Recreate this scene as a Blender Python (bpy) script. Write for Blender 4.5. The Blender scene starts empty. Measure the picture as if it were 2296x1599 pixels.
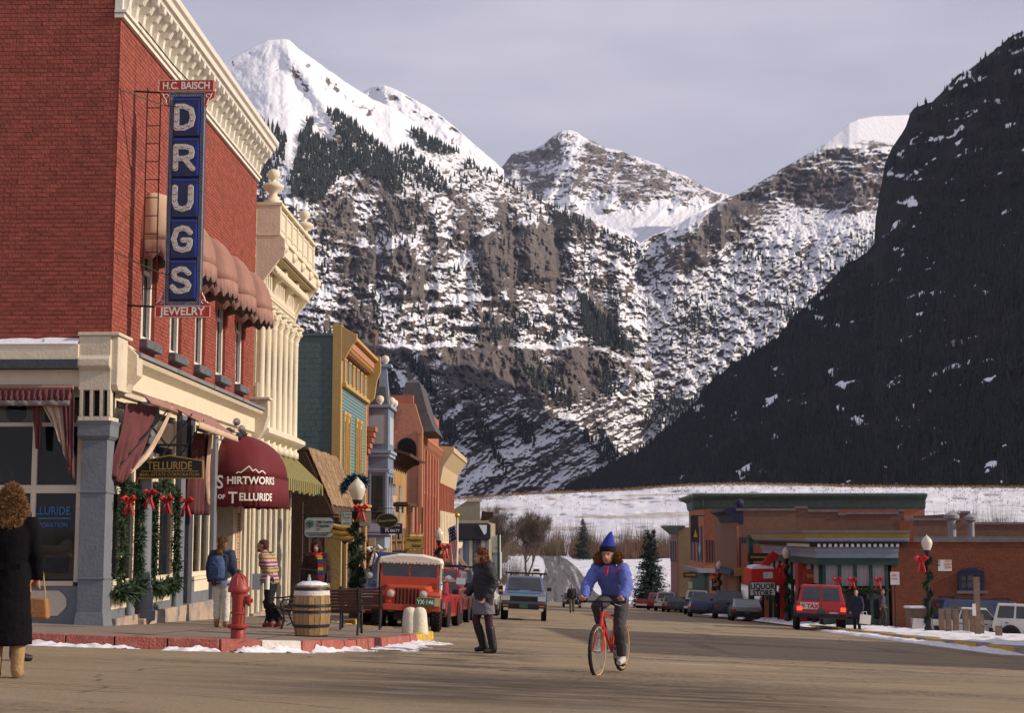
import bpy,bmesh,math,random
import numpy as np
from mathutils import Vector,Matrix
R=random.Random(7)
sc=bpy.context.scene
COL=sc.collection
pi=math.pi
sin,cos,rad=math.sin,math.cos,math.radians
# ------------ camera
F=3480.;CX,CY=1148.,799.5
TH=math.atan(400/F);YW=math.atan(87*cos(TH)/F)
FW=Vector((-sin(YW)*cos(TH),cos(YW)*cos(TH),sin(TH)))
RT=Vector((cos(YW),sin(YW),0));UP=RT.cross(FW)
cam_d=bpy.data.cameras.new('camera');cam=bpy.data.objects.new('camera',cam_d);COL.objects.link(cam)
cam_d.sensor_width=36;cam_d.lens=F/2296*36;cam_d.clip_start=.1;cam_d.clip_end=30000
cam.rotation_euler=(pi/2+TH,0,YW)
sc.camera=cam
# ------------ sky, sun, exposure
SEL,SAZ=rad(25),rad(5.5)
SUN=Vector((cos(SEL)*cos(SAZ),-cos(SEL)*sin(SAZ),sin(SEL)))
w=bpy.data.worlds.new("World");sc.world=w;w.use_nodes=True
nt=w.node_tree;bg=nt.nodes['Background']
sky=nt.nodes.new('ShaderNodeTexSky');sky.sky_type='NISHITA';sky.sun_disc=False
sky.sun_elevation=SEL;sky.sun_rotation=math.atan2(SUN.x,SUN.y);sky.altitude=2600;sky.dust_density=2.0
tc=nt.nodes.new('ShaderNodeTexCoord');mp=nt.nodes.new('ShaderNodeMapping');mp.inputs['Scale'].default_value=(1,1,4.5);mp.inputs['Rotation'].default_value=(0,.45,0)
nz=nt.nodes.new('ShaderNodeTexNoise');nz.inputs['Scale'].default_value=2.6;nz.inputs['Detail'].default_value=7;nz.inputs['Roughness'].default_value=.55
rp=nt.nodes.new('ShaderNodeMapRange');rp.inputs['From Min'].default_value=.3;rp.inputs['From Max'].default_value=.75
rp.inputs['To Min'].default_value=.50;rp.inputs['To Max'].default_value=1
mx=nt.nodes.new('ShaderNodeMixRGB');mx.inputs['Color2'].default_value=(7.3,6.95,8.2,1)
nt.links.new(tc.outputs['Generated'],mp.inputs[0]);nt.links.new(mp.outputs[0],nz.inputs['Vector'])
nt.links.new(nz.outputs['Fac'],rp.inputs[0]);nt.links.new(rp.outputs[0],mx.inputs['Fac'])
nt.links.new(sky.outputs[0],mx.inputs['Color1']);nt.links.new(mx.outputs[0],bg.inputs['Color'])
bg.inputs['Strength'].default_value=.088
sd=bpy.data.lights.new('sun','SUN');sd.energy=4.5;sd.angle=rad(.53);sd.color=(1,.86,.70)
so=bpy.data.objects.new('sun',sd);COL.objects.link(so);so.rotation_euler=SUN.to_track_quat('Z','Y').to_euler()
vs=sc.view_settings;vs.view_transform='Standard';vs.look='None';vs.exposure=0.0;vs.gamma=1;vs.use_curve_mapping=False
sc.render.film_transparent=False
try:sc.cycles.max_bounces=6;sc.cycles.transparent_max_bounces=12
except Exception:pass
# ------------ measuring helpers (photo measurements -> metres)
def ray(px,py):return FW+RT*((px-CX)/F)+UP*((CY-py)/F)
def atX(px,py,X):r=ray(px,py);return r*(X/r.x)
def atY(px,py,Y):r=ray(px,py);return r*(Y/r.y)
def sstep(a,b,x):
 t=min(1,max(0,(x-a)/(b-a)));return t*t*(3-2*t)
def G(X,Y,h=0.):
 y=max(Y,-5)
 if y>170:
  t=min(1,(y-170)/60.);y=170+60*(t-t*t/2)
 xx=max(-40,min(45,X));k=1-sstep(150,260,Y)
 return-(.95+.039*y+.04*xx*k)+h
def atG(px,py,h=0.):
 r=ray(px,py);t=(-.95+h)/(r.z+.039*r.y+.04*r.x);return r*t
# ------------ materials
MATS={}
def mat(name,col,rough=.75,var=.18,scale=6.,bump=.15,metal=0.,island=0.,spec=.3,emit=None,alpha=None,coat=0.,stretch=None,dirt=None,bscale=None):
 if name in MATS:return MATS[name]
 m=bpy.data.materials.new(name);m.use_nodes=True;MATS[name]=m
 n=m.node_tree.nodes;l=m.node_tree.links;b=n['Principled BSDF']
 b.inputs['Roughness'].default_value=rough;b.inputs['Metallic'].default_value=metal
 b.inputs['Specular IOR Level'].default_value=spec
 if coat:b.inputs['Coat Weight'].default_value=coat;b.inputs['Coat Roughness'].default_value=.08
 c=n.new('ShaderNodeTexCoord');t=n.new('ShaderNodeTexNoise');t.inputs['Scale'].default_value=scale;t.inputs['Detail'].default_value=6;t.inputs['Roughness'].default_value=.6
 vec=c.outputs['Object']
 if stretch:
  q=n.new('ShaderNodeMapping');q.inputs['Scale'].default_value=stretch;l.new(vec,q.inputs[0]);vec=q.outputs[0]
 l.new(vec,t.inputs['Vector'])
 hs=n.new('ShaderNodeHueSaturation');hs.inputs['Color'].default_value=(*col,1)
 mr=n.new('ShaderNodeMapRange');mr.inputs['From Min'].default_value=.25;mr.inputs['From Max'].default_value=.75
 mr.inputs['To Min'].default_value=1-var;mr.inputs['To Max'].default_value=1+var
 l.new(t.outputs['Fac'],mr.inputs[0]);val=mr.outputs[0]
 if island:
  g=n.new('ShaderNodeNewGeometry');o=n.new('ShaderNodeObjectInfo');a=n.new('ShaderNodeMath');a.operation='ADD'
  l.new(g.outputs['Random Per Island'],a.inputs[0]);l.new(o.outputs['Random'],a.inputs[1])
  fr=n.new('ShaderNodeMath');fr.operation='FRACT';l.new(a.outputs[0],fr.inputs[0])
  r2=n.new('ShaderNodeMapRange');r2.inputs['To Min'].default_value=1-island;r2.inputs['To Max'].default_value=1+island
  l.new(fr.outputs[0],r2.inputs[0]);mm=n.new('ShaderNodeMath');mm.operation='MULTIPLY';l.new(val,mm.inputs[0]);l.new(r2.outputs[0],mm.inputs[1]);val=mm.outputs[0]
 l.new(val,hs.inputs['Value']);outc=hs.outputs[0]
 if dirt:
  t2=n.new('ShaderNodeTexNoise');t2.inputs['Scale'].default_value=dirt[1];t2.inputs['Detail'].default_value=8;t2.inputs['Roughness'].default_value=.7
  l.new(c.outputs['Object'],t2.inputs['Vector']);r3=n.new('ShaderNodeMapRange');r3.inputs['From Min'].default_value=dirt[2];r3.inputs['From Max'].default_value=dirt[2]+.12
  l.new(t2.outputs['Fac'],r3.inputs[0]);m2=n.new('ShaderNodeMixRGB');m2.inputs['Color2'].default_value=(*dirt[0],1)
  l.new(r3.outputs[0],m2.inputs['Fac']);l.new(outc,m2.inputs['Color1']);outc=m2.outputs[0]
 l.new(outc,b.inputs['Base Color'])
 if bump:
  t3=n.new('ShaderNodeTexNoise');t3.inputs['Scale'].default_value=bscale or scale*6;t3.inputs['Detail'].default_value=4;l.new(vec,t3.inputs['Vector'])
  bp=n.new('ShaderNodeBump');bp.inputs['Strength'].default_value=min(1,bump*2.5);bp.inputs['Distance'].default_value=.02
  l.new(t3.outputs['Fac'],bp.inputs['Height']);l.new(bp.outputs[0],b.inputs['Normal'])
 if emit:b.inputs['Emission Color'].default_value=(*emit[0],1);b.inputs['Emission Strength'].default_value=emit[1]
 if alpha is not None:b.inputs['Alpha'].default_value=alpha
 return m
# ------------ objects
def reg(o,name,parent=None,**kw):
 o.name=name;COL.objects.link(o)
 if parent is not None:o.parent=parent
 for k,v in kw.items():
  if v:o[k]=v
 return o
def wloc(o):
 v=Vector((0,0,0))
 while o is not None:v+=o.location;o=o.parent
 return v
def thing(name,loc,label,cat,group=None,rot=0.,tilt=False):
 o=bpy.data.objects.new(name,None);o.location=loc
 if tilt:
  n=Vector((.04,.039,1)).normalized()
  if loc[1]>180:n=Vector((0,0,1))
  o.rotation_euler=(n.to_track_quat('Z','Y').to_matrix()@Matrix.Rotation(0,3,'Z')).to_euler()
  q=Vector((0,0,1)).rotation_difference(n);o.rotation_euler=(q.to_matrix()@Matrix.Rotation(rot,3,'Z')).to_euler()
 else:o.rotation_euler=(0,0,rot)
 o.empty_display_size=.2
 return reg(o,name,None,label=label,category=cat,group=group)
def dup(root,loc,rot=None,label=None,group=None):
 def cp(o,par):
  c=o.copy();COL.objects.link(c)
  if par is not None:c.parent=par
  for ch in o.children:cp(ch,c)
  return c
 r=cp(root,None);r.location=loc
 if rot is not None:r.rotation_euler=(0,0,rot)if not hasattr(rot,'__len__')else rot
 if label:r['label']=label
 if group:r['group']=group
 return r
class MB:
 """collects geometry; build() links it as one mesh object"""
 def __init__(s):s.v=[];s.f=[]
 def add(s,vs,fs):
  b=len(s.v);s.v+=[tuple(x)for x in vs];s.f+=[tuple(b+i for i in f)for f in fs];return s
 def box(s,x0,x1,y0,y1,z0,z1):
  return s.add([(x0,y0,z0),(x1,y0,z0),(x1,y1,z0),(x0,y1,z0),(x0,y0,z1),(x1,y0,z1),(x1,y1,z1),(x0,y1,z1)],
  [(0,3,2,1),(4,5,6,7),(0,1,5,4),(1,2,6,5),(2,3,7,6),(3,0,4,7)])
 def cbox(s,c,d,rz=0.,m=None):
  M=m or Matrix.Rotation(rz,3,'Z');vs=[]
  for z in(-1,1):
   for x,y in((-1,-1),(1,-1),(1,1),(-1,1)):vs.append(Vector(c)+M@Vector((x*d[0]/2,y*d[1]/2,z*d[2]/2)))
  return s.add(vs,[(0,3,2,1),(4,5,6,7),(0,1,5,4),(1,2,6,5),(2,3,7,6),(3,0,4,7)])
 def prism(s,pts,ax,lo,hi):
  """2-D outline pts extruded along axis ax ('x','y','z'); pts are in the two other axes in xyz order"""
  n=len(pts)
  def P(p,t):return(t,p[0],p[1])if ax=='x' else(p[0],t,p[1])if ax=='y' else(p[0],p[1],t)
  return s.add([P(p,lo)for p in pts]+[P(p,hi)for p in pts],[tuple(range(n))[::-1],tuple(range(n,2*n))]+[(i,(i+1)%n,n+(i+1)%n,n+i)for i in range(n)])
 def loft(s,rings,caps=True):
  n=len(rings[0]);vs=[p for r in rings for p in r];fs=[]
  for k in range(len(rings)-1):
   for i in range(n):fs.append((k*n+i,k*n+(i+1)%n,(k+1)*n+(i+1)%n,(k+1)*n+i))
  if caps:fs+=[tuple(range(n))[::-1],tuple(range((len(rings)-1)*n,len(rings)*n))]
  return s.add(vs,fs)
 def path(s,pts,r,n=8,caps=True,flat=1.):
  pts=[Vector(p)for p in pts];rings=[];m=len(pts)
  rr=r if hasattr(r,'__len__')else[r]*m
  d0=(pts[1]-pts[0]).normalized();u=d0.cross(Vector((0,0,1)))
  if u.length<.05:u=d0.cross(Vector((0,1,0)))
  u.normalize()
  for i,p in enumerate(pts):
   d=((pts[min(i+1,m-1)]-p).normalized()+(p-pts[max(i-1,0)]).normalized())
   if d.length<1e-6:d=d0
   d.normalize();u=(u-d*u.dot(d));u.normalize();v=d.cross(u)
   rings.append([p+(u*cos(2*pi*k/n)+v*sin(2*pi*k/n)*flat)*rr[i]for k in range(n)])
  return s.loft(rings,caps)
 def tube(s,a,b,r,n=8,r2=None):return s.path([a,b],[r,r if r2 is None else r2],n)
 def lathe(s,prof,c=(0,0,0),n=16,ax='z',caps=True):
  c=Vector(c);rings=[]
  for r,h in prof:
   q=[]
   for k in range(n):
    a,b=r*cos(2*pi*k/n),r*sin(2*pi*k/n)
    q.append(c+Vector((a,b,h)if ax=='z' else(h,a,b)if ax=='x' else(b,h,a)))
   rings.append(q)
  return s.loft(rings,caps)
 def ball(s,c,r,n=10,m=6):
  rr=r if hasattr(r,'__len__')else(r,r,r);rings=[]
  for j in range(m+1):
   a=-pi/2+pi*j/m;q=max(cos(a),.03)
   rings.append([(c[0]+rr[0]*q*cos(2*pi*k/n),c[1]+rr[1]*q*sin(2*pi*k/n),c[2]+rr[2]*sin(a))for k in range(n)])
  return s.loft(rings)
 def quad(s,a,b,c,d):return s.add([a,b,c,d],[(0,1,2,3)])
 def slab(s,a,b,c,d,t):
  a,b,c,d=map(Vector,(a,b,c,d));n=(b-a).cross(d-a).normalized()*t
  return s.add([a,b,c,d,a-n,b-n,c-n,d-n],[(0,1,2,3),(7,6,5,4),(0,4,5,1),(1,5,6,2),(2,6,7,3),(3,7,4,0)])
 def build(s,name,m,parent=None,world=False,smooth=False,bev=0.,**kw):
  v=s.v
  if world and parent is not None:
   o=wloc(parent);v=[(a-o.x,b-o.y,c-o.z)for a,b,c in v]
  me=bpy.data.meshes.new(name);me.from_pydata(v,[],s.f);me.materials.append(m)
  if smooth:
   me.polygons.foreach_set('use_smooth',[True]*len(me.polygons))
   try:me.set_sharp_from_angle(angle=rad(50))
   except Exception:pass
  o=bpy.data.objects.new(name,me);reg(o,name,parent,**kw)
  if bev:
   b=o.modifiers.new('bevel','BEVEL');b.width=bev;b.segments=2;b.limit_method='ANGLE';b.angle_limit=rad(40)
  return o
def solo(mb,name,m,loc,label,cat,group=None,**kw):
 """a top-level thing that is one mesh; geometry given in world coordinates"""
 loc=Vector(loc);mb.v=[(a-loc.x,b-loc.y,c-loc.z)for a,b,c in mb.v]
 o=mb.build(name,m,None,label=label,category=cat,group=group,**kw);o.location=loc;return o
def place(shared,name,parent,loc,rot=(0,0,0)):
 o=bpy.data.objects.new(name,shared);o.location=loc;o.rotation_euler=rot;return reg(o,name,parent)
def meshof(mb,name,m,smooth=False):
 me=bpy.data.meshes.new(name);me.from_pydata(mb.v,[],mb.f);me.materials.append(m)
 if smooth:me.polygons.foreach_set('use_smooth',[True]*len(me.polygons))
 return me
def text(body,size,M,m,parent,depth=.004,fat=0.,align='CENTER',name='lettering',spacing=1.,xs=1.,**kw):
 """lettering as real raised geometry; M maps the text plane (x right, y up) into the parent's space"""
 c=bpy.data.curves.new('txt','FONT');c.body=body;c.size=size;c.extrude=depth;c.offset=fat;c.align_x=align;c.space_character=spacing;c.resolution_u=3
 t=bpy.data.objects.new('txt',c);COL.objects.link(t)
 dg=bpy.context.evaluated_depsgraph_get();me=bpy.data.meshes.new_from_object(t.evaluated_get(dg))
 bpy.data.objects.remove(t);me.transform(Matrix.Diagonal((xs,1,1,1)));me.transform(M);me.materials.clear();me.materials.append(m)
 return reg(bpy.data.objects.new(name,me),name,parent,**kw)
def facing(o,right,up=(0,0,1)):
 """matrix: text x axis = right, y axis = up"""
 r=Vector(right).normalized();u=Vector(up);u=(u-r*u.dot(r)).normalized();n=r.cross(u)
 M=Matrix.Identity(4)
 for i in range(3):M[i][0],M[i][1],M[i][2],M[i][3]=r[i],u[i],n[i],o[i]
 return M
def struct(mb,name,m,smooth=False,**kw):return mb.build(name,m,None,smooth=smooth,kind='structure',**kw)
# ------------ numpy noise
def _h(ix,iy,s):
 n=(ix.astype(np.int64)*374761393+iy.astype(np.int64)*668265263+s*1274126177)&0x7fffffff
 n=((n^(n>>13))*1274126177)&0x7fffffff
 return((n^(n>>16))&0xffff)/65535.
def vn(x,y,s=0):
 x=np.asarray(x,float);y=np.asarray(y,float);x,y=np.broadcast_arrays(x,y)
 ix=np.floor(x);iy=np.floor(y);fx=x-ix;fy=y-iy;fx=fx*fx*(3-2*fx);fy=fy*fy*(3-2*fy)
 a=_h(ix,iy,s);b=_h(ix+1,iy,s);c=_h(ix,iy+1,s);d=_h(ix+1,iy+1,s)
 return(a+(b-a)*fx)*(1-fy)+(c+(d-c)*fx)*fy
def fbm(x,y,s=0,o=5,g=.5):
 t=0;a=1.;n=0
 for i in range(o):t=t+a*vn(x*2**i,y*2**i,s+i*17);n+=a;a*=g
 return t/n*2-1
def ridged(x,y,s=0,o=5,g=.55):
 t=0;a=1.;n=0
 for i in range(o):t=t+a*(1-abs(2*vn(x*2**i,y*2**i,s+i*31)-1));n+=a;a*=g
 return t/n
def npray(px,py):
 a=(px-CX)/F;b=(CY-py)/F
 return np.stack([FW[i]+a*RT[i]+b*UP[i]for i in range(3)],-1)
def npmesh(name,V,Fc,m,smooth=True,attrs=None,parent=None,**kw):
 me=bpy.data.meshes.new(name);nv=len(V);Fc=np.asarray(Fc,np.int32);nf,k=Fc.shape
 me.vertices.add(nv);me.vertices.foreach_set('co',np.ascontiguousarray(V,np.float32).ravel())
 me.loops.add(nf*k);me.loops.foreach_set('vertex_index',Fc.ravel())
 me.polygons.add(nf);me.polygons.foreach_set('loop_start',np.arange(nf,dtype=np.int32)*k);me.polygons.foreach_set('loop_total',np.full(nf,k,np.int32))
 if smooth:me.polygons.foreach_set('use_smooth',np.ones(nf,bool))
 for an,av in(attrs or{}).items():
  a=me.attributes.new(an,'FLOAT','POINT');a.data.foreach_set('value',np.ascontiguousarray(av,np.float32).ravel())
 me.update();me.materials.append(m)
 return reg(bpy.data.objects.new(name,me),name,parent,**kw)
def gridfaces(nr,nc):
 i=np.arange(nr-1)[:,None]*nc+np.arange(nc-1)[None,:]
 return np.stack([i,i+1,i+nc+1,i+nc],-1).reshape(-1,4)
def inpoly(px,py,poly):
 r=np.zeros(np.shape(px),bool);n=len(poly);j=n-1
 for i in range(n):
  xi,yi=poly[i];xj,yj=poly[j]
  c=((yi>py)!=(yj>py))&(px<(xj-xi)*(py-yi)/(yj-yi+1e-9)+xi);r^=c;j=i
 return r
# ================== MOUNTAINS
def mountain_mat(name,rock,rock2,snow=(.80,.80,.84),lo=.50,hi=.72,dark=None,nscale=.02,bias=0.):
 m=bpy.data.materials.new(name);m.use_nodes=True;n=m.node_tree.nodes;l=m.node_tree.links;b=n['Principled BSDF']
 b.inputs['Roughness'].default_value=.9;b.inputs['Specular IOR Level'].default_value=.1
 g=n.new('ShaderNodeNewGeometry');sx=n.new('ShaderNodeSeparateXYZ');l.new(g.outputs['Normal'],sx.inputs[0])
 tc=n.new('ShaderNodeTexCoord')
 def noise(sc,det,st=(1,1,1),rough=.6):
  q=n.new('ShaderNodeMapping');q.inputs['Scale'].default_value=st;l.new(tc.outputs['Object'],q.inputs[0])
  t=n.new('ShaderNodeTexNoise');t.inputs['Scale'].default_value=sc;t.inputs['Detail'].default_value=det;t.inputs['Roughness'].default_value=rough
  l.new(q.outputs[0],t.inputs['Vector']);return t.outputs['Fac']
 def math_(op,a,c):
  q=n.new('ShaderNodeMath');q.operation=op
  for i,v in enumerate((a,c)):
   if isinstance(v,(int,float)):q.inputs[i].default_value=v
   else:l.new(v,q.inputs[i])
  return q.outputs[0]
 at=n.new('ShaderNodeAttribute');at.attribute_name='rock'
 at2=n.new('ShaderNodeAttribute');at2.attribute_name='brush'
 fine=math_('ADD',math_('MULTIPLY',math_('SUBTRACT',noise(nscale*2.2,9,(1,1,.8),.72),.5),0.85),math_('MULTIPLY',math_('SUBTRACT',noise(nscale*.33,6,(1,1,.7),.6),.5),1.2))
 strat=math_('MULTIPLY',math_('SUBTRACT',noise(nscale*.9,7,(.35,.35,3.0),.65),.5),.9)
 s=math_('ADD',sx.outputs['Z'],math_('ADD',fine,strat));s=math_('SUBTRACT',s,at.outputs['Fac'])
 mr=n.new('ShaderNodeMapRange');mr.inputs['From Min'].default_value=lo;mr.inputs['From Max'].default_value=hi;l.new(s,mr.inputs[0])
 rc=n.new('ShaderNodeMixRGB');rc.inputs['Color1'].default_value=(*rock,1);rc.inputs['Color2'].default_value=(*rock2,1)
 st=n.new('ShaderNodeMapRange');st.inputs['From Min'].default_value=.35;st.inputs['From Max'].default_value=.65
 l.new(noise(nscale*.5,8,(1.6,1.6,.35),.7),st.inputs[0]);l.new(st.outputs[0],rc.inputs['Fac'])
# brush = leafless scrub and small trees darkening the slope
 bm=n.new('ShaderNodeMixRGB');l.new(rc.outputs[0],bm.inputs['Color1']);bm.inputs['Color2'].default_value=(*(dark or(.085,.07,.065)),1);l.new(at2.outputs['Fac'],bm.inputs['Fac'])
 mxs=n.new('ShaderNodeMixRGB');l.new(mr.outputs[0],mxs.inputs['Fac']);l.new(bm.outputs[0],mxs.inputs['Color1']);mxs.inputs['Color2'].default_value=(*snow,1)
 l.new(mxs.outputs[0],b.inputs['Base Color'])
 bp=n.new('ShaderNodeBump');bs=n.new('ShaderNodeMapRange');bs.inputs['To Min'].default_value=1;bs.inputs['To Max'].default_value=.3;l.new(mr.outputs[0],bs.inputs[0]);l.new(bs.outputs[0],bp.inputs['Strength']);bp.inputs['Distance'].default_value=9;l.new(math_('ADD',noise(nscale*2.2,9,(1,1,.8),.72),math_('MULTIPLY',noise(nscale*1.6,7,(1.6,1.6,.18),.65),2.2)),bp.inputs['Height']);l.new(bp.outputs[0],b.inputs['Normal'])
 return m
LAY={}
def layer(name,m,sil,base,step,nr,Yr,Yb,relief,attrs,gam=1.,jag=3.,back=True,seed=1):
 """terrain sheet at its own distance: ridge line, foot line, relief between them, and a back slope"""
 sx=[p[0]for p in sil];sy=[p[1]for p in sil]
 px=np.arange(sx[0],sx[-1]+step,step,dtype=float)
 ry=np.interp(px,sx,sy)+jag*fbm(px/34.,px*0,seed,5,.6)*2*(1-.93*(seed==22)*bell(px,1990,130))*(1-.6*(seed==3)*(px<640))
 by=np.interp(px,[p[0]for p in base],[p[1]for p in base])
 s=np.linspace(0,1,nr)[:,None]
 PX=np.broadcast_to(px[None,:],(nr,len(px)));PY=by[None,:]+(ry-by)[None,:]*s
 yr=np.interp(px,*zip(*Yr))[None,:];yb=np.interp(px,*zip(*Yb))[None,:]
 Y=yb+(yr-yb)*s**gam
 Y=Y+relief(PX,PY,s)
 r=npray(PX,PY);P=r*(Y/r[...,1])[...,None]
 at=attrs(PX,PY,s)
 LAY[len(LAY)]=(PX,PY,P)
 if back:
  bk=[];top=P[-1]
  for k,(dy,dz)in enumerate(((60,-25),(200,-110),(600,-420),(1500,-1300))):
   q=top.copy();q[:,1]+=dy;q[:,2]=np.maximum(q[:,2]+dz,-40);q[:,0]*=q[:,1]/top[:,1];bk.append(q)
  P=np.concatenate([P,np.array(bk)],0);at={k:np.concatenate([v,np.repeat(v[-1:],4,0)],0)for k,v in at.items()}
 nr2=P.shape[0]
 return npmesh(name,P.reshape(-1,3),gridfaces(nr2,len(px)),m,attrs=at,kind='structure')
def bell(x,c,w):return np.exp(-((x-c)/w)**2)
def ss(a,b,x):t=np.clip((x-a)/(b-a),0,1);return t*t*(3-2*t)
def stairs(h,P):
 k=h/P;f=k-np.floor(k);return(np.floor(k)+ss(.55,1.,f))*P
M_peak=mountain_mat('peak_rock_and_snow',(.095,.082,.085),(.235,.195,.175))
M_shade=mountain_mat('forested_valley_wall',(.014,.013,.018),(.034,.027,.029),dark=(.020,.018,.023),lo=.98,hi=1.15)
# --- the big pyramid peak on the left with its cliffs
silA=[(150,330),(380,205),(478,152),(530,124),(575,100),(600,90),(635,86),(652,92),(700,130),(760,172),(838,222),(880,240),(930,272),(985,306),(1040,338),(1100,375),(1150,410),(1200,440),(1250,462),(1330,492),(1400,522),(1440,548),(1475,600),(1505,680),(1540,770),(1575,860),(1600,940)]
def relA(x,y,s):
 wx=x+25*fbm(x/90,y/90,5,3);wy=y+25*fbm(x/80,y/80,9,3)
 mid=ss(330,480,y-.12*(x-700))*(1-ss(860,930,y))
 Z=(1200-y)+22*fbm(x/120,y/200,3,3)
 r=mid*1.0*(260*(ridged(wx/95,wy/260,2,6,.58)-.55))*-1
 Zs=Z+34*fbm(x/110,y/110,44,4)+.10*(x-900)
 r=r+mid*(.3+1.5*np.clip(fbm(x/120,y/90,45,3)+.35,0,1))*((stairs(Zs,31)-Zs)+.6*(stairs(Zs+9,13)-Zs))
 r=r+mid*55*fbm(x/22,y/26,46,5,.62)-mid*110*(ridged(x/48+fbm(x/60,y/60,47,3)*.5,y/160,48,5,.6)-.5)
 for cx,cy,wx_,wy_,a in((905,600,46,75,260),(1120,600,55,90,280),(1205,560,50,75,250),(820,600,26,70,170),(1010,640,40,60,160),(1290,500,60,40,140),(1060,700,60,40,140)):
  q=np.clip(1-abs((x-cx)/wx_)**3,0,1)*(1-ss(cy+wy_*.8,cy+wy_,y))*ss(cy-wy_,cy-wy_*.6,y)
  r=r-a*.55*q*(.6+.4*ridged(x/16,y/90,12,3))
# lower cliff band
 top=772+12*fbm(x/50,0*x,21,4)+.03*(x-1000)+20*ss(1300,1450,x);bot=872-50*ss(1330,1480,x)-45*(1-ss(860,980,x))+14*fbm(x/40,0*x,23,3)
 r=r-120*(1-ss(bot-2,bot+120,y))*ss(top-5,top+8,y)*(.6+.4*ridged(x/22,y/120,25,4))
# summit cone: gullies fanning down from the top
 up=1-ss(300,430,y)
 dxn=(x-632)/(y-40)
 r=r+up*(12*(ridged(dxn*5+.3*fbm(x/40,y/40,8,3),y/200,7,5)-.5)+34*fbm(x/70,y/60,11,4))-100*bell(x-640-.62*(y-90),0,26)*ss(80,180,y)*up
 low=ss(870,930,y)
 r=r+low*170*(fbm((x+y)/70,y/70,31,6,.6))+(6+30*(1-up))*fbm(x/14,y/14,33,4,.6)
 r=r+(2+8*(1-up))*fbm(x/4,y/4,37,2)
 return r*ss(0,.02,1-s)
def mid_(x,y):return ss(330,480,y-.12*(x-700))*(1-ss(860,930,y))
def attA(x,y,s):
 sm=1-ss(250,330,y+20*fbm(x/60,y/60,51,4)-.12*(x-700))
 rk=-.50*sm+.10*ss(380,480,y)
 rk=rk+.85*ss(.0,12.,y-(np.interp(x,*zip(*silA))))*bell(x-690-1.0*(y-110),0,34)*(y<260)*(.6+.8*fbm(x/12,y/12,52,4))*.9
 rk=rk+sm*(.75*np.clip(fbm(x/46-y/60,(x+y)/60,56,6,.68),-.1,1)+.35*bell(y,150,60)*ss(.1,.5,fbm(x/9,y/22,57,5,.7)))
 rk=rk+.35*bell(y,150,40)*bell(x,590,70)*(fbm(x/10,y/8,53,3)*.5+.5)
 rk=rk+0.22*ss(860,900,y)-.10-.22*ss(1300,1430,x)*ss(560,620,y)
 for cx,cy,wx_,wy_ in((905,600,36,65),(1120,600,46,80),(1205,560,42,65),(820,600,20,60),(1290,500,50,32)):
  rk=rk+.55*(1-ss(.6,1.15,((abs(x-cx+14*fbm(x/30,y/20,61,4))/wx_)**3+(abs(y-cy+30*fbm(x/14,y/60,62,4))/wy_)**3)))*(.5+.9*ridged(x/18,y/70,63,4))
 bot=872-50*ss(1330,1480,x)-45*(1-ss(860,980,x))
 rk=rk+.45*ss(775,785,y+8*fbm(x/20,y/20,58,3))*(1-ss(bot-8,bot+4,y))
 rk=rk+.5*(1-ss(760,960,x))*ss(740,770,y)*(1-ss(840,870,y))
 rk=rk+mid_(x,y)*(1.0*np.clip(fbm(x/52+.2*fbm(x/30,y/30,59,3),y/95,54,5,.55),-.55,.8)+.5*(ridged(x/26,y/190,60,4)-.55))+.35*np.clip(fbm(x/38,y/75,54,5,.6),-.6,1)*ss(860,900,y)
 rk=rk-.5*bell(x-1440+.5*(y-880),0,60)*bell(y,890,45)
 br=ss(880,960,y)*(.45+.4*fbm(x/30,y/30,55,4))
 rk=rk-.16*ss(880,960,y)
 return{'rock':rk,'brush':np.clip(br,0,.9)}
layer('mountain',M_peak,silA,[(150,1120),(1600,1120)],2.0,520,[(150,5200),(640,5400),(1100,5700),(1450,6100),(1600,6300)],
[(150,2200),(900,2900),(1200,3900),(1400,4800),(1600,5400)],relA,attA,seed=3,jag=2.)
# --- shoulder behind the big peak
def relS(x,y,s):return 60*fbm(x/30,y/30,71,5,.6)*ss(0,.05,1-s)
layer('mountain',M_peak,[(760,240),(815,205),(838,193),(862,190),(900,206),(960,240),(1000,268),(1060,320),(1130,380)],[(760,400),(1130,460)],2.5,90,[(760,7000),(1130,6800)],[(760,6200),(1130,6200)],
relS,lambda x,y,s:{'rock':-.55+.5*fbm(x/14,y/10,72,4)+.5*(fbm(x/30,y/20,73,3)>.25),'brush':x*0},seed=8,jag=1.5)
# --- the middle peak above the snow bowl
silB=[(1060,420),(1120,380),(1148,346),(1165,338),(1200,335),(1222,322),(1240,306),(1258,296),(1275,291),(1295,297),(1320,312),(1345,322),(1400,342),(1470,366),(1540,396),(1600,426),(1645,444),(1700,480),(1760,520)]
def relB(x,y,s):
 k=1-ss(455,480,y+18*fbm(x/25,0*x,81,3))
 Z=1200-y+10*fbm(x/60,y/60,82,3)
 r=k*(-330*(ridged(x/75+y/190,y/120,83,6,.58)-.5)+1.3*(stairs(Z+.2*(x-1300),27)-Z-.2*(x-1300))+60*fbm(x/16,y/16,89,5,.62))-(1-k)*90*(ridged((x-1280)/60+(y-420)/60,y/400,84,4)-.5)
 return r*ss(0,.03,1-s)+12*fbm(x/5,y/5,85,3)
layer('mountain',M_peak,silB,[(1060,545),(1760,560)],2.0,170,[(1060,8600),(1760,8200)],[(1060,6700),(1400,6600),(1760,6600)],relB,
lambda x,y,s:{'rock':.22-.65*ss(440,470,y+22*fbm(x/25,y/40,86,4))+.3*fbm(x/30,y/25,87,5,.6)-.5*bell(x-1290+.5*(y-300),20,16),'brush':x*0},seed=12,jag=3)
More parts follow.
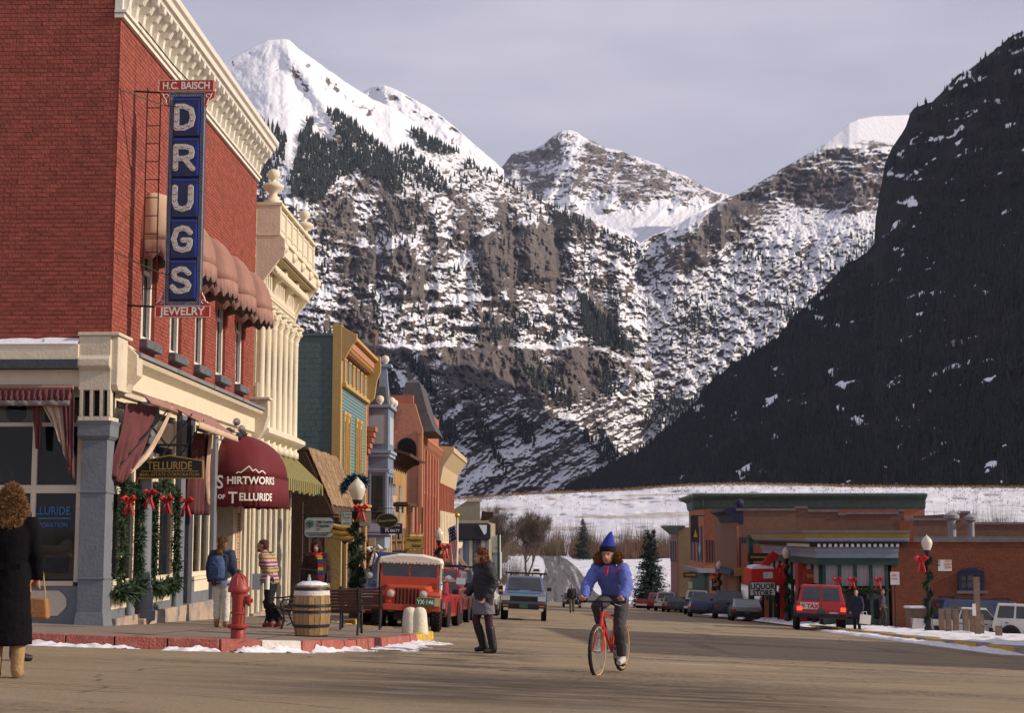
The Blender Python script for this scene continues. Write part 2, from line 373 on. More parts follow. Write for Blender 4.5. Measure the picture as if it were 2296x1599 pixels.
# --- right peak with the rounded snow dome, running down into the head of the valley
silC=[(1330,600),(1400,560),(1440,540),(1500,512),(1560,480),(1600,462),(1640,441),(1700,411),(1760,376),(1800,352),(1830,334),(1855,318),(1880,298),(1905,275),(1925,266),(1960,260),(2035,257),(2110,262),(2200,300)]
def relC(x,y,s):
 cliff=(1-ss(450,475,y-.05*(x-1800)+10*fbm(x/30,0*x,91,3)))*ss(325,345,y+.25*(1960-x)*(x>1800)*.3)
 Z=1200-y+12*fbm(x/50,y/50,92,3)
 r=cliff*(-190*(ridged(x/70,y/90,93,6,.58)-.5)+1.4*(stairs(Z+12*fbm(x/50,y/40,98,4),17)-Z)+40*fbm(x/18,y/14,99,5,.62))
# rocky spur at the left of the slope
 sp=bell(x-1590-.9*(520-y),0,75)*ss(440,500,y)*(1-ss(560,620,y))
 r=r-220*sp*ridged(x/38,y/60,94,4)
 fall=ss(470,560,y)
 r=r*ss(300,330,y+0*x)+fall*(-150*(ridged((x+.25*y)/85,y/500,95,5,.5)-.5)+45*fbm(x/16,y/16,96,4,.6))
 return r*ss(0,.02,1-s)+9*fbm(x/4,y/4,97,2)*ss(320,350,y)
def attC(x,y,s):
 c=ss(322,345,y-.18*(x-1900)*(x>1900))*(1-ss(452,474,y-.05*(x-1800)))
 rk=.12*c-.55*(1-ss(300,330,y))*(x>1830)-.32*ss(460,490,y)*(1-.5*ss(640,760,y))+.34*fbm(x/60,y/45,101,5,.6)
 rk=rk+.62*bell(x-1590-.9*(520-y),0,75)*ss(440,480,y)*(1-ss(560,600,y))+.1*bell(x,1640,90)*(y<500)
 rk=rk+.42*(bell(x,1440,36)*bell(y,622,16))+.25*ss(780,900,y)*(fbm(x/30,y/40,102,4))+.22*bell(x,1830,170)*bell(y,400,60)
 return{'rock':rk,'brush':.5*ss(820,1000,y)}
layer('mountain',M_peak,silC,[(1330,1110),(2200,1110)],2.0,430,[(1330,5900),(1640,6400),(1960,6900),(2200,7200)],
[(1330,5000),(1570,5000),(1800,4950),(2200,4900)],relC,attC,seed=22,jag=2.2)
# --- dark forested valley wall on the right, its slope turned from the sun
silD=[(1180,1116),(1250,1102),(1300,1084),(1350,1056),(1400,1030),(1450,1000),(1500,962),(1560,902),(1600,852),(1650,812),(1700,786),(1740,762),(1790,702),(1830,662),(1900,592),(1950,558),(1961,545),(1963,490),(1974,430),(1984,370),(2000,330),(2030,288),(2042,252),(2052,240),(2078,232),(2090,226),(2110,208),(2150,168),(2200,130),(2262,84),(2296,66),(2400,20),(2600,-60),(2900,-260),(3300,-400)]
def relD(x,y,s):
 dyr=y-np.interp(x,*zip(*silD))
 cl=ss(1962,2010,x)*(1-ss(200,300,dyr-.35*(x-2000)*(x<2300)))
 r=-30*cl*(ridged(x/45,y/110,111,5,.6))+26*fbm(x/60,y/45,112,5,.6)+cl*1.0*(stairs(1200-y+14*fbm(x/60,y/60,113,3),55)-1200+y)
 return r*ss(0,.02,1-s)
def attD(x,y,s):
 p=fbm(x/60-y/60*.8,(x*.45+y)/22,114,5,.6)
 rk=.56-1.35*ss(.26,.44,p)*(fbm(x/16,y/12,117,4)>-.25)+.2*fbm(x/12,y/14,115,4)
 cl=ss(1962,2000,x)*(1-ss(420,500,y-.0*x))
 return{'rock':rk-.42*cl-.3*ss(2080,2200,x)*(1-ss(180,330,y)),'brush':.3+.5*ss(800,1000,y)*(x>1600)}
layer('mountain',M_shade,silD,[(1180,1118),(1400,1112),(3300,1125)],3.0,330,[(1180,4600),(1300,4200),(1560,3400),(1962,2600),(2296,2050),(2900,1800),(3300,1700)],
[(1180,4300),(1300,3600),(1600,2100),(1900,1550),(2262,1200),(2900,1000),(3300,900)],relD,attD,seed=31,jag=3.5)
# --- massif beyond the right edge of the frame; it throws the shade on the lower slopes
def massif():
 xs=np.linspace(900,3600,60);ys=np.linspace(1900,5700,80);X,Y=np.meshgrid(xs,ys)
 top=np.interp(Y,[1900,2300,3070,4000,4700,5050,5500],[0,1150,1480,1330,1100,600,100])
 Z=-30+top*np.clip((X-.36*Y)/260,0,1)*(1+.05*fbm(X/300,Y/300,121,4))*np.interp(X,[900,1500,2300,3600],[1,1,1.1,1.2])
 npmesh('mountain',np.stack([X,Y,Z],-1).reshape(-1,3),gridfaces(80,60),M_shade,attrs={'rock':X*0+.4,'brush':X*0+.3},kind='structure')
massif()
# --- conifers on the slopes, in numbers nobody could count
M_con=mat('conifer_needles_far',(.018,.024,.022),.9,.3,.02,0,island=.35)
M_con2=mat('conifer_needles_dark',(.014,.016,.016),.95,.3,.02,0,island=.4)
def conifers(name,m,pts,hts,seed=0,n=5):
 rng=np.random.default_rng(seed);N=len(pts);hts=np.asarray(hts)
 a0=rng.uniform(0,6.28,N);tiers=((.04,.20,.62),(.38,.13,1.0));V=[];Fs=[]
 per=len(tiers)*(n+1)
 for ti,(z0,r,z1)in enumerate(tiers):
  for k in range(n):
   a=a0+2*pi*k/n+ti*.6;rr=hts*r*rng.uniform(.7,1.25,N)
   V.append(np.stack([pts[:,0]+rr*np.cos(a),pts[:,1]+rr*np.sin(a),pts[:,2]+hts*(z0+rng.uniform(-.05,.05,N))],-1))
  V.append(np.stack([pts[:,0],pts[:,1],pts[:,2]+hts*z1],-1))
 V=np.stack(V,1).reshape(-1,3);base=np.arange(N)[:,None]*per
 for ti in range(len(tiers)):
  o=ti*(n+1)
  for k in range(n):Fs.append(np.stack([base[:,0]+o+k,base[:,0]+o+(k+1)%n,base[:,0]+o+n],-1))
 Fs=np.stack(Fs,1).reshape(-1,3)
 return npmesh(name,V,Fs,m,smooth=False,kind='stuff',label=None)
def pick(lay,dens,N,seed):
 PX,PY,P=lay;rng=np.random.default_rng(seed)
 i=rng.integers(0,PX.shape[0]-2,N*6);j=rng.integers(0,PX.shape[1]-1,N*6)
 p=dens(PX[i,j],PY[i,j]);k=rng.uniform(0,1,len(i))<p;i,j=i[k][:N],j[k][:N]
 fr=rng.uniform(0,1,len(i))[:,None]
 return P[i,j]*(1-fr)+P[i,j+1]*fr,PX[i,j],PY[i,j]
F1=[(556,258),(600,275),(640,300),(640,345),(620,400),(590,440),(560,330)]
F2=[(690,270),(702,272),(700,300),(748,325),(790,350),(800,380),(740,420),(720,458),(655,440),(652,400),(672,330)]
F3=[(740,252),(765,256),(830,300),(852,330),(880,345),(880,380),(905,390),(900,430),(880,440),(860,410),(820,395),(790,360),(750,290)]
F4=[(905,288),(925,290),(965,312),(1000,330),(1030,345),(1000,348),(950,342)]
F5=[(905,330),(960,370),(1000,410),(1010,440),(960,430),(890,400),(870,360)]
F6=[(1300,660),(1330,690),(1370,720),(1400,760),(1420,790),(1350,780),(1310,750),(1300,700)]
def densA(x,y):
 d=np.zeros(x.shape)
 for f,v in((F1,.55),(F2,1.),(F3,.9),(F4,.9),(F5,.5),(F6,1.)):d=np.maximum(d,inpoly(x+8*fbm(x/15,y/15,5,2),y,f)*v)
 band=np.clip(fbm(x/45,y/30,141,4),0,1)
 d=np.maximum(d,.05*(y>380)*(y<760)*(fbm(x/60,y/45,142,4)>.12))
 d=np.maximum(d,.16*(abs(y-(365+.52*(x-1040)))<14)*(x>1040))
 d=np.maximum(d,.5*(y>800)*(y<1060)*(fbm((x-.8*y)/45,(x+y)/160,143,4)>.22))
 d=np.maximum(d,.5*(abs(y-740)<22)*(x>1100)*(x<1250)*(band>.1))
 return d
p,x,y=pick(LAY[0],densA,13000,1)
conifers('conifer_forest',M_con,p-np.array([0,25,4]),np.random.default_rng(2).uniform(16,34,len(p))*np.where(y>800,.8,1),3)
def densC(x,y):
 d=.5*inpoly(x,y,[(1650,560),(1690,560),(1780,600),(1850,540),(1950,520),(1960,560),(1900,600),(1800,690),(1740,760),(1720,700),(1690,690)])*(fbm(x/40,y/25,151,4)>.0)
 d=np.maximum(d,.4*inpoly(x,y,[(1500,640),(1540,640),(1600,680),(1610,760),(1550,800),(1510,740)])*(fbm(x/30,y/30,152,4)>-.05))
 d=np.maximum(d,.08*(y>570)*(y<900)*(fbm(x/30,y/30,153,4)>.1))
 d=np.maximum(d,.6*(y>900)*(y<960)*(abs(x-1490)<80))
 return d
p,x,y=pick(LAY[3],densC,2600,4)
conifers('conifer_forest',M_con,p-np.array([0,25,4]),np.random.default_rng(5).uniform(16,32,len(p)),6)
def densD(x,y):
 dyr=y-np.interp(x,*zip(*silD))
 cl=(x>1960)*(y<250+.0*x+300*(1-ss(1962,2260,x)))
 d=.8*np.clip(.55+1.4*fbm(x/25-y/40,(x*.5+y)/16,161,4),.12,1)*(fbm(x/60-y/60*.8,(x*.45+y)/22,114,5,.6)<.36)*(1-.9*cl)
 d=np.maximum(d,.3*(dyr<10)*(x>0));d=np.maximum(d,.12*(x>2000)*(y<260))
 return d*(x<2450)
p,x,y=pick(LAY[4],densD,30000,7)
h=np.random.default_rng(8).uniform(5,17,len(p))*(1+.5*fbm(x/18,y/14,160,3))*np.interp(p[:,1],[1200,2500,4500],[.75,1,1.35])
conifers('conifer_forest',M_con2,p-np.array([0,6,2]),h,9)
M_asp=mat('leafless_aspens',(.050,.041,.046),.95,.3,.02,0,island=.4)
def densE(x,y):return(x<2450)*(y>560-.35*(x-1700))*np.clip(1.6*fbm(x/70+y/90,(x*.45+y)/34,171,4),0,1)*(1-.8*(y<700))
PE=pick(LAY[4],densE,12000,12)[0]
# ================== GROUND, ROADS, SNOW
def surf_mat(name,base,layers,rough=.85,bump=.3,bscale=60,spec=.2):
 """layers: (colour, noise scale, threshold, softness, stretch)"""
 m=bpy.data.materials.new(name);m.use_nodes=True;n=m.node_tree.nodes;l=m.node_tree.links;b=n['Principled BSDF']
 b.inputs['Roughness'].default_value=rough;b.inputs['Specular IOR Level'].default_value=spec
 tc=n.new('ShaderNodeTexCoord')
 def noise(sc,st=(1,1,1),det=8,r=.65):
  q=n.new('ShaderNodeMapping');q.inputs['Scale'].default_value=st;l.new(tc.outputs['Object'],q.inputs[0])
  t=n.new('ShaderNodeTexNoise');t.inputs['Scale'].default_value=sc;t.inputs['Detail'].default_value=det;t.inputs['Roughness'].default_value=r;l.new(q.outputs[0],t.inputs['Vector']);return t.outputs['Fac']
 c=n.new('ShaderNodeMixRGB');c.inputs['Color1'].default_value=(*[x*.8 for x in base],1);c.inputs['Color2'].default_value=(*[x*1.2 for x in base],1);l.new(noise(30,det=10,r=.8),c.inputs['Fac']);out=c.outputs[0]
 for col,scl,th,so_,st in layers:
  mr=n.new('ShaderNodeMapRange');mr.inputs['From Min'].default_value=th;mr.inputs['From Max'].default_value=th+so_;l.new(noise(scl,st),mr.inputs[0])
  k=n.new('ShaderNodeMixRGB');l.new(mr.outputs[0],k.inputs['Fac']);l.new(out,k.inputs['Color1']);k.inputs['Color2'].default_value=(*col,1);out=k.outputs[0]
 l.new(out,b.inputs['Base Color'])
 bp=n.new('ShaderNodeBump');bp.inputs['Strength'].default_value=bump;bp.inputs['Distance'].default_value=.02;l.new(noise(bscale),bp.inputs['Height']);l.new(bp.outputs[0],b.inputs['Normal'])
 return m
M_ground=surf_mat('snow_and_dead_grass',(.72,.72,.76),[((.30,.24,.16),.35,.56,.05,(1,.4,1)),((.16,.12,.08),1.4,.66,.04,(1,1,1))],bump=.5,bscale=3)
M_snow=surf_mat('snow',(.74,.74,.78),[((.45,.41,.38),2.0,.54,.10,(1,1,1)),((.28,.23,.19),9,.62,.06,(1,1,1))],bump=.7,bscale=9)
def asphalt():
 m=bpy.data.materials.new('worn_asphalt');m.use_nodes=True;n=m.node_tree.nodes;l=m.node_tree.links;b=n['Principled BSDF'];b.inputs['Specular IOR Level'].default_value=.25
 tc=n.new('ShaderNodeTexCoord');sx=n.new('ShaderNodeSeparateXYZ');l.new(tc.outputs['Object'],sx.inputs[0])
 def noise(sc,st=(1,1,1),det=8,r=.65):
  q=n.new('ShaderNodeMapping');q.inputs['Scale'].default_value=st;l.new(tc.outputs['Object'],q.inputs[0]);t=n.new('ShaderNodeTexNoise');t.inputs['Scale'].default_value=sc;t.inputs['Detail'].default_value=det;t.inputs['Roughness'].default_value=r;l.new(q.outputs[0],t.inputs['Vector']);return t.outputs['Fac']
 def rng(v,a,c,lo=0,hi=1):
  q=n.new('ShaderNodeMapRange');q.interpolation_type='SMOOTHSTEP';[setattr(q.inputs[k],'default_value',x)for k,x in(('From Min',a),('From Max',c),('To Min',lo),('To Max',hi))];l.new(v,q.inputs[0]);return q.outputs[0]
 def op(o,a,c):
  q=n.new('ShaderNodeMath');q.operation=o
  for i,v in enumerate((a,c)):
   if isinstance(v,(int,float)):q.inputs[i].default_value=v
   else:l.new(v,q.inputs[i])
  return q.outputs[0]
 def mix(f,a,col):
  q=n.new('ShaderNodeMixRGB');l.new(f,q.inputs['Fac']);q.inputs['Color2'].default_value=(*col,1)
  if isinstance(a,tuple):q.inputs['Color1'].default_value=(*a,1)
  else:l.new(a,q.inputs['Color1'])
  return q.outputs[0]
 c=mix(rng(noise(40,det=10,r=.85),.38,.62),(.20,.15,.094),(.37,.285,.175));c=mix(rng(noise(.35,(.5,1.2,1)),.5,.72,0,.7),c,(.40,.31,.195))
 c=mix(op('MULTIPLY',rng(noise(.28,(.45,1.3,1),10,.7),.47,.62,0,.85),rng(noise(9,(1,1,1),6,.8),.38,.6)),c,(.085,.066,.054))
 band=op('MULTIPLY',rng(sx.outputs['Y'],12.2,15,0,1),rng(sx.outputs['Y'],17.2,19.8,1,0));band=op('MULTIPLY',band,op('MULTIPLY',rng(sx.outputs['X'],-5,-1),rng(sx.outputs['X'],1.5,4.5,1,0)))
 c=mix(op('MULTIPLY',band,rng(noise(1.6,(.35,1.6,1),10,.75),.36,.58,.25,.95)),c,(.062,.047,.038))
 mid=op('MULTIPLY',rng(sx.outputs['Y'],20,22),rng(sx.outputs['Y'],25,31,1,0));mid=op('MULTIPLY',mid,op('MULTIPLY',rng(sx.outputs['X'],-3.2,-2.4),rng(sx.outputs['X'],-.8,.2,1,0)));c=mix(op('MULTIPLY',mid,rng(noise(1.2,(1,.8,1),9,.75),.42,.58,0,.85)),c,(.085,.066,.052))
 c=mix(op('MULTIPLY',rng(noise(.9,(.16,2.6,1),10,.8),.57,.66,0,.8),rng(sx.outputs['Y'],19.5,22,.9,0)),c,(.09,.07,.056))
 c=mix(op('MULTIPLY',rng(noise(.5,(2.2,.10,1),8,.6),.54,.68,0,.6),rng(sx.outputs['Y'],24,34)),c,(.13,.105,.085))
 v=n.new('ShaderNodeTexVoronoi');v.feature='DISTANCE_TO_EDGE';v.inputs['Scale'].default_value=.32;q=n.new('ShaderNodeMapping');l.new(tc.outputs['Object'],q.inputs[0]);dn_=n.new('ShaderNodeMixRGB');dn_.blend_type='ADD';dn_.inputs['Fac'].default_value=.5;l.new(q.outputs[0],dn_.inputs['Color1']);nn=n.new('ShaderNodeTexNoise');nn.inputs['Scale'].default_value=1.5;nn.inputs['Detail'].default_value=5;l.new(tc.outputs['Object'],nn.inputs['Vector']);l.new(nn.outputs['Color'],dn_.inputs['Color2']);l.new(dn_.outputs[0],v.inputs['Vector'])
 c=mix(op('MULTIPLY',rng(v.outputs['Distance'],.0,.010,1,0),rng(noise(.4),.5,.6)),c,(.05,.04,.034))
 l.new(c,b.inputs['Base Color']);l.new(rng(noise(3),.35,.65,.7,.95),b.inputs['Roughness'])
 bp=n.new('ShaderNodeBump');bp.inputs['Strength'].default_value=.8;bp.inputs['Distance'].default_value=.015;l.new(noise(70,det=5,r=.8),bp.inputs['Height']);l.new(bp.outputs[0],b.inputs['Normal']);return m
M_asph=asphalt()
M_farroad=surf_mat('snow_dusted_road',(.13,.12,.12),[((.07,.065,.065),.7,.50,.1,(1.5,.02,1)),((.42,.42,.45),.55,.56,.08,(1.6,.012,1))],bump=.2)
M_conc=surf_mat('sidewalk_concrete',(.235,.185,.145),[((.12,.095,.08),.8,.58,.1,(1,1,1)),((.30,.25,.20),2.2,.62,.06,(1,1,1))],bump=.35,bscale=50)
def ribbon(name,rows,m,h=0.,nx=8,curv=None,**kw):
 V=[];n=nx+1
 for Y,a,b in rows:
  for i in range(n):
   x=a+(b-a)*i/nx;V.append((x,Y,G(x,Y,h)))
 Fc=gridfaces(len(rows),n);return npmesh(name,np.array(V),Fc,m,kind='structure',**kw)
# one ground sheet out to the horizon
xs=np.concatenate([np.linspace(-6000,-60,30),np.linspace(-50,50,51),np.linspace(60,6000,30)])
ys=np.concatenate([np.linspace(-200,-10,8),np.linspace(-8,300,155),np.linspace(310,1200,40),np.linspace(1300,9000,30)])
V=np.array([[(x,y,G(x,y,-.02 if y<140 else-.02)-(.0 if y<2000 else.0))for x in xs]for y in ys])
npmesh('ground',V.reshape(-1,3),gridfaces(len(ys),len(xs)),M_ground,kind='structure')
yy=lambda a,b,s:[a+(b-a)*i/int((b-a)/s)for i in range(int((b-a)/s)+1)]
ribbon('road',[(y,-5.6,12.2)for y in yy(18,196,2.)],M_asph,.004,20)
ribbon('road',[(y,-60,60)for y in yy(-20,18,2.)],M_asph,.004,60)
ribbon('road',[(y,-60,-5.6)for y in yy(18,21.6,1.2)],M_asph,.004,20)
ribbon('road',[(y,12.2,60)for y in yy(18,60,2)],M_asph,.004,20)
rr=[]
for y in yy(196,900,6):
 c=np.interp(y,[196,300,420,560,680,780,900],[2.5,2.6,2.8,1.5,-1.5,-10,-40]);hw=np.interp(y,[196,240,900],[5.5,4.2,4.2]);rr.append((y,c-hw,c+hw))
ribbon('road',rr,M_farroad,.03,6)
# faded white crossing lines, dark seam and patch, tyre-smeared grit: each a thin sheet on the road
M_line=surf_mat('faded_white_paint',(.66,.58,.46),[((.28,.22,.14),3.0,.52,.10,(.4,3,1))],bump=.2)
M_patch=surf_mat('dark_asphalt_patch',(.060,.048,.040),[((.12,.095,.07),1.2,.52,.12,(.6,1.2,1))],bump=.6)
def strip(name,a,b,wd,m,h):
 a=Vector(a);b=Vector(b);d=(b-a);n=Vector((-d.y,d.x)).normalized()*wd/2;k=max(1,int(d.length/1.0));V=[]
 for i in range(k+1):
  p=a+d*i/k
  for s in(-1,1):q=p+n*s*R.uniform(.75,1.2);V.append((q.x,q.y,G(q.x,q.y,h)))
 return npmesh(name,np.array(V),gridfaces(k+1,2),m,kind='structure')
def GP(px,py):p=atG(px,py);return(p.x,p.y)
for a,b,wd in(((1480,1465),(2255,1503),.10),((1440,1476),(2255,1517),.09),((880,1466),(1330,1474),.07),((1500,1489),(1750,1502),.08),((1150,1452),(1330,1458),.05)):
 strip('lane_marking',GP(*a),GP(*b),wd,M_line,.008)
for i in range(14):x=R.uniform(-7,5);y=R.uniform(13,20);L=R.uniform(.8,3);strip('tyre_mark',(x,y),(x+L,y+R.uniform(-.1,.1)),R.uniform(.012,.03),M_patch,.014+i*.0004)
# --- left sidewalk with its rounded corner, curb stones painted by sections
CURB=[(-30,20.9),(-12,21.25),(-8,21.4),(-6,21.5),(-4.6,21.75),(-3.6,22.6),(-3.0,24.2),(-2.62,26.5),(-2.4,29.2),(-2.35,31.2),(-2.75,32.6),(-3.7,33.8),(-4.75,35.0),(-5.0,36.5),(-5.05,60),(-5.1,100),(-5.1,190)]
def curbpts(step,y0=-1e9,y1=1e9):
 out=[];
 for a,b in zip(CURB,CURB[1:]):
  a,b=Vector(a),Vector(b);n=max(1,round((b-a).length/step))
  out+=[a+(b-a)*i/n for i in range(n)]
 out.append(Vector(CURB[-1]));return out
def walk_left():
 pts=curbpts(1.0);V=[];nx=14
 for p in pts:
  back=-7.45-(0 if p.y>26 else 0);
  if p.y<24.3 or p.x<-7:tgt=Vector((min(p.x,-7.9),26.3))
  else:tgt=Vector((-7.6,max(p.y,26.3)))
  for i in range(nx+1):
   q=p+(tgt-p)*i/nx;V.append((q.x,q.y,G(q.x,q.y,.15)))
 o=npmesh('sidewalk',np.array(V),gridfaces(len(pts),nx+1)[:,::-1],M_conc,kind='structure',smooth=False)
 return o
walk=walk_left()
M_cred=mat('curb_red_paint',(.33,.095,.075),.8,.35,5,.4,dirt=((.30,.22,.17),6,.56));M_cwht=mat('curb_white_paint',(.62,.58,.52),.8,.2,5,.3,dirt=((.3,.25,.2),7,.6));M_cyel=mat('curb_yellow_paint',(.55,.36,.06),.8,.25,5,.3,dirt=((.3,.22,.15),7,.58));M_cst=mat('curb_bare_concrete',(.30,.26,.22),.85,.3,5,.4)
pts=curbpts(.62)
for i in range(len(pts)-1):
 a,b=pts[i],pts[i+1]
 if b.y>75 or a.x<-14:continue
 d=(b-a);n=Vector((d.y,-d.x)).normalized();px=CX+F*(Vector((a.x,a.y,G(a.x,a.y))).dot(RT))/(Vector((a.x,a.y,G(a.x,a.y))).dot(FW))
 g=d.normalized()*.008;o0=R.uniform(0,.02);V=[]
 m=M_cred
 if 578<px<640 or 862<px<880 and a.y<25 or abs(px-905)<9 and a.y<27:m=M_cwht
 if px>928 and a.y<31 and a.y>26:m=M_cyel
 if a.y>31:m=M_cst if i%9<5 else M_cyel
 mb=MB();ins=-n*.15
 A,B=a+g,b-g
 P0=[(A+n*o0),(B+n*o0),(B+ins),(A+ins)]
 top=[(q.x,q.y,G(q.x,q.y,.155+o0))for q in P0];bot=[(q.x+n.x*.02,q.y+n.y*.02,G(q.x,q.y,-.05))for q in P0]
 mb.add(bot+top,[(3,2,1,0),(4,5,6,7),(0,1,5,4),(1,2,6,5),(2,3,7,6),(3,0,4,7)]);mb.build('curb_stone',m,walk,bev=.012)
# joints of the paving as narrow dark grooves
M_joint=mat('paving_joint',(.07,.055,.045),.9,.2,5,0)
for y in(23.8,26.2,28.6,31.0,34,37,40,44,48):
 x1=-2.7 if y<32 else-5.2
 mb=MB();mb.quad((-7.4,y,G(-7.4,y,.156)),(x1,y,G(x1,y,.156)),(x1,y+.025,G(x1,y,.155)),(-7.4,y+.025,G(-7.4,y,.155)));mb.build('paving_joint',M_joint,walk)
for x in(-5.9,-4.3):
 mb=MB();mb.quad((x,21.9,G(x,21.9,.157)),(x+.025,21.9,G(x,21.9,.157)),(x+.025,50,G(x,50,.157)),(x,50,G(x,50,.157)));mb.build('paving_joint',M_joint,walk)
# --- right sidewalk, its curb and the trampled snow on it
RC=[(12.2,200),(12.0,120),(11.9,78),(11.7,66),(11.6,58),(11.6,48),(11.65,40),(12.2,36),(14,33.5),(20,32.5),(40,32)]
rows=[]
def walk_right():
 V=[];pts=[]
 for a,b in zip(RC,RC[1:]):
  a,b=Vector(a),Vector(b);n=max(1,round((b-a).length/2));pts+=[a+(b-a)*i/n for i in range(n)]
 for p in pts:
  t=Vector((max(17,p.x),p.y))if p.y>36 else Vector((p.x+6,40))
  t=Vector((40,max(p.y,40)))
  for i in range(13):q=p+(t-p)*(i/12)**1.6;V.append((q.x,q.y,G(q.x,q.y,.15)+.0))
 return npmesh('sidewalk',np.array(V),gridfaces(len(pts),13),M_conc,kind='structure',smooth=False),pts
walkr,rpts=walk_right()
k=0
for a,b in zip(RC,RC[1:]):
 a,b=Vector(a),Vector(b);n=max(1,round((b-a).length/1.1))
 for i in range(n):
  p,q=a+(b-a)*i/n,a+(b-a)*(i+.98)/n
  if p.y>110 or p.x>22:continue
  d=q-p;nn=Vector((d.y,-d.x)).normalized();mb=MB();P0=[p,q,q+nn*-.16,p+nn*-.16]
  if nn.x>0:P0=[p,q,q-nn*-.16,p-nn*-.16]
  top=[(v.x,v.y,G(v.x,v.y,.156))for v in P0];bot=[(v.x,v.y,G(v.x,v.y,-.05))for v in P0]
  mb.add(bot+top,[(3,2,1,0),(4,5,6,7),(0,1,5,4),(1,2,6,5),(2,3,7,6),(3,0,4,7)]);k+=1
  mb.build('curb_stone',M_cyel if k%3 else M_cst,walkr)
def snowbank(rows,name='snow',seed=1,hgt=.12,h0=.14,step=.25,label=None):
 """rows: (Y, x0, x1) -> lumpy snow sheet tapering to nothing at its ragged edges"""
 V=[];nx=24
 for j,(y,a,b)in enumerate(rows):
  for i in range(nx+1):
   t=i/nx;x=a+(b-a)*t;e=min(t,1-t,j/len(rows),1-(j+1)/len(rows))*4
   nzv=float(fbm(x*1.7,y*1.7,seed,4,.6));z=h0+hgt*(min(1,e*2.5)*(.65+.9*nzv)-.18);V.append((x,y,G(x,y,z)))
 return npmesh(name,np.array(V),gridfaces(len(rows),nx+1),M_snow,kind='structure')
snowbank([(y,11.9+.3*math.sin(y),22)for y in yy(42,62,.5)],seed=3,hgt=.16)
snowbank([(y,12.2+.3*math.sin(y*1.3),21-.1*(y-60))for y in yy(60,73.3,.5)],seed=4,hgt=.14)
snowbank([(y,11.2,13.2)for y in yy(70,118,.8)],seed=5,hgt=.2,h0=.1)
snowbank([(y,12.6,30)for y in yy(165,330,3)],seed=6,hgt=.5,h0=.1)
snowbank([(y,10.8,12.0)for y in yy(38,66,.5)],seed=8,hgt=.10,h0=0.02)
# ragged snow in the gutter along the curb
def gutter(p0,p1,wd,seed,hgt=.07,name='snow'):
 p0,p1=Vector(p0),Vector(p1);d=p1-p0;n=Vector((d.y,-d.x)).normalized();L=d.length;k=int(L/.05);V=[]
 for i in range(k+1):
  for j in range(7):
   t=j/6;q=p0+d*i/k+n*(t*wd*(1+.9*float(fbm(i*.07,seed*3.3,seed,3))));e=min(i/k,1-i/k)*8
   z=hgt*(min(1,e)*(1-t)*.9+1.1*float(fbm(q.x*7,q.y*7,seed,4,.75))-.22);V.append((q.x,q.y,G(q.x,q.y,z)))
 return npmesh(name,np.array(V),gridfaces(k+1,7)[:,::-1],M_snow,kind='structure')
gutter((-9.5,21.3),(-6.0,21.46),.38,11,.06);gutter((-5.4,21.5),(-4.5,21.7),.25,12,.07);gutter((-4.5,21.72),(-3.5,22.7),.34,13,.085);gutter((-3.5,22.75),(-2.95,24.4),.3,14,.08);gutter((-2.9,24.6),(-2.3,29.5),.55,15,.06)
gutter((-6.9,21.42),(-5.6,21.5),.2,16,.05)
# --- snow-covered embankment closing the valley floor
silE=[(500,1175),(900,1135),(1010,1120),(1070,1116),(1150,1110),(1250,1105),(1330,1102),(1400,1099),(1470,1094),(1550,1088),(1620,1086),(1700,1086),(1800,1088),(1900,1091),(2000,1092),(2262,1093),(2450,1095)]
M_emb=surf_mat('windblown_snow_bank',(.68,.68,.73),[((.42,.38,.33),.045,.56,.08,(.22,1,4.2)),((.40,.30,.20),.16,.64,.04,(.5,1,2))],bump=.8,bscale=.35)
def emb():
 sx,sy=zip(*silE);px=np.arange(500,2451,4.);ry=np.interp(px,sx,sy)+.9*fbm(px/12,px*0,3,4);nr=70;s=np.linspace(0,1,nr)[:,None]
 base=np.interp(px,[500,1100,1500,2450],[1250,1242,1236,1236])
 PX=np.broadcast_to(px,(nr,len(px)));PY=base+(ry-base)*s
 yb=np.interp(px,[500,2450],[820,800]);Y=yb+s*np.interp(px,[500,1500,2450],[95,120,130])+5*fbm(PX/60+PY/30,PY/8,5,5,.6)+9*(ss(.40,.46,s)+ss(.66,.7,s)-s*2)
 r=npray(PX,PY);P=r*(Y/r[...,1])[...,None]
 top=P[-1];ex=[]
 for dy,dz in((3,-.1),(200,-2),(500,-45)):q=top.copy();q[:,1]+=dy;q[:,2]+=dz;ex.append(q)
 bot=P[0].copy();bot[:,2]-=5;bot[:,1]-=5
 P2=np.concatenate([bot[None],P,np.array(ex)],0)
 npmesh('embankment',P2.reshape(-1,3),gridfaces(P2.shape[0],len(px)),M_emb,kind='structure');return PX,PY,P
EP=emb()
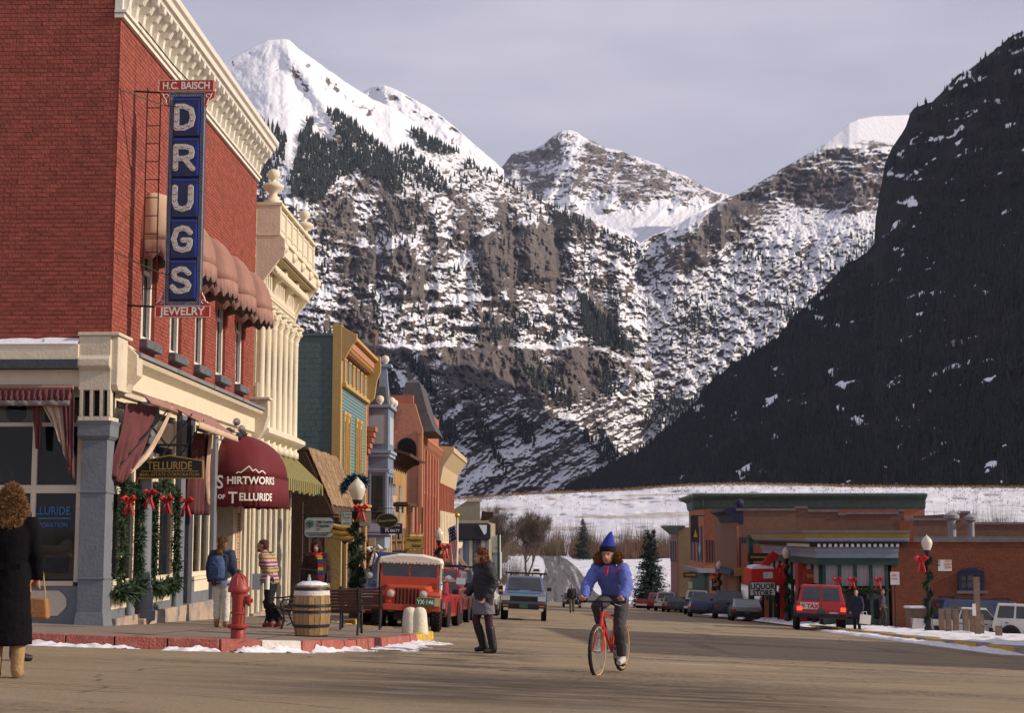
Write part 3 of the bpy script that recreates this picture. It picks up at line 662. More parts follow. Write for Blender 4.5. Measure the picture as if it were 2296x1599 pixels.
# dead grass tufts and willow scrub, far too many to count
M_tuft=mat('dead_grass',(.34,.20,.09),.9,.3,3,0,island=.3)
M_scrub=mat('leafless_scrub',(.15,.085,.055),.9,.3,3,0,island=.4);M_scrub2=mat('yellow_willow_scrub',(.15,.11,.07),.9,.3,3,0,island=.35);M_twig=mat('leafless_twigs',(.115,.085,.065),.9,.3,3,0,island=.35)
def blades(name,m,pts,hs,wd,spread,n=3,seed=0,parent=None,kind='stuff'):
 rng=np.random.default_rng(seed);N=len(pts);pts=np.repeat(np.asarray(pts,float),n,0);h=np.repeat(hs,n)*rng.uniform(.5,1.1,N*n)
 a=rng.uniform(0,2*pi,N*n);w_=np.broadcast_to(wd,(N,)).repeat(n);w2=rng.uniform(0,2*pi,N*n);d=rng.uniform(0,1,N*n)*spread
 b=pts+np.stack([np.cos(a)*d*h*.3,np.sin(a)*d*h*.3,-.05*h],-1);t=pts+np.stack([np.cos(a)*d*h,np.sin(a)*d*h,h],-1)
 u=np.stack([np.cos(w2),np.sin(w2)*.5,w2*0],-1)*w_[:,None]
 V=np.stack([b-u,b+u,t],1).reshape(-1,3);Fc=np.arange(len(V)).reshape(-1,3)
 return npmesh(name,V,Fc,m,smooth=False,kind=kind,parent=parent)
blades('aspen_woods',M_asp,PE,np.random.default_rng(3).uniform(9,18,len(PE)),.35,.12,3,5)
rng=np.random.default_rng(11)
PX,PY,P=EP
i=np.full(5200,69)-rng.integers(0,2,5200);j=rng.integers(0,P.shape[1],5200)
blades('grass',M_tuft,P[i,j]+rng.normal(0,.6,(5200,3))*[1,.5,.2],rng.uniform(.5,1.9,5200),.16,.5,3,1)
i=69-(rng.uniform(0,1,2600)**2*22).astype(int);j=rng.integers(0,P.shape[1],2600);k=(PX[i,j]>1500)|(rng.uniform(0,1,2600)<.35)
blades('grass',M_tuft,P[i,j][k]+rng.normal(0,2,(int(k.sum()),3))*[1,.5,0],rng.uniform(.4,1.5,int(k.sum())),.2,.7,4,2)
def scrub(name,m,x0,x1,y0,y1,N,h0,h1,wd,seed):
 rng=np.random.default_rng(seed);x=rng.uniform(x0,x1,N);y=rng.uniform(y0,y1,N);dens=fbm(x/14,y/40,seed,3);k=rng.uniform(0,1,N)<(.35+dens)
 x,y=x[k],y[k];z=np.array([G(a,b)for a,b in zip(x,y)]);h=rng.uniform(h0,h1,len(x))**1.*np.clip(.65+1.1*fbm(x/7,y/30,seed+5,4),.15,1.3)
 blades(name,m,np.stack([x,y,z],-1),h,wd*.45,.45,8,seed)
scrub('scrub',M_scrub,8,48,560,700,3200,4,9,.22,21)
scrub('scrub',M_scrub2,-75,6,640,790,3000,5,19,.22,22)
scrub('scrub',M_scrub2,10,85,690,800,3000,4,20,.22,23)
scrub('scrub',M_scrub2,-80,-14,420,560,2600,8,19,.14,24)
scrub('scrub',M_twig,150,262,640,800,5200,8,25,.2,25)
scrub('scrub',M_twig,-34,-4,250,300,1500,3,8,.06,26)
scrub('scrub',M_scrub,14,26,210,260,900,1,4,.05,27)
# --- trees
M_bark=mat('grey_bark',(.10,.075,.06),.9,.3,8,.4);M_needle=mat('blue_spruce_needles',(.030,.050,.042),.85,.3,4,.0,island=.35)
def bare_tree(loc,h,seed,label,cat='bare tree',spread=.55,group=None,trunks=1,twn=3200):
 rng=random.Random(seed);t=thing('leafless_tree',loc,label,cat,group);tr=MB();br=MB();tips=[]
 def grow(p,d,L,r,lev):
  q=p;pts=[p];rs=[r];n=3
  for i in range(n):
   d=(d+Vector((rng.uniform(-.16,.16),rng.uniform(-.16,.16),rng.uniform(-.02,.14)))).normalized();q=q+d*L/n;pts.append(q);rs.append(r*(1-.4*(i+1)/n))
  (tr if lev<2 else br).path(pts,rs,5 if lev<2 else 3,caps=False)
  if lev>=4:tips.append((q,d,L));return
  if lev>=3:tips.append((pts[1],d,L))
  for i in range(4 if lev<2 else 3):
   a=rng.uniform(0,2*pi);s=rng.uniform(.35,.95)*spread*1.35;dd=(d+Vector((cos(a)*s,sin(a)*s,rng.uniform(-.05,.25)))).normalized()
   grow(pts[rng.choice((2,3))]if i else q,dd,L*rng.uniform(.6,.8),r*.55,lev+1)
 for k in range(trunks):
  a=k*2.4;grow(Vector((cos(a)*.2*(trunks>1),sin(a)*.2*(trunks>1),-.2)),Vector((cos(a)*.3*(trunks>1),sin(a)*.3*(trunks>1),1)).normalized(),h*.30,h*.022/(trunks**.3),0)
 tr.build('trunk',M_bark,t);br.build('branches',M_bark,t,kind='stuff')
 rg=np.random.default_rng(seed);tp=np.array([list(a)for a,b,c in tips]);idx=rg.integers(0,len(tp),twn);td=np.array([list(b)for a,b,c in tips])[idx]
 b0=tp[idx]+rg.normal(0,h*.012,(twn,3));e=b0+(td*.6+rg.normal(0,.45,(twn,3))+[0,0,.25])*h*.085;u=rg.normal(0,1,(twn,3))*h*.0011
 npmesh('twigs',np.stack([b0-u,b0+u,e],1).reshape(-1,3),np.arange(twn*3).reshape(-1,3),M_twig,smooth=False,parent=t,kind='stuff');return t
def spruce(loc,h,seed,label,wd=.24,twin=False):
 t=thing('spruce_tree',loc,label,'spruce tree');mb=MB();mb.tube((0,0,-.2),(0,0,h*.95),h*.018,6,h*.003);mb.build('trunk',M_bark,t)
 rg=np.random.default_rng(seed);V=[];tops=[(0,h)]if not twin else[(-.35,h),(.35,h*.985)]
 for tx,th in tops:
  z=h*.05;
  while z<th*.99:
   f=1-z/th;L=h*wd*(f**.85+.03)*(.9 if twin else 1);nb=int(7+9*f)
   for k in range(nb):
    a=rg.uniform(0,2*pi);l=L*rg.uniform(.65,1.12);zz=z+rg.uniform(-.02,.02)*h;c,s_=cos(a),sin(a);x0=tx*(z/th)
    for q in range(int(5+16*f)):
     u=rg.uniform(.12,1.0);px_,py_=x0+c*l*u,s_*l*u;pz=zz-l*.22*u+l*.16*u*u+rg.uniform(-.015,.015)*h
     sz=h*rg.uniform(.012,.024)*(1.15-.45*u);v=rg.normal(0,1,3);v/=np.linalg.norm(v);w_=np.cross(v,rg.normal(0,1,3));w_/=np.linalg.norm(w_)
     V+=[(px_-v[0]*sz,py_-v[1]*sz,pz-v[2]*sz*.5),(px_+v[0]*sz,py_+v[1]*sz,pz+v[2]*sz*.5),(px_+w_[0]*sz*1.1+c*sz,py_+w_[1]*sz*1.1+s_*sz,pz-abs(w_[2])*sz*.7)]
   z+=h*.021
 V=np.array(V);npmesh('crown',V,np.arange(len(V)).reshape(-1,3),M_needle,smooth=False,parent=t);return t
spruce((10.9,172,G(10.9,172)),8.6,1,'larger spruce, dark blue with a forked top, behind the parked cars',.33,True)
spruce((11.3,548,G(0,548)),14.6,2,'narrow dark spruce beside the far bend of the road, smaller of the two spruces',.33)
bare_tree((-5.2,335,G(0,335)-.3),16,5,'big leafless cottonwood at the far end of the street, beside the road',trunks=3,spread=.62,twn=11000)
bare_tree((-13.5,330,G(0,330)),16,6,'leafless cottonwood behind the false front building, left of the big one',trunks=3,spread=.55,twn=9000)
bare_tree((-20,345,G(0,345)),15,9,'leftmost leafless tree, behind the brick facades at the far end of the street',trunks=3,twn=8000)
for i,(x,y,h,lb)in enumerate(((189,790,25,'bare tree on the snowy slope just right of the teal cornice'),(205,790,28,'tall bare tree above the brick parapet, highest at the right edge of town'),(224,790,24,'bare tree above the chimney of the brown brick building'),(241,790,22,'low bare tree nearest the right edge of the picture'))):
 bare_tree((x,y,G(0,400)-3),h,20+i,lb,trunks=2,twn=2500)
mb=MB();mb.tube((0,0,0),(0,0,10),.13,6,.09);p=thing('utility_pole',(24.5-22,470,G(0,470)),'thin wooden utility pole standing by the far bend of the road','pole');mb.build('post',M_bark,p)
MB().cbox((0,0,9.3),(2.0,.1,.12)).build('crossarm',M_bark,p)
# ================== BUILDINGS, LEFT SIDE
M_mort=mat('painted_mortar',(.255,.064,.045),.9,.2,3,.3);M_brick=mat('red_painted_brick',(.28,.070,.048),.72,.18,3,.4,island=.16,dirt=((.23,.06,.045),1.1,.56))
M_cream=mat('cream_paint',(.70,.61,.45),.7,.10,3,.15,dirt=((.50,.42,.30),3,.60));M_white=mat('white_paint',(.72,.68,.60),.7,.08,4,.1,dirt=((.5,.45,.38),5,.64))
M_stonec=mat('buff_cornice',(.60,.52,.40),.75,.12,3,.2,dirt=((.42,.34,.25),2.2,.58));M_grey=mat('blue_grey_paint',(.155,.170,.195),.65,.12,3,.15,dirt=((.26,.26,.27),4,.66));M_dgrey=mat('dark_grey_paint',(.06,.065,.08),.6,.2,4,.2)
M_slate=mat('grey_lead_cap',(.20,.205,.22),.7,.25,2,.2);M_stone=mat('rough_grey_stone',(.13,.13,.14),.9,.45,9,.8);M_found=mat('patched_foundation',(.40,.30,.22),.9,.25,2.5,.5,dirt=((.20,.20,.22),1.6,.50))
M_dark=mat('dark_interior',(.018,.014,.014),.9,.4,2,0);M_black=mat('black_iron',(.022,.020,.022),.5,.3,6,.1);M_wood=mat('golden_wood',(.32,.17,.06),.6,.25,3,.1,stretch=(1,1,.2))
M_maroon=mat('maroon_canvas',(.115,.036,.038),.85,.22,3,.15);M_beigecl=mat('faded_canvas_lining',(.52,.38,.28),.85,.15,3,.15);M_pink=mat('faded_pink_canvas',(.31,.165,.13),.85,.12,2,.12,dirt=((.42,.24,.18),2,.6));M_greycl=mat('grey_canvas_trim',(.20,.18,.175),.9,.25,6,.1);M_tancl=mat('sunbleached_canvas',(.62,.44,.30),.85,.10,2,.12)
M_redcl=mat('shop_awning_maroon',(.13,.014,.020),.75,.12,2,.12);M_lett=mat('white_lettering',(.75,.72,.66),.6,.05,5,0);M_brownbrick=mat('tan_brick',(.36,.19,.11),.85,.2,3,.3,island=.2)
def glassmat(name,a=.42,tint=(.012,.014,.018)):
 m=mat(name,tint,.06,.2,1,0,spec=.6);m.node_tree.nodes['Principled BSDF'].inputs['Alpha'].default_value=a;return m
M_glass=glassmat('window_glass');M_glassd=mat('dark_window_glass',(.018,.018,.022),.08,.4,.7,0,spec=.6)
def brickwall(root,O,u,n,W,H,m=None,holes=(),single=0,pitch=(.225,.0765),gap=.011,th=.005,seed=0,vis=None,name='brick'):
 m=m or M_brick;rng=random.Random(seed);O=Vector(O);u=Vector(u).normalized();n=Vector(n).normalized();z=Vector((0,0,1));L,Hh=pitch;cells=[]
 for r in range(int(H/Hh)):
  x=-(L/2 if r%2 else 0)
  while x<W:
   a,b=max(x,0)+gap/2,min(x+L,W)-gap/2;z0=r*Hh+gap/2;z1=z0+Hh-gap;x+=L
   if b-a<.03:continue
   cut=False
   for h0,h1,k0,k1 in holes:
    if z1>k0 and z0<k1 and b>h0 and a<h1:
     if a<h0-.03:b=h0-gap/2
     elif b>h1+.03:a=h1+gap/2
     else:cut=True
   if not cut and b-a>.02:cells.append((a,b,z0,z1))
 rot=math.atan2(u.y,u.x);sing=set()
 if single:
  full=[i for i,c in enumerate(cells)if c[1]-c[0]>L-gap-.01 and(vis is None or vis(O+u*c[0]+z*c[2]))]
  full.sort(key=lambda i:(O+u*cells[i][0]+z*cells[i][2]).length);sing=set(full[:single]);sh=[]
  for q in range(4):
   mb=MB();t=th+q*.0022;w_,h_=(L-gap)/2,(Hh-gap)/2;o=.003
   mb.loft([[Vector((-w_,0,-h_)),Vector((w_,0,-h_)),Vector((w_,0,h_)),Vector((-w_,0,h_))],[Vector((-w_+o,-t,-h_+o)),Vector((w_-o,-t,-h_+o)),Vector((w_-o,-t,h_-o)),Vector((-w_+o,-t,h_-o))]]);sh.append(meshof(mb,'brick',m))
  sgn=u.cross(z).dot(n)
 mb=MB();base=wloc(root)
 for i,(a,b,z0,z1)in enumerate(cells):
  t=th+rng.uniform(0,.006)
  if i in sing:
   c=O+u*(a+b)/2+z*(z0+z1)/2-base;place(sh[rng.randrange(4)],name,root,c,(0,0,rot if sgn>0 else rot+pi));continue
  p=[O+u*a+z*z0,O+u*b+z*z0,O+u*b+z*z1,O+u*a+z*z1];q=[v+n*t for v in p]
  mb.add(p+q,[(4,5,6,7),(0,1,5,4),(1,2,6,5),(2,3,7,6),(3,0,4,7)])
 if mb.v:mb.build('brickwork',m,root,world=True,kind='stuff')
def frame_rect(mb,X,y0,y1,z0,z1,w,d):
 """picture frame in the plane X (facing +X or -X), depth d outward"""
 lo,hi=min(X,X+d),max(X,X+d);mb.box(lo,hi,y0,y0+w,z0,z1);mb.box(lo,hi,y1-w,y1,z0,z1);mb.box(lo,hi,y0+w,y1-w,z0,z0+w);mb.box(lo,hi,y0+w,y1-w,z1-w,z1)
def frame_rectY(mb,Y,x0,x1,z0,z1,w,d):
 lo,hi=min(Y,Y+d),max(Y,Y+d);mb.box(x0,x0+w,lo,hi,z0,z1);mb.box(x1-w,x1,lo,hi,z0,z1);mb.box(x0+w,x1-w,lo,hi,z0,z0+w);mb.box(x0+w,x1-w,lo,hi,z1-w,z1)
def sup(c,e):return math.copysign(abs(c)**e,c)
def plan(al,a,out,e=.55):return(a*sup(cos(al),e),out*sup(sin(al),e))
def dome(root,Yc,X,zb,a,out,H,val,m,mv,mtrim=None,waves=9,e=.55,n=22,ms=8,drop=.05):
 """bullnose awning: canopy with ribs meeting at the wall, hanging wavy valance"""
 mb=MB();rings=[]
 for j in range(ms+1):
  ph=pi/2*j/ms;k=max(.02,cos(ph))**.80;z=zb+H*sin(ph);r=[]
  for i in range(n+1):
   p=plan(pi*i/n,a,out,e);rb=1-.018*(i%4==0)*(k<.95);r.append((X+p[1]*k*rb,Yc-p[0]*k*rb,z))
  rings.append(r)
 V=[p for r in rings for p in r];mb.add(V,[tuple(x)for x in gridfaces(ms+1,n+1).tolist()]);c=mb.build('canopy',m,root,world=True,smooth=True);sol=c.modifiers.new('s','SOLIDIFY');sol.thickness=.012
 mb=MB();V=[];N=72
 for row in(0,.5,1):
  for i in range(N+1):
   al=pi*i/N;p=plan(al,a,out,e);k=1+.02*row+.012*sin(i*1.7)*row;V.append((X+p[1]*k,Yc-p[0]*k,zb-row*(val+drop*sin(i/N*waves*2*pi))))
 mb.add(V,[tuple(x)for x in gridfaces(3,N+1).tolist()]);v=mb.build('valance',mv,root,world=True,smooth=True);sol=v.modifiers.new('s','SOLIDIFY');sol.thickness=.01
 if mtrim:
  mb=MB();pts=[];
  for i in range(N+1):
   p=plan(pi*i/N,a,out,e);pts.append((X+p[1]*1.025,Yc-p[0]*1.025,zb-val-drop*sin(i/N*waves*2*pi)+.04))
  V=[(p[0],p[1],p[2]+dz)for dz in(.055,-.05)for p in pts];mb.add(V,[tuple(x)for x in gridfaces(2,N+1).tolist()]);t=mb.build('trim',mtrim,v,world=False);
  o=wloc(root);t.data.transform(Matrix.Translation(-o));sol=t.modifiers.new('s','SOLIDIFY');sol.thickness=.016;sol.offset=1
 f=MB();f.path([(X+plan(pi*i/20,a*.985,out*.985,e)[1],Yc-plan(pi*i/20,a*.985,out*.985,e)[0],zb)for i in range(21)],.014,6);f.build('frame',M_black,root,world=True)
def cloth(name,top,bot,m,parent,folds=5,amp=.05,nr=10,nc=36,seed=0,sag=0.,nrm=(1,0,0),trim=None):
 """hanging fabric between two polylines, with folds along its length"""
 def res(P,t):
  P=[Vector(p)for p in P];k=t*(len(P)-1);i=min(int(k),len(P)-2);return P[i].lerp(P[i+1],k-i)
 V=[];nv=Vector(nrm).normalized()
 for j in range(nr+1):
  s=j/nr
  for i in range(nc+1):
   t=i/nc;p=res(top,t).lerp(res(bot,t),s);p=p+nv*amp*(.35+.65*s)*(sin(2*pi*folds*t+1.3*sin(3*s+seed))+.4*sin(2*pi*folds*2.3*t+seed+s*2));p.z-=sag*sin(pi*s)*(1+.2*sin(9*t));V.append(tuple(p))
 mb=MB().add(V,[tuple(x)for x in gridfaces(nr+1,nc+1).tolist()]);o=mb.build(name,m,parent,world=True,smooth=True);so_=o.modifiers.new('s','SOLIDIFY');so_.thickness=.012;return o
# ---------- red corner building with the drugs sign
XF=-7.5;Y0,Y1=26.12,38.8
bA=thing('corner_building',(XF,Y0,G(XF,Y0)),'red painted brick corner building with cream bracketed cornice and grey shopfront','building')
wins=[(28.0,28.95),(30.15,31.1),(32.3,33.25),(34.4,35.35),(36.55,37.5)]
WZ0,WZ1=3.56,6.15
mb=MB();ye=Y0+.02;mb.box(-24,XF-.35,Y0+.02,Y1,3.25,9.9)
for a,b in wins+[(Y1,Y1)]:
 mb.box(XF-.35,XF,ye,a,3.25,9.05);ye=b
 if a!=b:mb.box(XF-.35,XF,a,b,3.25,WZ0);mb.box(XF-.35,XF,a,b,WZ1,9.05)
mb.build('wall',M_mort,bA,world=True)
brickwall(bA,(XF-5.2,Y0+.02,3.36),(1,0,0),(0,-1,0),5.2,6.6,single=260,seed=1,vis=lambda p:p.x>-9.75)
brickwall(bA,(XF,Y0,3.36),(0,1,0),(1,0,0),Y1-Y0,5.65,holes=[(a-Y0,b-Y0,.2,2.8)for a,b in wins],seed=2)
for a,b in wins:
 f=MB();X=XF-.13;frame_rect(f,X,a,b,WZ0,WZ1,.10,.07);f.box(X,X+.05,a+.1,b-.1,4.85,4.93)
 for k in(.13,.20):f.box(X+.07,X+.09,a+k-.1,a+k-.06,WZ0,WZ1)
 f.box(X-.02,X+.06,a+.36,a+.40,WZ0+.1,WZ1-.1);f.box(X+.01,X+.05,a+.1,a+.36,WZ0+.1,WZ1-.1)
 fo=f.build('window',M_white,bA,world=True)
 g=MB();g.box(X-.03,X-.01,a+.02,b-.02,WZ0,WZ1);g.build('pane',M_glassd,fo,world=True)
 g=MB();g.box(XF-.1,XF+.16,a-.08,b+.08,WZ0-.17,WZ0);g.build('sill',M_stone,fo,world=True,bev=.02)
# upper cornice
mb=MB();mb.box(XF-.1,XF+.07,Y0-.02,Y1+.05,9.0,9.07);mb.box(XF-.1,XF+.11,Y0-.03,Y1+.08,9.09,9.14);mb.box(XF-.1,XF+.03,Y0,Y1+.03,9.14,9.72)
mb.box(XF-.1,XF+.14,Y0-.04,Y1+.1,9.60,9.66);mb.build('frieze',M_white,bA,world=True)
mb=MB()
pr=[(XF-.1,9.72),(XF+.36,9.72),(XF+.38,9.78),(XF+.44,9.80),(XF+.46,9.90),(XF+.52,9.94),(XF+.54,10.04),(XF-.1,10.10)]
mb.prism(pr,'y',Y0-.05,Y1+.12);mb.box(-24,XF-.1,Y0-.03,Y0+.3,9.95,10.05);mb.build('cornice',M_white,bA,world=True,bev=.008)
brk=MB();pts=[(0,0),(.05,.0),(.09,.10),(.10,.22),(.14,.30),(.22,.34),(.27,.42),(.34,.46),(.36,.58),(0,.58)]
brk.prism(pts,'y',-.07,.07)
for q in(.35,.5):brk.lathe([(0.02,-.085),(.06,-.085),(.06,.085),(.02,.085)],(.16+(q-.35)*.9,0,q),10,'y')
bme=meshof(brk,'bracket',M_white);bo=wloc(bA);y=Y0+.16
while y<Y1:place(bme,'bracket',bA,Vector((XF+.03,y,9.14))-bo);y+=.475
db=meshof(MB().cbox((0,0,0),(.10,.13,.07)),'dentil',M_white);y=Y0+.40
while y<Y1:place(db,'dentil',bA,Vector((XF+.24,y,9.69))-bo);y+=.475
# street-level cornice, south side and west side, corner block between them
mb=MB();pr=[(XF-.3,2.42),(XF+.03,2.42),(XF+.05,2.50),(XF+.12,2.54),(XF+.12,2.88),(XF+.20,2.93),(XF+.30,2.99),(XF+.34,3.06),(XF-.3,3.08)]
mb.prism(pr,'y',Y0+.55,Y1-.08);mb.build('shop_cornice',M_cream,bA,world=True,bev=.006)
mb=MB();mb.prism([(XF-.3,3.08),(XF+.38,3.08),(XF+.38,3.15),(XF+.02,3.30),(XF-.3,3.30)],'y',Y0+.55,Y1-.05)
for y in(29.4,32.6,35.7):mb.box(XF+.0,XF+.395,y,y+.03,3.085,3.17)
mb.build('lead_cap',M_slate,bA,world=True)
mb=MB();mb.box(-24,-7.99,Y0-.20,Y0+.3,2.95,3.22);mb.box(-24,-7.99,Y0-.02,Y0+.3,2.50,2.80);mb.build('shop_cornice',M_cream,bA,world=True,bev=.01)
mb=MB();mb.box(-24,-7.99,Y0-.25,Y0+.3,2.80,2.95);mb.build('gutter',M_dgrey,bA,world=True)
V=[]
for i in range(61):
 for j in range(7):
  t=j/6;x=-13+5*i/60;V.append((x,Y0-.22+.34*t,3.215+.13*min(1,t*3)*(.8+.4*float(fbm(x*2,t*3,5,4)))))
npmesh('snow',np.array(V),gridfaces(61,7),M_snow,kind='structure')
mb=MB();mb.prism([(26.02,3.36),(26.02,2.52),(26.10,2.44),(26.75,2.44),(26.75,2.9),(26.62,3.36)],'x',-7.98,XF+.16);mb.prism([(25.96,3.36),(25.96,3.02),(25.90,2.96),(25.90,2.84),(26.005,2.76),(26.005,2.435),(26.5,2.435),(26.5,3.36)],'x',-8.0,-7.45);mb.box(-8.02,XF+.2,25.93,26.78,3.36,3.42)
mb.prism([(XF+.14,2.44),(XF+.20,2.6),(XF+.34,2.75),(XF+.34,3.1),(XF+.14,3.3)],'y',26.6,26.95)
mb.build('corner_block',M_stonec,bA,world=True,bev=.015)
mb=MB()
for x in(-7.97,-7.80,-7.63,-7.5):mb.prism([(26.10,1.98),(26.02,2.0),(26.0,2.44),(26.16,2.44),(26.2,2.0)],'x',x,x+.05)
mb.box(-7.99,XF+.04,26.0,26.6,1.92,1.99);mb.build('bracket_ribs',M_stonec,bA,world=True)
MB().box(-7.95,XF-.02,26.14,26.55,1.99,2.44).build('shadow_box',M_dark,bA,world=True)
mb=MB();mb.box(-7.94,XF,26.1,26.55,-1.75,1.6);mb.box(-7.96,XF+.02,26.08,26.57,.70,.73);mb.box(-7.96,XF+.02,26.08,26.57,-.75,-.72)
mb.loft([[(-7.95,26.09,1.6),(XF+.01,26.09,1.6),(XF+.01,26.56,1.6),(-7.95,26.56,1.6)],[(-8.0,26.03,1.66),(XF+.06,26.03,1.66),(XF+.06,26.6,1.66),(-8.0,26.6,1.66)],[(-8.0,26.03,1.84),(XF+.06,26.03,1.84),(XF+.06,26.6,1.84),(-8.0,26.6,1.84)],[(-8.03,26.0,1.92),(XF+.09,26.0,1.92),(XF+.09,26.63,1.92),(-8.03,26.63,1.92)]])
mb.loft([[(-8.0,26.02,-1.76),(XF+.07,26.02,-1.76),(XF+.07,26.6,-1.76),(-8.0,26.6,-1.76)],[(-7.95,26.09,-1.3),(XF+.01,26.09,-1.3),(XF+.01,26.56,-1.3),(-7.95,26.56,-1.3)]])
mb.build('corner_pillar',M_grey,bA,world=True,bev=.008)
# interior room behind the shop windows, floor and back walls
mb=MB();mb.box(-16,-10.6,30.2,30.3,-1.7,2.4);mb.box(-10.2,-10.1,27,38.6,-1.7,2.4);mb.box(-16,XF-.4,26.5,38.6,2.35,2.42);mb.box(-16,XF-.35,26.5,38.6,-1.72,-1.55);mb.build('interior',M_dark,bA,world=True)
# west shopfront
YW_=26.30
mb=MB()
for x0,x1 in((-8.06,-7.95),(-8.84,-8.75),(-9.66,-9.57),(-10.5,-10.4)):mb.box(x0,x1,YW_-.03,YW_+.06,-.80,2.44)
mb.box(-14,-8.06,YW_-.025,YW_+.055,.70,.84);mb.box(-14,-8.06,YW_-.02,YW_+.05,1.84,1.91);mb.box(-14,-8.06,YW_-.06,YW_+.07,-.86,-.78);mb.box(-14,-8.06,YW_-.02,YW_+.05,2.34,2.5);mb.build('window_frame',M_stonec,bA,world=True,bev=.006)
MB().box(-14,-7.95,YW_+.02,YW_+.03,-.80,2.44).build('pane',M_glass,bA,world=True)
mb=MB();mb.box(-14,-7.95,YW_-.04,YW_+.1,-1.75,-.86)
mb.build('bulkhead',M_grey,bA,world=True)
mb=MB();mb.prism([(-9.35,-1.36),(-8.30,-1.36),(-8.22,-1.28),(-8.16,-1.20),(-8.16,-1.08),(-8.22,-1.0),(-8.30,-.94),(-9.35,-.94)],'y',YW_-.055,YW_-.038);mb.build('panel',M_stonec,bA,world=True)
for x0 in(-9.55,-8.72):
 p=[]
 for k in range(32):
  a=2*pi*k/32;r=1+.22*cos(4*a);p.append((x0+.36+.34*r*cos(a)*.8,2.12+.21*r*sin(a)*.85))
 mb=MB();mb.prism([(x0+.02,1.93),(x0+.30,1.93),(x0+.22,2.0),(x0+.2,2.12),(x0+.25,2.22),(x0+.3,2.3),(x0+.02,2.3)],'y',YW_+.035,YW_+.045);mb.prism([(x0+.76,1.93),(x0+.50,1.93),(x0+.56,2.0),(x0+.58,2.12),(x0+.54,2.22),(x0+.5,2.3),(x0+.76,2.3)],'y',YW_+.035,YW_+.045);mb.build('ornament',M_cream,bA,world=True)
M_blue_l=mat('blue_window_lettering',(.05,.16,.36),.5,.1,4,0,emit=None)
text('TELLURIDE',.19,facing(Vector((-8.55,YW_-.002,.34))-bo,(1,0,0)),M_blue_l,bA,.001,.002,xs=.85);text('CORPORATION',.10,facing(Vector((-8.55,YW_-.002,.13))-bo,(1,0,0)),M_blue_l,bA,.001,.001)
MB().box(-9.1,-8.15,YW_-.003,YW_-.001,.265,.285).build('underline',M_blue_l,bA,world=True)
# things shown inside the window
M_card=mat('display_card',(.45,.38,.26),.8,.3,5,0);M_pic=mat('blue_landscape_print',(.06,.11,.17),.6,.7,7,0);M_bookb=mat('paper_covers',(.35,.30,.28),.7,.6,9,0,island=.6)
d=thing('framed_picture',(-8.45,26.6,-.75),'framed blue landscape picture leaning in the west shop window','picture')
MB().cbox((0,0,.22),(.62,.03,.46),m=Matrix.Rotation(-.2,3,'X')).build('mat_board',M_card,d);MB().cbox((0,-.035,.23),(.40,.02,.26),m=Matrix.Rotation(-.2,3,'X')).build('print',M_pic,d)
frm=MB();[frm.cbox(c,s,m=Matrix.Rotation(-.2,3,'X'))for c,s in(((0,.05,-.0),(.66,.05,.04)),((0,-.04,.45),(.66,.05,.04)),((-.32,0,.22),(.04,.05,.5)),((.32,0,.22),(.04,.05,.5)))];frm.build('frame',M_wood,d)
c=thing('wooden_crate',(-8.12,26.75,-.78),'slatted wooden crate beside the framed picture in the window','crate')
for k in range(4):MB().box(-.14,.10,-.1,-.07,.04+k*.10,.11+k*.10).build('slat',M_wood,c)
MB().box(-.13,.1,-.06,.3,0,.42).build('box',M_dark,c)
solo(MB().box(-8.75,-8.25,26.75,26.95,-.32,-.18).ball((-8.35,26.8,-.2),(.13,.1,.12),8,5),'paper_bundle',M_card,(-8.5,26.85,-.3),'crumpled cream paper bundle on top of the window display','paper')
MB().box(-14,XF-.35,26.5,27.4,-.85,-.79).build('display_shelf',M_wood,bA,world=True)
# south shopfront
X=XF
mb=MB();mb.box(X-.4,X+.10,Y0+.5,34.6,-2.2,-1.42);mb.box(X-.4,X+.22,28.0,28.75,-2.2,-1.5);mb.build('foundation',M_found,bA,world=True,bev=.02)
mb=MB()
for a,b in((26.6,28.05),(28.75,31.1),(32.7,34.35)):MB().box(X-.25,X-.03,a,b,-1.42,-.88).build('bulkhead',M_grey,bA,world=True)
for a,b in((26.65,27.6),(27.75,28.0),(28.95,30.75),(32.85,34.2)):
 MB().box(X-.03,X-.008,a,b,-1.28 if a<32 else-1.2,-.90).build('panel',M_cream,bA,world=True,bev=.008)
mb=MB();mb.lathe([(.10,-1.5),(.10,-1.3),(.07,-1.26),(.075,-1.1),(.05,-1.0),(.075,-.95),(.075,-.9)],(X+.02,27.68,0),12);mb.lathe([(.10,-1.6),(.10,-1.4),(.07,-1.3),(.075,-1.1),(.05,-1.0),(.075,-.95),(.075,-.9)],(X+.02,31.05,0),12);mb.build('baluster',M_grey,bA,world=True,smooth=True)
for a,b in((26.6,28.1),(28.75,31.1),(32.7,34.35)):
 f=MB();frame_rect(f,X-.14,a,b,-.88,2.42,.10,.10);f.box(X-.14,X-.03,a+.1,b-.1,.70,.84);f.box(X-.12,X-.05,(a+b)/2-.035,(a+b)/2+.035,-.78,.70);f.box(X-.16,X+.03,a-.02,b+.02,-.95,-.88)
 fo=f.build('shop_window',M_cream,bA,world=True,bev=.006);MB().box(X-.10,X-.09,a+.05,b-.05,-.85,2.4).build('pane',M_glass,fo,world=True)
 p=MB();p.box(X-.08,X-.06,a+.18,b-.18,1.7,2.2);p.box(X-.08,X-.06,a+.18,(a+b)/2-.1,1.0,1.55);p.build('upper_panel',M_cream,fo,world=True)
 w_=MB()
 for q in range(3):w_.box(X-.6,X-.5,a+.2+q*.5,a+.32+q*.5,-.9,1.2)
 w_.build('interior_post',M_wood,fo,world=True)
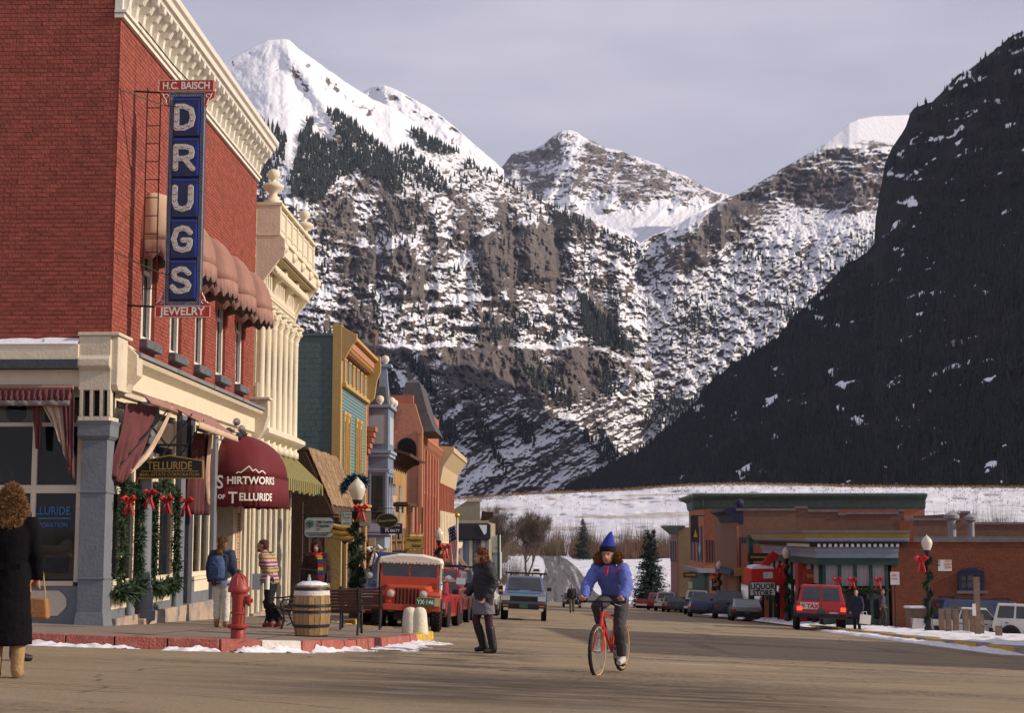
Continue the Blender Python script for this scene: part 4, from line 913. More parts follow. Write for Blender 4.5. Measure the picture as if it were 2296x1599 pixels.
mb=MB();xx,yy_=X+.07,28.36;mb.lathe([(.24,-1.55),(.24,-1.38),(.19,-1.34),(.20,-1.12),(.155,-1.02),(.18,-.96),(.145,-.90),(.125,1.75),(.16,1.8),(.14,1.86),(.19,2.0),(.22,2.12),(.22,2.42)],(xx,yy_,0),20);mb.build('round_column',M_grey,bA,world=True,smooth=True)
mb=MB();mb.box(X-.3,X+.05,31.25,31.62,-1.95,2.42);mb.box(X-.6,X-.3,31.25,32.6,-1.95,2.42);mb.build('door_pilaster',M_grey,bA,world=True,bev=.01)
mb=MB();mb.box(X-.55,X-.02,32.3,32.66,-1.95,2.42);mb.build('door_pilaster',M_dgrey,bA,world=True,bev=.01)
mb=MB();mb.box(X-.2,X+.05,34.38,34.66,-2.1,2.42);mb.build('door_pilaster',M_grey,bA,world=True,bev=.01)
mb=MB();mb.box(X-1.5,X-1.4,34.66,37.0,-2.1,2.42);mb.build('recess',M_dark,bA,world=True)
e=MB();e.box(X-1.5,X-.05,36.95,37.15,-2.1,2.42);e.box(X-.3,X,37.15,37.5,-2.1,2.42);e.build('entry_wall',M_cream,bA,world=True)
brickwall(bA,(X-1.3,36.93,-2.0),(1,0,0),(0,-1,0),.85,2.6,M_brownbrick,seed=6);brickwall(bA,(X+.0,37.2,-2.0),(0,1,0),(1,0,0),.32,2.6,M_brownbrick,seed=7)
for a,b in((37.55,38.1),(38.15,38.75)):
 f=MB();frame_rect(f,X-.2,a,b,-2.1,1.2,.1,.22);fo=f.build('door_frame',M_cream,bA,world=True,bev=.01);MB().box(X-.18,X-.15,a+.05,b-.05,-2.1,1.2).build('pane',M_glassd,fo,world=True)
MB().box(X-.4,X,34.66,38.8,1.2,2.42).build('lintel',M_cream,bA,world=True)
mb=MB();mb.prism([(X,2.0),(X+.08,2.05),(X+.15,2.3),(X+.35,2.6),(X+.45,2.95),(X+.45,3.35),(X,3.35)],'y',Y1-.3,Y1+.02);mb.box(X,X+.5,Y1-.35,Y1+.1,3.35,3.42);mb.build('end_bracket',M_stonec,bA,world=True,bev=.015)
# books on the stand in the third window
bs=thing('book_stand',(X-.5,33.4,-.85),'stand of coloured books in the third shop window from the corner','book stand');MB().box(-.15,.1,-.7,.75,0,.05).build('shelf',M_white,bs)
for r in range(3):
 for q in range(5):MB().cbox((.05-r*.08,-.55+q*.26,.25+r*.30),(.03,.18,.25),m=Matrix.Rotation(-.25,3,'Y')).build('book',M_bookb,bs)
# upstairs window awnings
anames=['sunbleached tan dome awning above the window left of the blue sign','faded pink dome awning mostly hidden behind the blue sign','third faded pink dome awning from the corner, first clear of the sign','fourth faded pink dome awning from the corner','faded pink dome awning nearest the cream building']
for i,(a,b)in enumerate(wins):
 c=(a+b)/2;t=thing('window_awning',(XF,c,5.3),anames[i],'awning','dome awnings over the upstairs windows')
 dome(t,c,XF+.01,5.38,.66,.74,1.0,.32,M_tancl if i==0 else M_pink,M_pink,M_greycl,e=.62)
# drugs sign
S=thing('shop_sign',(-6.5,27.1,3.8),'tall vertical blue sign reading DRUGS with red plates above and below','sign')
M_sblue=mat('enamel_blue',(.008,.012,.075),.35,.15,4,.05,spec=.5);M_sblue2=mat('bright_blue_edge',(.02,.05,.42),.35,.1,4,0);M_sred=mat('sign_red',(.46,.055,.035),.6,.12,5,.05);M_filig=mat('silver_filigree',(.30,.31,.36),.5,.3,10,0);M_let=mat('silver_letter',(.55,.52,.50),.4,.1,4,.05);M_bulb=mat('clear_bulb',(.75,.62,.42),.25,.1,4,0,spec=.6);M_socket=mat('brass_socket',(.16,.09,.05),.5,.2,4,0)
x0,x1,sy=-6.82,-6.20,27.05;z0,z1=4.04,7.90
MB().box(x0,x1,sy,sy+.16,z0,z1).build('backing',M_dgrey,S,world=True)
f=MB();frame_rectY(f,sy,x0,x1,z0,z1,.075,-.012);f.build('border',M_sblue,S,world=True)
fg=MB();n=46
for sx in(x0+.037,x1-.037):
 pts=[(sx+.02*sin(k*.9),sy-.018,z0+.03+(z1-z0-.06)*k/220)for k in range(221)];fg.path(pts,.006,4);pts=[(sx-.02*sin(k*.9),sy-.018,z0+.03+(z1-z0-.06)*k/220)for k in range(221)];fg.path(pts,.006,4)
for sz in(z0+.037,z1-.04):
 for sg in(1,-1):fg.path([(x0+.04+(x1-x0-.08)*k/50,sy-.018,sz+sg*.022*sin(k*.9))for k in range(51)],.006,4)
fg.build('filigree',M_filig,S,world=True);e=MB();frame_rectY(e,sy,x0-.012,x1+.012,z0-.012,z1+.012,.014,-.03);e.build('edge',M_filig,S,world=True)
LET={'D':[[(0,0),(0,1)],[(0,1),(.4,1),(.75,.85),(.85,.5),(.75,.15),(.4,0),(0,0)]],'R':[[(0,0),(0,1)],[(0,1),(.5,1),(.8,.92),(.85,.74),(.8,.56),(.5,.46),(0,.46)],[(.45,.46),(.9,0)]],
'U':[[(0,1),(0,.32),(.12,.08),(.42,0),(.72,.08),(.84,.32),(.84,1)]],'G':[[(.85,.80),(.7,.95),(.45,1),(.15,.9),(0,.5),(.15,.1),(.45,0),(.75,.06),(.85,.25),(.85,.45),(.5,.45)]],'S':[[(.82,.82),(.62,.98),(.38,1),(.1,.9),(.04,.72),(.18,.57),(.45,.5),(.72,.42),(.84,.27),(.74,.08),(.45,0),(.18,.02),(0,.2)]]}
ch=(z1-z0-.16)/5
for i,L in enumerate('DRUGS'):
 cz=z1-.08-ch*(i+.5);p=MB();p.box(x0+.075,x1-.075,sy-.05,sy,cz-ch/2+.012,cz+ch/2-.012);pn=p.build('panel',M_sblue,S,world=True,bev=.02)
 q=MB();q.box(x1-.105,x1-.075,sy-.06,sy-.004,cz-ch/2+.05,cz+ch/2-.12);q.box(x0+.09,x1-.09,sy-.06,sy-.05,cz+ch/2-.06,cz+ch/2-.03);q.build('panel_edge',M_sblue2,pn,world=True)
 W_,H_=.34,.40;ox,oz=x0+.14,cz-H_/2-.01;lm=MB();bl=[];kk=0
 for st in LET[L]:
  P=[(ox+a*W_,oz+b*H_)for a,b in st]
  for(a,b),(c2,d2)in zip(P,P[1:]):
   v=Vector((c2-a,d2-b));nn=Vector((-v.y,v.x)).normalized()*.047;u=v.normalized()*.012
   kk+=1;lm.prism([(a-nn.x-u.x,b-nn.y-u.y),(c2-nn.x+u.x,d2-nn.y+u.y),(c2+nn.x+u.x,d2+nn.y+u.y),(a+nn.x-u.x,b+nn.y-u.y)],'y',sy-.080-.0003*kk,sy-.05)
  for(a,b)in P:kk+=1;lm.lathe([(.047,-.080-.0003*kk),(.047,-.05)],(a,sy,b),12,'y')
  tot=sum((Vector(q2)-Vector(p2)).length for p2,q2 in zip(P,P[1:]));k=max(2,int(tot/.115))
  for s in range(k+1):
   dd=tot*s/k
   for p2,q2 in zip(P,P[1:]):
    l2=(Vector(q2)-Vector(p2)).length
    if dd<=l2+1e-6:v=Vector(p2).lerp(Vector(q2),dd/l2);break
    dd-=l2
   if all((v-w2).length>.085 for w2 in bl):bl.append(v)
 if L in 'UGS':pass
 lo=lm.build('letter',M_let,pn,world=True)
 for v in bl:
  pass
 bm=MB();sk=MB()
 for v in bl:bm.ball((v.x,sy-.105,v.y),.014,8,5);sk.lathe([(.021,-.090),(.021,-.084)],(v.x,sy,v.y),8,'y')
 bm.build('bulbs',M_bulb,pn,world=True,smooth=True);sk.build('sockets',M_socket,pn,world=True)
so_=wloc(S)
for(a,b,c2,d2,tx,sz,nm)in((-7.03,-6.03,7.93,8.14,'H.C. BAISCH',.185,1),(-6.99,-6.01,3.82,4.02,'JEWELRY',.20,2)):
 p=MB();p.box(a,b,sy-.03,sy+.05,c2,d2);o=p.build('name_plate',M_sred,S,world=True);f=MB();frame_rectY(f,sy-.03,a,b,c2,d2,.008,-.006);f.build('plate_rim',M_lett,o,world=True)
 t=text(tx,sz,facing(Vector(((a+b)/2,sy-.036,c2+.042))-so_,(1,0,0)),M_lett,S,.003,.004,xs=.84 if nm==1 else.98);t.parent=o
 for sg in(-1,1):
  cx=x0-.01 if sg<0 else x1+.01;g=MB()
  if nm==1:g.prism([(cx,c2),(cx+sg*.18,c2),(cx+sg*.16,c2-.10),(cx+sg*.06,c2-.16),(cx+sg*.03,c2-.28),(cx,c2-.30)][::sg],'y',sy-.02,sy+.03)
  else:g.prism([(cx,d2),(cx+sg*.18,d2),(cx+sg*.15,d2+.08),(cx+sg*.06,d2+.12),(cx+sg*.03,d2+.26),(cx,d2+.28)][::sg],'y',sy-.02,sy+.03)
  go=g.build('scroll_corner',M_sred,S,world=True);s2=MB();zz=c2-.05 if nm==1 else d2+.05
  sgn=-1 if nm==1 else 1
  s2.path([(cx+sg*(.14-.11*k/12),sy-.026,zz+sgn*(.0+.20*(k/12)**1.5)+.015*sin(k))for k in range(13)],.008,4);s2.path([(cx+sg*(.06+.04*cos(k*.6)),sy-.026,zz+sgn*.03+.03*sin(k*.6))for k in range(9)],.007,4);s2.build('scroll',M_lett,go,world=True)
MB().tube((XF,27.1,7.96),(-7.0,27.1,7.93),.018).tube((XF,27.1,4.05),(-6.95,27.1,4.02),.018).build('rod',M_black,S,world=True)
ch_=MB();ch_.path([(-6.5,27.1,8.13),(-6.8,27.1,8.45),(-7.2,27.1,8.95),(XF+.05,27.1,9.25)],.012,5);ch_.path([(-6.2,27.1,7.62),(-6.9,26.9,7.64),(XF,26.3,7.75),(XF-.3,26.08,7.78)],.010,5);ch_.path([(-6.2,27.1,4.5),(-6.9,26.9,4.6),(XF,26.2,4.85),(XF-.1,26.09,4.9)],.010,5);ch_.path([(XF+.02,26.15,7.75),(XF+.02,26.8,6.7),(XF+.02,27.05,6.4)],.006,4);ch_.build('stay_cable',M_black,S,world=True)
L=thing('ladder',(-7.1,27.05,3.9),'narrow rusty iron ladder hanging beside the blue sign','ladder');M_rust=mat('rusty_iron',(.10,.045,.035),.8,.3,8,.2)
for x in(-7.24,-7.0):MB().tube((x,27.1,4.05),(x-.01,27.1,8.02),.012).build('rail',M_rust,L,world=True)
for k in range(11):MB().tube((-7.24,27.1,4.35+k*.33),(-7.0,27.1,4.35+k*.33),.010).build('rung',M_rust,L,world=True)
# draped canvas on the shopfront
t=thing('draped_awning',(-9,26.1,2.3),'rolled maroon canvas awning with ruffled edge over the west window','awning')
cloth('ruffle',[(-14,25.98,2.50),(-8.1,25.98,2.47)],[(-14,25.90,2.24),(-8.1,25.90,2.24)],M_maroon,t,60,.028,4,420,1,nrm=(0,1,0));cloth('trim',[(-14,25.88,2.25),(-8.1,25.88,2.25)],[(-14,25.88,2.17),(-8.1,25.88,2.16)],M_greycl,t,24,.02,2,200,2,nrm=(0,1,0))
MB().path([(-14,26.0,2.5),(-8.08,26.0,2.48)],.05,8).build('roller',M_pink,t,world=True)
cloth('curtain',[(-8.62,26.0,2.2),(-8.16,26.0,2.2)],[(-8.34,26.02,1.75),(-8.08,26.02,1.02)],M_beigecl,t,3,.06,14,40,3,nrm=(0,1,0));cloth('curtain',[(-8.26,25.95,2.3),(-8.04,25.95,2.3)],[(-8.14,25.98,1.2),(-8.02,25.98,.9)],M_maroon,t,3,.03,14,30,4,nrm=(0,1,0));cloth('curtain',[(-8.78,26.02,2.2),(-8.6,26.02,2.2)],[(-8.70,26.02,1.45),(-8.6,26.02,1.42)],M_maroon,t,2,.03,10,24,5,nrm=(0,1,0))
MB().tube((-8.08,25.96,2.45),(-8.05,25.96,.95),.014).build('arm',M_black,t,world=True)
t=thing('draped_awning',(XF+.3,27,2.2),'torn maroon canvas awning hanging in folds from the corner of the shopfront','awning')
cloth('canopy',[(XF+.12,26.62,2.28),(XF+.22,27.2,2.30),(XF+.3,28.3,2.34)],[(XF+.0,26.4,1.0),(XF+.08,26.6,.86),(XF+.13,26.75,1.0)],M_maroon,t,3.5,.055,20,70,2,.10)
cloth('lining',[(XF+.52,28.3,2.34),(XF+.5,28.45,2.34)],[(XF+.10,26.75,1.0),(XF+.16,26.9,1.12)],M_beigecl,t,1.5,.05,16,24,3,.22)
cloth('roll',[(XF+.40,26.75,2.42),(XF+.48,28.9,2.42)],[(XF+.5,26.8,2.28),(XF+.58,28.9,2.24)],M_pink,t,12,.035,4,90,6)
cloth('fringed_flap',[(XF+.36,28.5,2.46),(XF+.36,32.4,2.46)],[(XF+.95,28.7,2.1),(XF+.95,32.3,2.04)],M_pink,t,8,.02,6,90,7,.03);cloth('fringe',[(XF+.95,28.7,2.1),(XF+.95,32.3,2.04)],[(XF+.96,28.7,1.97),(XF+.96,32.3,1.93)],M_beigecl,t,40,.012,2,240,8)
for a,b in(((XF+.1,26.5,1.15),(XF+.5,28.5,2.4)),((XF+.05,28.4,1.0),(XF+.8,28.8,2.25)),((XF+.05,30.2,1.2),(XF+.8,29.8,2.2))):MB().tube(a,b,.014).build('arm',M_black,t,world=True)
t=thing('draped_awning',(XF+.2,32.5,1.6),'bunched maroon canvas tied beside the third shop window','awning')
cloth('canopy',[(XF+.15,31.7,2.1),(XF+.35,32.6,2.1)],[(XF+.1,31.8,.42),(XF+.3,32.3,.40)],M_maroon,t,2.5,.08,14,40,9);cloth('lining',[(XF+.4,32.2,2.1),(XF+.34,32.7,2.1)],[(XF+.34,32.2,.62),(XF+.2,32.4,.60)],M_beigecl,t,2,.06,14,30,10)
# shirt shop awning with its lettering wrapped round the valance
t=thing('shop_awning',(XF,36.25,.6),'dark maroon dome awning lettered SHIRTWORKS of TELLURIDE','awning')
AY,AA,AO,AE=36.25,1.62,1.22,.50
dome(t,AY,XF+.01,1.28,AA,AO,1.05,.66,M_redcl,M_redcl,None,26,AE,24,10,.022)
tab=[(0,0,0)];
for k in range(1,401):
 p0,p1=plan(pi*(k-1)/400,AA,AO,AE),plan(pi*k/400,AA,AO,AE);tab.append((tab[-1][0]+math.hypot(p1[0]-p0[0],p1[1]-p0[1]),p1[0],p1[1]))
tab[0]=(0,AA,0);TA=np.array(tab)
def wrap(o,s0,zb):
 me=o.data;off=wloc(t);n=len(me.vertices);co=np.zeros(n*3);me.vertices.foreach_get('co',co);co=co.reshape(-1,3);s=co[:,0]+s0
 a=np.interp(s,TA[:,0],TA[:,1]);b=np.interp(s,TA[:,0],TA[:,2]);k=1.012+.016+co[:,2]*.6
 me.vertices.foreach_set('co',np.stack([XF+.01+b*k-off.x,AY-a*k-off.y,co[:,1]+zb-off.z],-1).ravel());me.update()
I4=Matrix.Identity(4)
for tx,sz,s0,zb,xs in(('S',.42,.02,1.03,.82),('HIRTWORKS',.235,.25,1.13,.92),('OF',.13,.06,.80,.95),('T',.36,.29,.70,.9),('ELLURIDE',.235,.52,.76,.86)):wrap(text(tx,sz,I4,M_lett,t,.003,.006,'LEFT',xs=xs),s0,zb)
zz=[(0,0),(.05,.04),(.10,.02),(.28,.17),(.36,.06),(.42,.10),(.50,.02),(.58,.07),(.62,.05),(.68,0)]
mb=MB()
for a,b in zip(zz,zz[1:]):
 for q in range(3):
  p0=Vector(a).lerp(Vector(b),q/3);p1=Vector(a).lerp(Vector(b),(q+1)/3);nn=Vector((-(p1-p0).y,(p1-p0).x)).normalized()*.012;mb.prism([(p0.x-nn.x,p0.y-nn.y),(p1.x-nn.x,p1.y-nn.y),(p1.x+nn.x,p1.y+nn.y),(p0.x+nn.x,p0.y+nn.y)],'z',-.002,.004)
wrap(mb.build('mountain_emblem',M_lett,t),.45,1.36)
# hanging sign of the land agents
t=thing('hanging_sign',(-6.4,28.6,.9),'black gable-topped hanging sign with gold lettering TELLURIDE REAL ESTATE CORPORATION','sign')
M_gold=mat('gold_leaf',(.42,.27,.08),.45,.2,6,0,metal=.3);M_sgreen=mat('dark_green_board',(.02,.03,.022),.6,.2,4,0);M_bb=mat('black_board',(.02,.018,.02),.5,.2,4,.1)
def SP(px,py,Y=28.2):return atY(px,py,Y)
pl=[SP(*p)for p in((305,1074),(456,1074),(456,1033),(380,1020),(305,1037))];p2=[(p.x,p.z)for p in pl]
cx_=sum(p[0]for p in p2)/5;cz_=sum(p[1]for p in p2)/5
MB().prism([(cx_+(a-cx_)*1.0,cz_+(b-cz_)*1.0)for a,b in p2],'y',28.18,28.24).build('board_rim',M_gold,t,world=True);MB().prism([(cx_+(a-cx_)*.965,cz_+(b-cz_)*.88)for a,b in p2],'y',28.172,28.20).build('board',M_bb,t,world=True)
q=SP(381,1056);text('TELLURIDE',.21,facing(q-wloc(t)+Vector((0,-.035,.02)),(1,0,0)),M_gold,t,.003,.002,xs=.80);q=SP(381,1070);text('REAL ESTATE CORPORATION',.082,facing(q-wloc(t)+Vector((0,-.035,.015)),(1,0,0)),M_gold,t,.002,.0);a,b=SP(318,1058),SP(445,1058);MB().box(a.x,b.x,28.165,28.172,a.z,a.z+.012).build('gold_rule',M_gold,t,world=True)
a=SP(318,998);b=SP(422,998);mb=MB();mb.tube((XF+.1,28.2,a.z),(b.x,28.2,b.z),.022);mb.tube((XF+.1,28.25,a.z+.45),(a.x+.45,28.2,a.z+.0),.02);mb.tube((b.x-.02,28.2,b.z),(b.x-.02,28.2,b.z-.27),.008);mb.tube((a.x+.25,28.2,b.z),(a.x+.25,28.2,b.z-.25),.008);mb.build('bracket',M_black,t,world=True)
# floodlights above the shirt shop
t=thing('floodlight_cluster',(XF+.2,34.6,2.3),'cluster of small metal floodlights on a bracket above the maroon shop awning','light');M_metal=mat('dull_metal',(.35,.33,.30),.4,.2,6,.05,metal=.8)
mb=MB();mb.tube((XF,34.2,2.25),(XF+.5,34.2,2.3),.03);mb.tube((XF+.3,33.6,2.25),(XF+.4,36.2,2.35),.015);mb.build('bracket',M_metal,t,world=True)
for i,(x,y,z)in enumerate(((.45,33.7,2.25),(.5,34.3,2.5),(.5,34.6,2.2),(.45,35.1,2.4),(.4,35.6,2.3))):MB().lathe([(.03,-.1),(.05,-.05),(.09,.1),(.07,.1)],(XF+x,y,z),10,'y').build('lamp_head',M_metal if i%2 else M_black,t,world=True,smooth=True)
# ---------- greenery helpers used on fronts and lamps
M_fir=mat('fir_garland',(.035,.062,.028),.85,.3,4,0,island=.4);M_ribbon=mat('red_ribbon',(.50,.012,.015),.5,.15,5,.1);M_wrib=mat('white_ribbon',(.75,.73,.70),.6,.1,5,.1);M_light=mat('blue_green_bulb',(.10,.45,.50),.3,.2,5,0,spec=.6)
def needles(pts,r,n,ln,seed):
 rg=np.random.default_rng(seed);P=np.array([list(p)for p in pts],float);seg=np.linalg.norm(np.diff(P,axis=0),axis=1);cum=np.concatenate([[0],np.cumsum(seg)])
 s=rg.uniform(0,cum[-1],n);c=np.stack([np.interp(s,cum,P[:,k])for k in range(3)],-1);d=rg.normal(0,1,(n,3));d/=np.linalg.norm(d,axis=1)[:,None]
 rr=r*(.55+.45*np.sin(s*9+seed)*np.sin(s*23));b=c+d*(rr*rg.uniform(.1,.8,n))[:,None];d2=d+rg.normal(0,.6,(n,3))+[0,0,-.45];d2/=np.linalg.norm(d2,axis=1)[:,None]
 e=b+d2*(ln*rg.uniform(.5,1.2,n))[:,None];u=np.cross(d2,rg.normal(0,1,(n,3)));u/=np.linalg.norm(u,axis=1)[:,None];u*=ln*.16
 return np.stack([b-u,b+u,e],1).reshape(-1,3)
def garland(pts,r,n,label,seed=0,ln=.12,bows=(),m=None,bm=None,bulbs=0):
 p0=Vector(pts[0]);t=thing('garland',p0,label,'garland');V=needles(pts,r,n,ln,seed)-np.array(p0)
 npmesh('greenery',V,np.arange(len(V)).reshape(-1,3),m or M_fir,smooth=False,parent=t)
 for b,s in bows:bow(t,b,s,bm or M_ribbon)
 if bulbs:
  rg=random.Random(seed);mb=MB()
  for i in range(bulbs):q=V[rg.randrange(len(V))];mb.ball(tuple(q+np.array(p0)),.028,6,4)
  mb.build('string_lights',M_light,t,world=True)
 return t
def bow(parent,c,s,m):
 c=Vector(c);mb=MB()
 for sg in(-1,1):
  mb.path([c,c+Vector((sg*.32*s,-.05,.26*s)),c+Vector((sg*.55*s,-.1,.08*s)),c+Vector((sg*.32*s,-.05,-.10*s)),c],[.02*s,.16*s,.20*s,.14*s,.02*s],8)
  mb.path([c,c+Vector((sg*.18*s,-.06,-.6*s)),c+Vector((sg*.34*s,-.02,-1.25*s))],[.05*s,.12*s,.14*s],6)
 mb.ball(tuple(c+Vector((0,-.08,0))),.14*s,8,5);mb.build('bow',m,parent,world=True,smooth=True)
X=XF+.12
garland([(X,26.75,-.80),(X,26.75,.95),(X,26.9,.55),(X,27.3,.85),(X,27.95,.7),(X+.02,27.95,-.7),(X,27.9,-.85),(X,26.7,-.95)],.13,2600,'fir garland with red bows framing the first shop window from the corner',1,bows=[((X+.15,26.6,.60),.20),((X+.15,27.95,.74),.22)])
garland([(X,26.6,-.95),(X+.05,27.2,-1.0),(X,28.0,-.9)],.20,1200,'thick fir branches along the sill of the first shop window',2,ln=.17)
garland([(X,28.9,-.8),(X,28.9,.8),(X,29.6,1.0),(X,30.6,.8),(X,30.7,-.8)],.14,2600,'fir garland with red bows framing the window behind the round column',3,bows=[((X+.15,29.2,.66),.21),((X+.15,30.8,.66),.24)])
garland([(X,28.8,-.95),(X+.05,29.9,-1.0),(X,30.8,-.92)],.20,1200,'thick fir branches on the sill behind the round column',4,ln=.17)
# ---------- cream ornate front
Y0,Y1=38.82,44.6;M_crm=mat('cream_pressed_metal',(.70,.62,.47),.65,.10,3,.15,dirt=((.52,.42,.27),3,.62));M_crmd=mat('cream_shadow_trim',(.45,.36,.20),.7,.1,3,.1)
bB=thing('ornate_building',(XF,Y0,G(XF,Y0)),'cream pressed metal building front with finials, deep cornice and slender columns','building')
MB().box(-22,XF-.25,Y0,Y1,-2.4,8.0).build('wall',M_crm,bB,world=True)
mb=MB();mb.box(XF-.25,XF,Y0,Y1,6.3,8.3);mb.build('upper_wall',M_crm,bB,world=True)
mb=MB();P=[(XF-.3,8.38),(XF+.62,8.38),(XF+.62,7.62),(XF+.74,7.5),(XF+.74,7.1),(XF+.70,7.02),(XF+.62,7.0),(XF+.15,6.35),(XF+.08,6.1),(XF-.3,6.1)]
mb.prism(P,'y',Y0+.02,Y0+.14);mb.prism(P,'y',Y1-.12,Y1+.02);mb.box(XF-.3,XF+.58,Y0+.14,Y1-.12,7.6,8.34);mb.box(XF-.2,XF+.10,Y0+.14,Y1-.12,6.3,7.6);mb.box(XF-.3,XF+.66,Y0+.0,Y1+.04,8.38,8.46);mb.box(XF-.2,XF+.64,Y0+.0,Y0+.015,7.60,7.63)
mb.build('cornice',M_crm,bB,world=True,bev=.01)
mb=MB()
for y in np.linspace(Y0+.14,Y1-.12,7):mb.box(XF+.58,XF+.61,y-.05,y+.05,7.72,8.34)
for a in np.linspace(Y0+.14,Y1-.12,7)[:-1]:frame_rect(mb,XF+.58,a+.12,a+.86,7.80,8.28,.03,.02)
mb.box(XF+.2,XF+.76,Y0+.14,Y1-.12,7.42,7.52);mb.box(XF+.2,XF+.70,Y0+.14,Y1-.12,7.10,7.42);mb.build('cornice_panels',M_crm,bB,world=True)
ros=meshof(MB().lathe([(.13,0),(.13,.05),(.07,.10),(.02,.12)],(0,0,0),12,'x'),'rosette',M_crm);o=wloc(bB)
for y in np.linspace(Y0+.14,Y1-.02,5):place(ros,'rosette',bB,Vector((XF+.70,y,7.28))-o)
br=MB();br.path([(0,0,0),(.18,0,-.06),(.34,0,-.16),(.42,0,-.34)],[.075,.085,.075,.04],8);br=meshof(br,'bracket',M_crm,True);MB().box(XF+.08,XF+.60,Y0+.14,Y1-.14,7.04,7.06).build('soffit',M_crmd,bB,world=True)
for y in np.linspace(Y0+.3,Y1-.3,17):place(br,'bracket',bB,Vector((XF+.10,y,6.98))-o,(0,0,0))
bx=meshof(MB().prism([(0,0),(.12,.05),(.2,.3),(.45,.45),(.45,.62),(0,.62)],'y',-.14,.14),'console',M_crm)
for y in(Y0+.2,Y0+2.1,Y0+4.0,Y1-.2):place(bx,'console',bB,Vector((XF+.0,y,6.38))-o)
mb=MB();[mb.box(XF-.1,XF+d,Y0,Y1+.03,z,z+.07)for z,d in((6.22,.10),(6.05,.07),(5.92,.05))]
for y in np.arange(Y0+.1,Y1,.16):mb.box(XF,XF+.08,y,y+.08,6.12,6.2)
mb.build('architrave',M_crm,bB,world=True)
fin=MB();fin.lathe([(.24,0),(.24,.10),(.16,.12),(.10,.28),(.12,.34),(.26,.42),(.28,.50),(.20,.56),(.07,.60),(.07,.66),(.13,.70),(.17,.80),(.13,.90),(.03,.95)],(0,0,0),16);fin=meshof(fin,'finial',M_crm,True)
for y in(Y0+.35,Y1-.35):place(fin,'finial',bB,Vector((XF+.36,y,8.46))-o)
# second storey: engaged columns, panels, tall windows
cm=MB();cm.lathe([(.16,-1.9),(.16,-1.75),(.11,-1.7),(.10,0),(.105,1.35),(.12,1.4),(.10,1.44),(.15,1.55),(.20,1.72),(.22,1.80)],(0,0,0),12);cm.cbox((0,0,1.84),(.46,.46,.07))
for k in range(6):a=pi*k/3;cm.ball((.17*cos(a),.17*sin(a),1.66),.055,6,4)
cm=meshof(cm,'column',M_crm,True);pan=meshof(MB().box(0,.06,-.15,.15,0,1.1).box(.06,.075,-.09,.09,.1,1.0),'pedestal_panel',M_crm)
for i,y in enumerate(np.linspace(Y0+.35,Y1-.25,7)):
 place(cm,'column',bB,Vector((XF+.12,y,4.05))-o);place(pan,'pedestal_panel',bB,Vector((XF+.02,y,2.75+.0))-o)
for i,y in enumerate(np.linspace(Y0+.35,Y1-.25,7)[:-1]):
 f=MB();frame_rect(f,XF-.16,y+.16,y+.80,2.9,5.9,.07,.12);fo=f.build('window',M_crm,bB,world=True);MB().box(XF-.2,XF-.12,y+.2,y+.76,2.95,4.9).build('pane',M_glassd,fo,world=True);MB().box(XF-.12,XF-.02,y+.22,y+.74,4.95,5.82).build('panel',M_crm,fo,world=True)
mb=MB();mb.prism([(XF-.2,2.2),(XF+.10,2.2),(XF+.14,2.38),(XF+.34,2.50),(XF+.42,2.56),(XF+.42,2.66),(XF+.12,2.82),(XF-.2,2.86)],'y',Y0,Y1+.05);mb.build('belt_cornice',M_crm,bB,world=True)
for i,y in enumerate((Y0+.05,Y0+.8,Y0+1.6,Y0+2.4,Y0+3.2,Y0+4.1,Y0+5.0,Y1-.3)):MB().box(XF-.1,XF+.05,y,y+.28,-2.4,2.2).box(XF+.05,XF+.07,y+.06,y+.22,-2.0,2.0).build('pilaster',M_crm,bB,world=True)
MB().box(XF-.5,XF-.24,Y0+.3,Y1-.3,-2.0,1.6).build('shop_window',M_glassd,bB,world=True);MB().box(XF-.3,XF+.12,Y0,Y1,-2.6,-1.95).build('foundation',M_found,bB,world=True)
# green striped awning with fringe
t=thing('striped_awning',(XF,42,1.5),'green canvas awning with yellow stripes and yellow fringe below the cream front','awning');M_grn=mat('green_canvas',(.035,.075,.045),.8,.12,3,.1);M_yel=mat('yellow_canvas',(.50,.33,.08),.8,.1,3,.1)
a0,a1=39.0,45.1;NS=18;gm=MB();ym=MB();gf=MB();yf=MB();rg=random.Random(4)
for i in range(NS*3):
 yel=i%3==2;t0,t1=i/(NS*3),(i+1)/(NS*3);yA,yB=a0+(a1-a0)*t0,a0+(a1-a0)*t1;(ym if yel else gm).slab((XF+.02,yA,2.25),(XF+.88,yA,1.42),(XF+.88,yB,1.42),(XF+.02,yB,2.25),.015);(yf if yel else gf).box(XF+.86,XF+.885,yA,yB-.015,1.42-rg.uniform(.26,.36),1.42)
gm.build('canopy',M_grn,t,world=True);ym.build('stripes',M_yel,t,world=True,kind='stuff');gf.build('valance',M_grn,t,world=True,kind='stuff');yf.build('fringe',M_yel,t,world=True,kind='stuff')
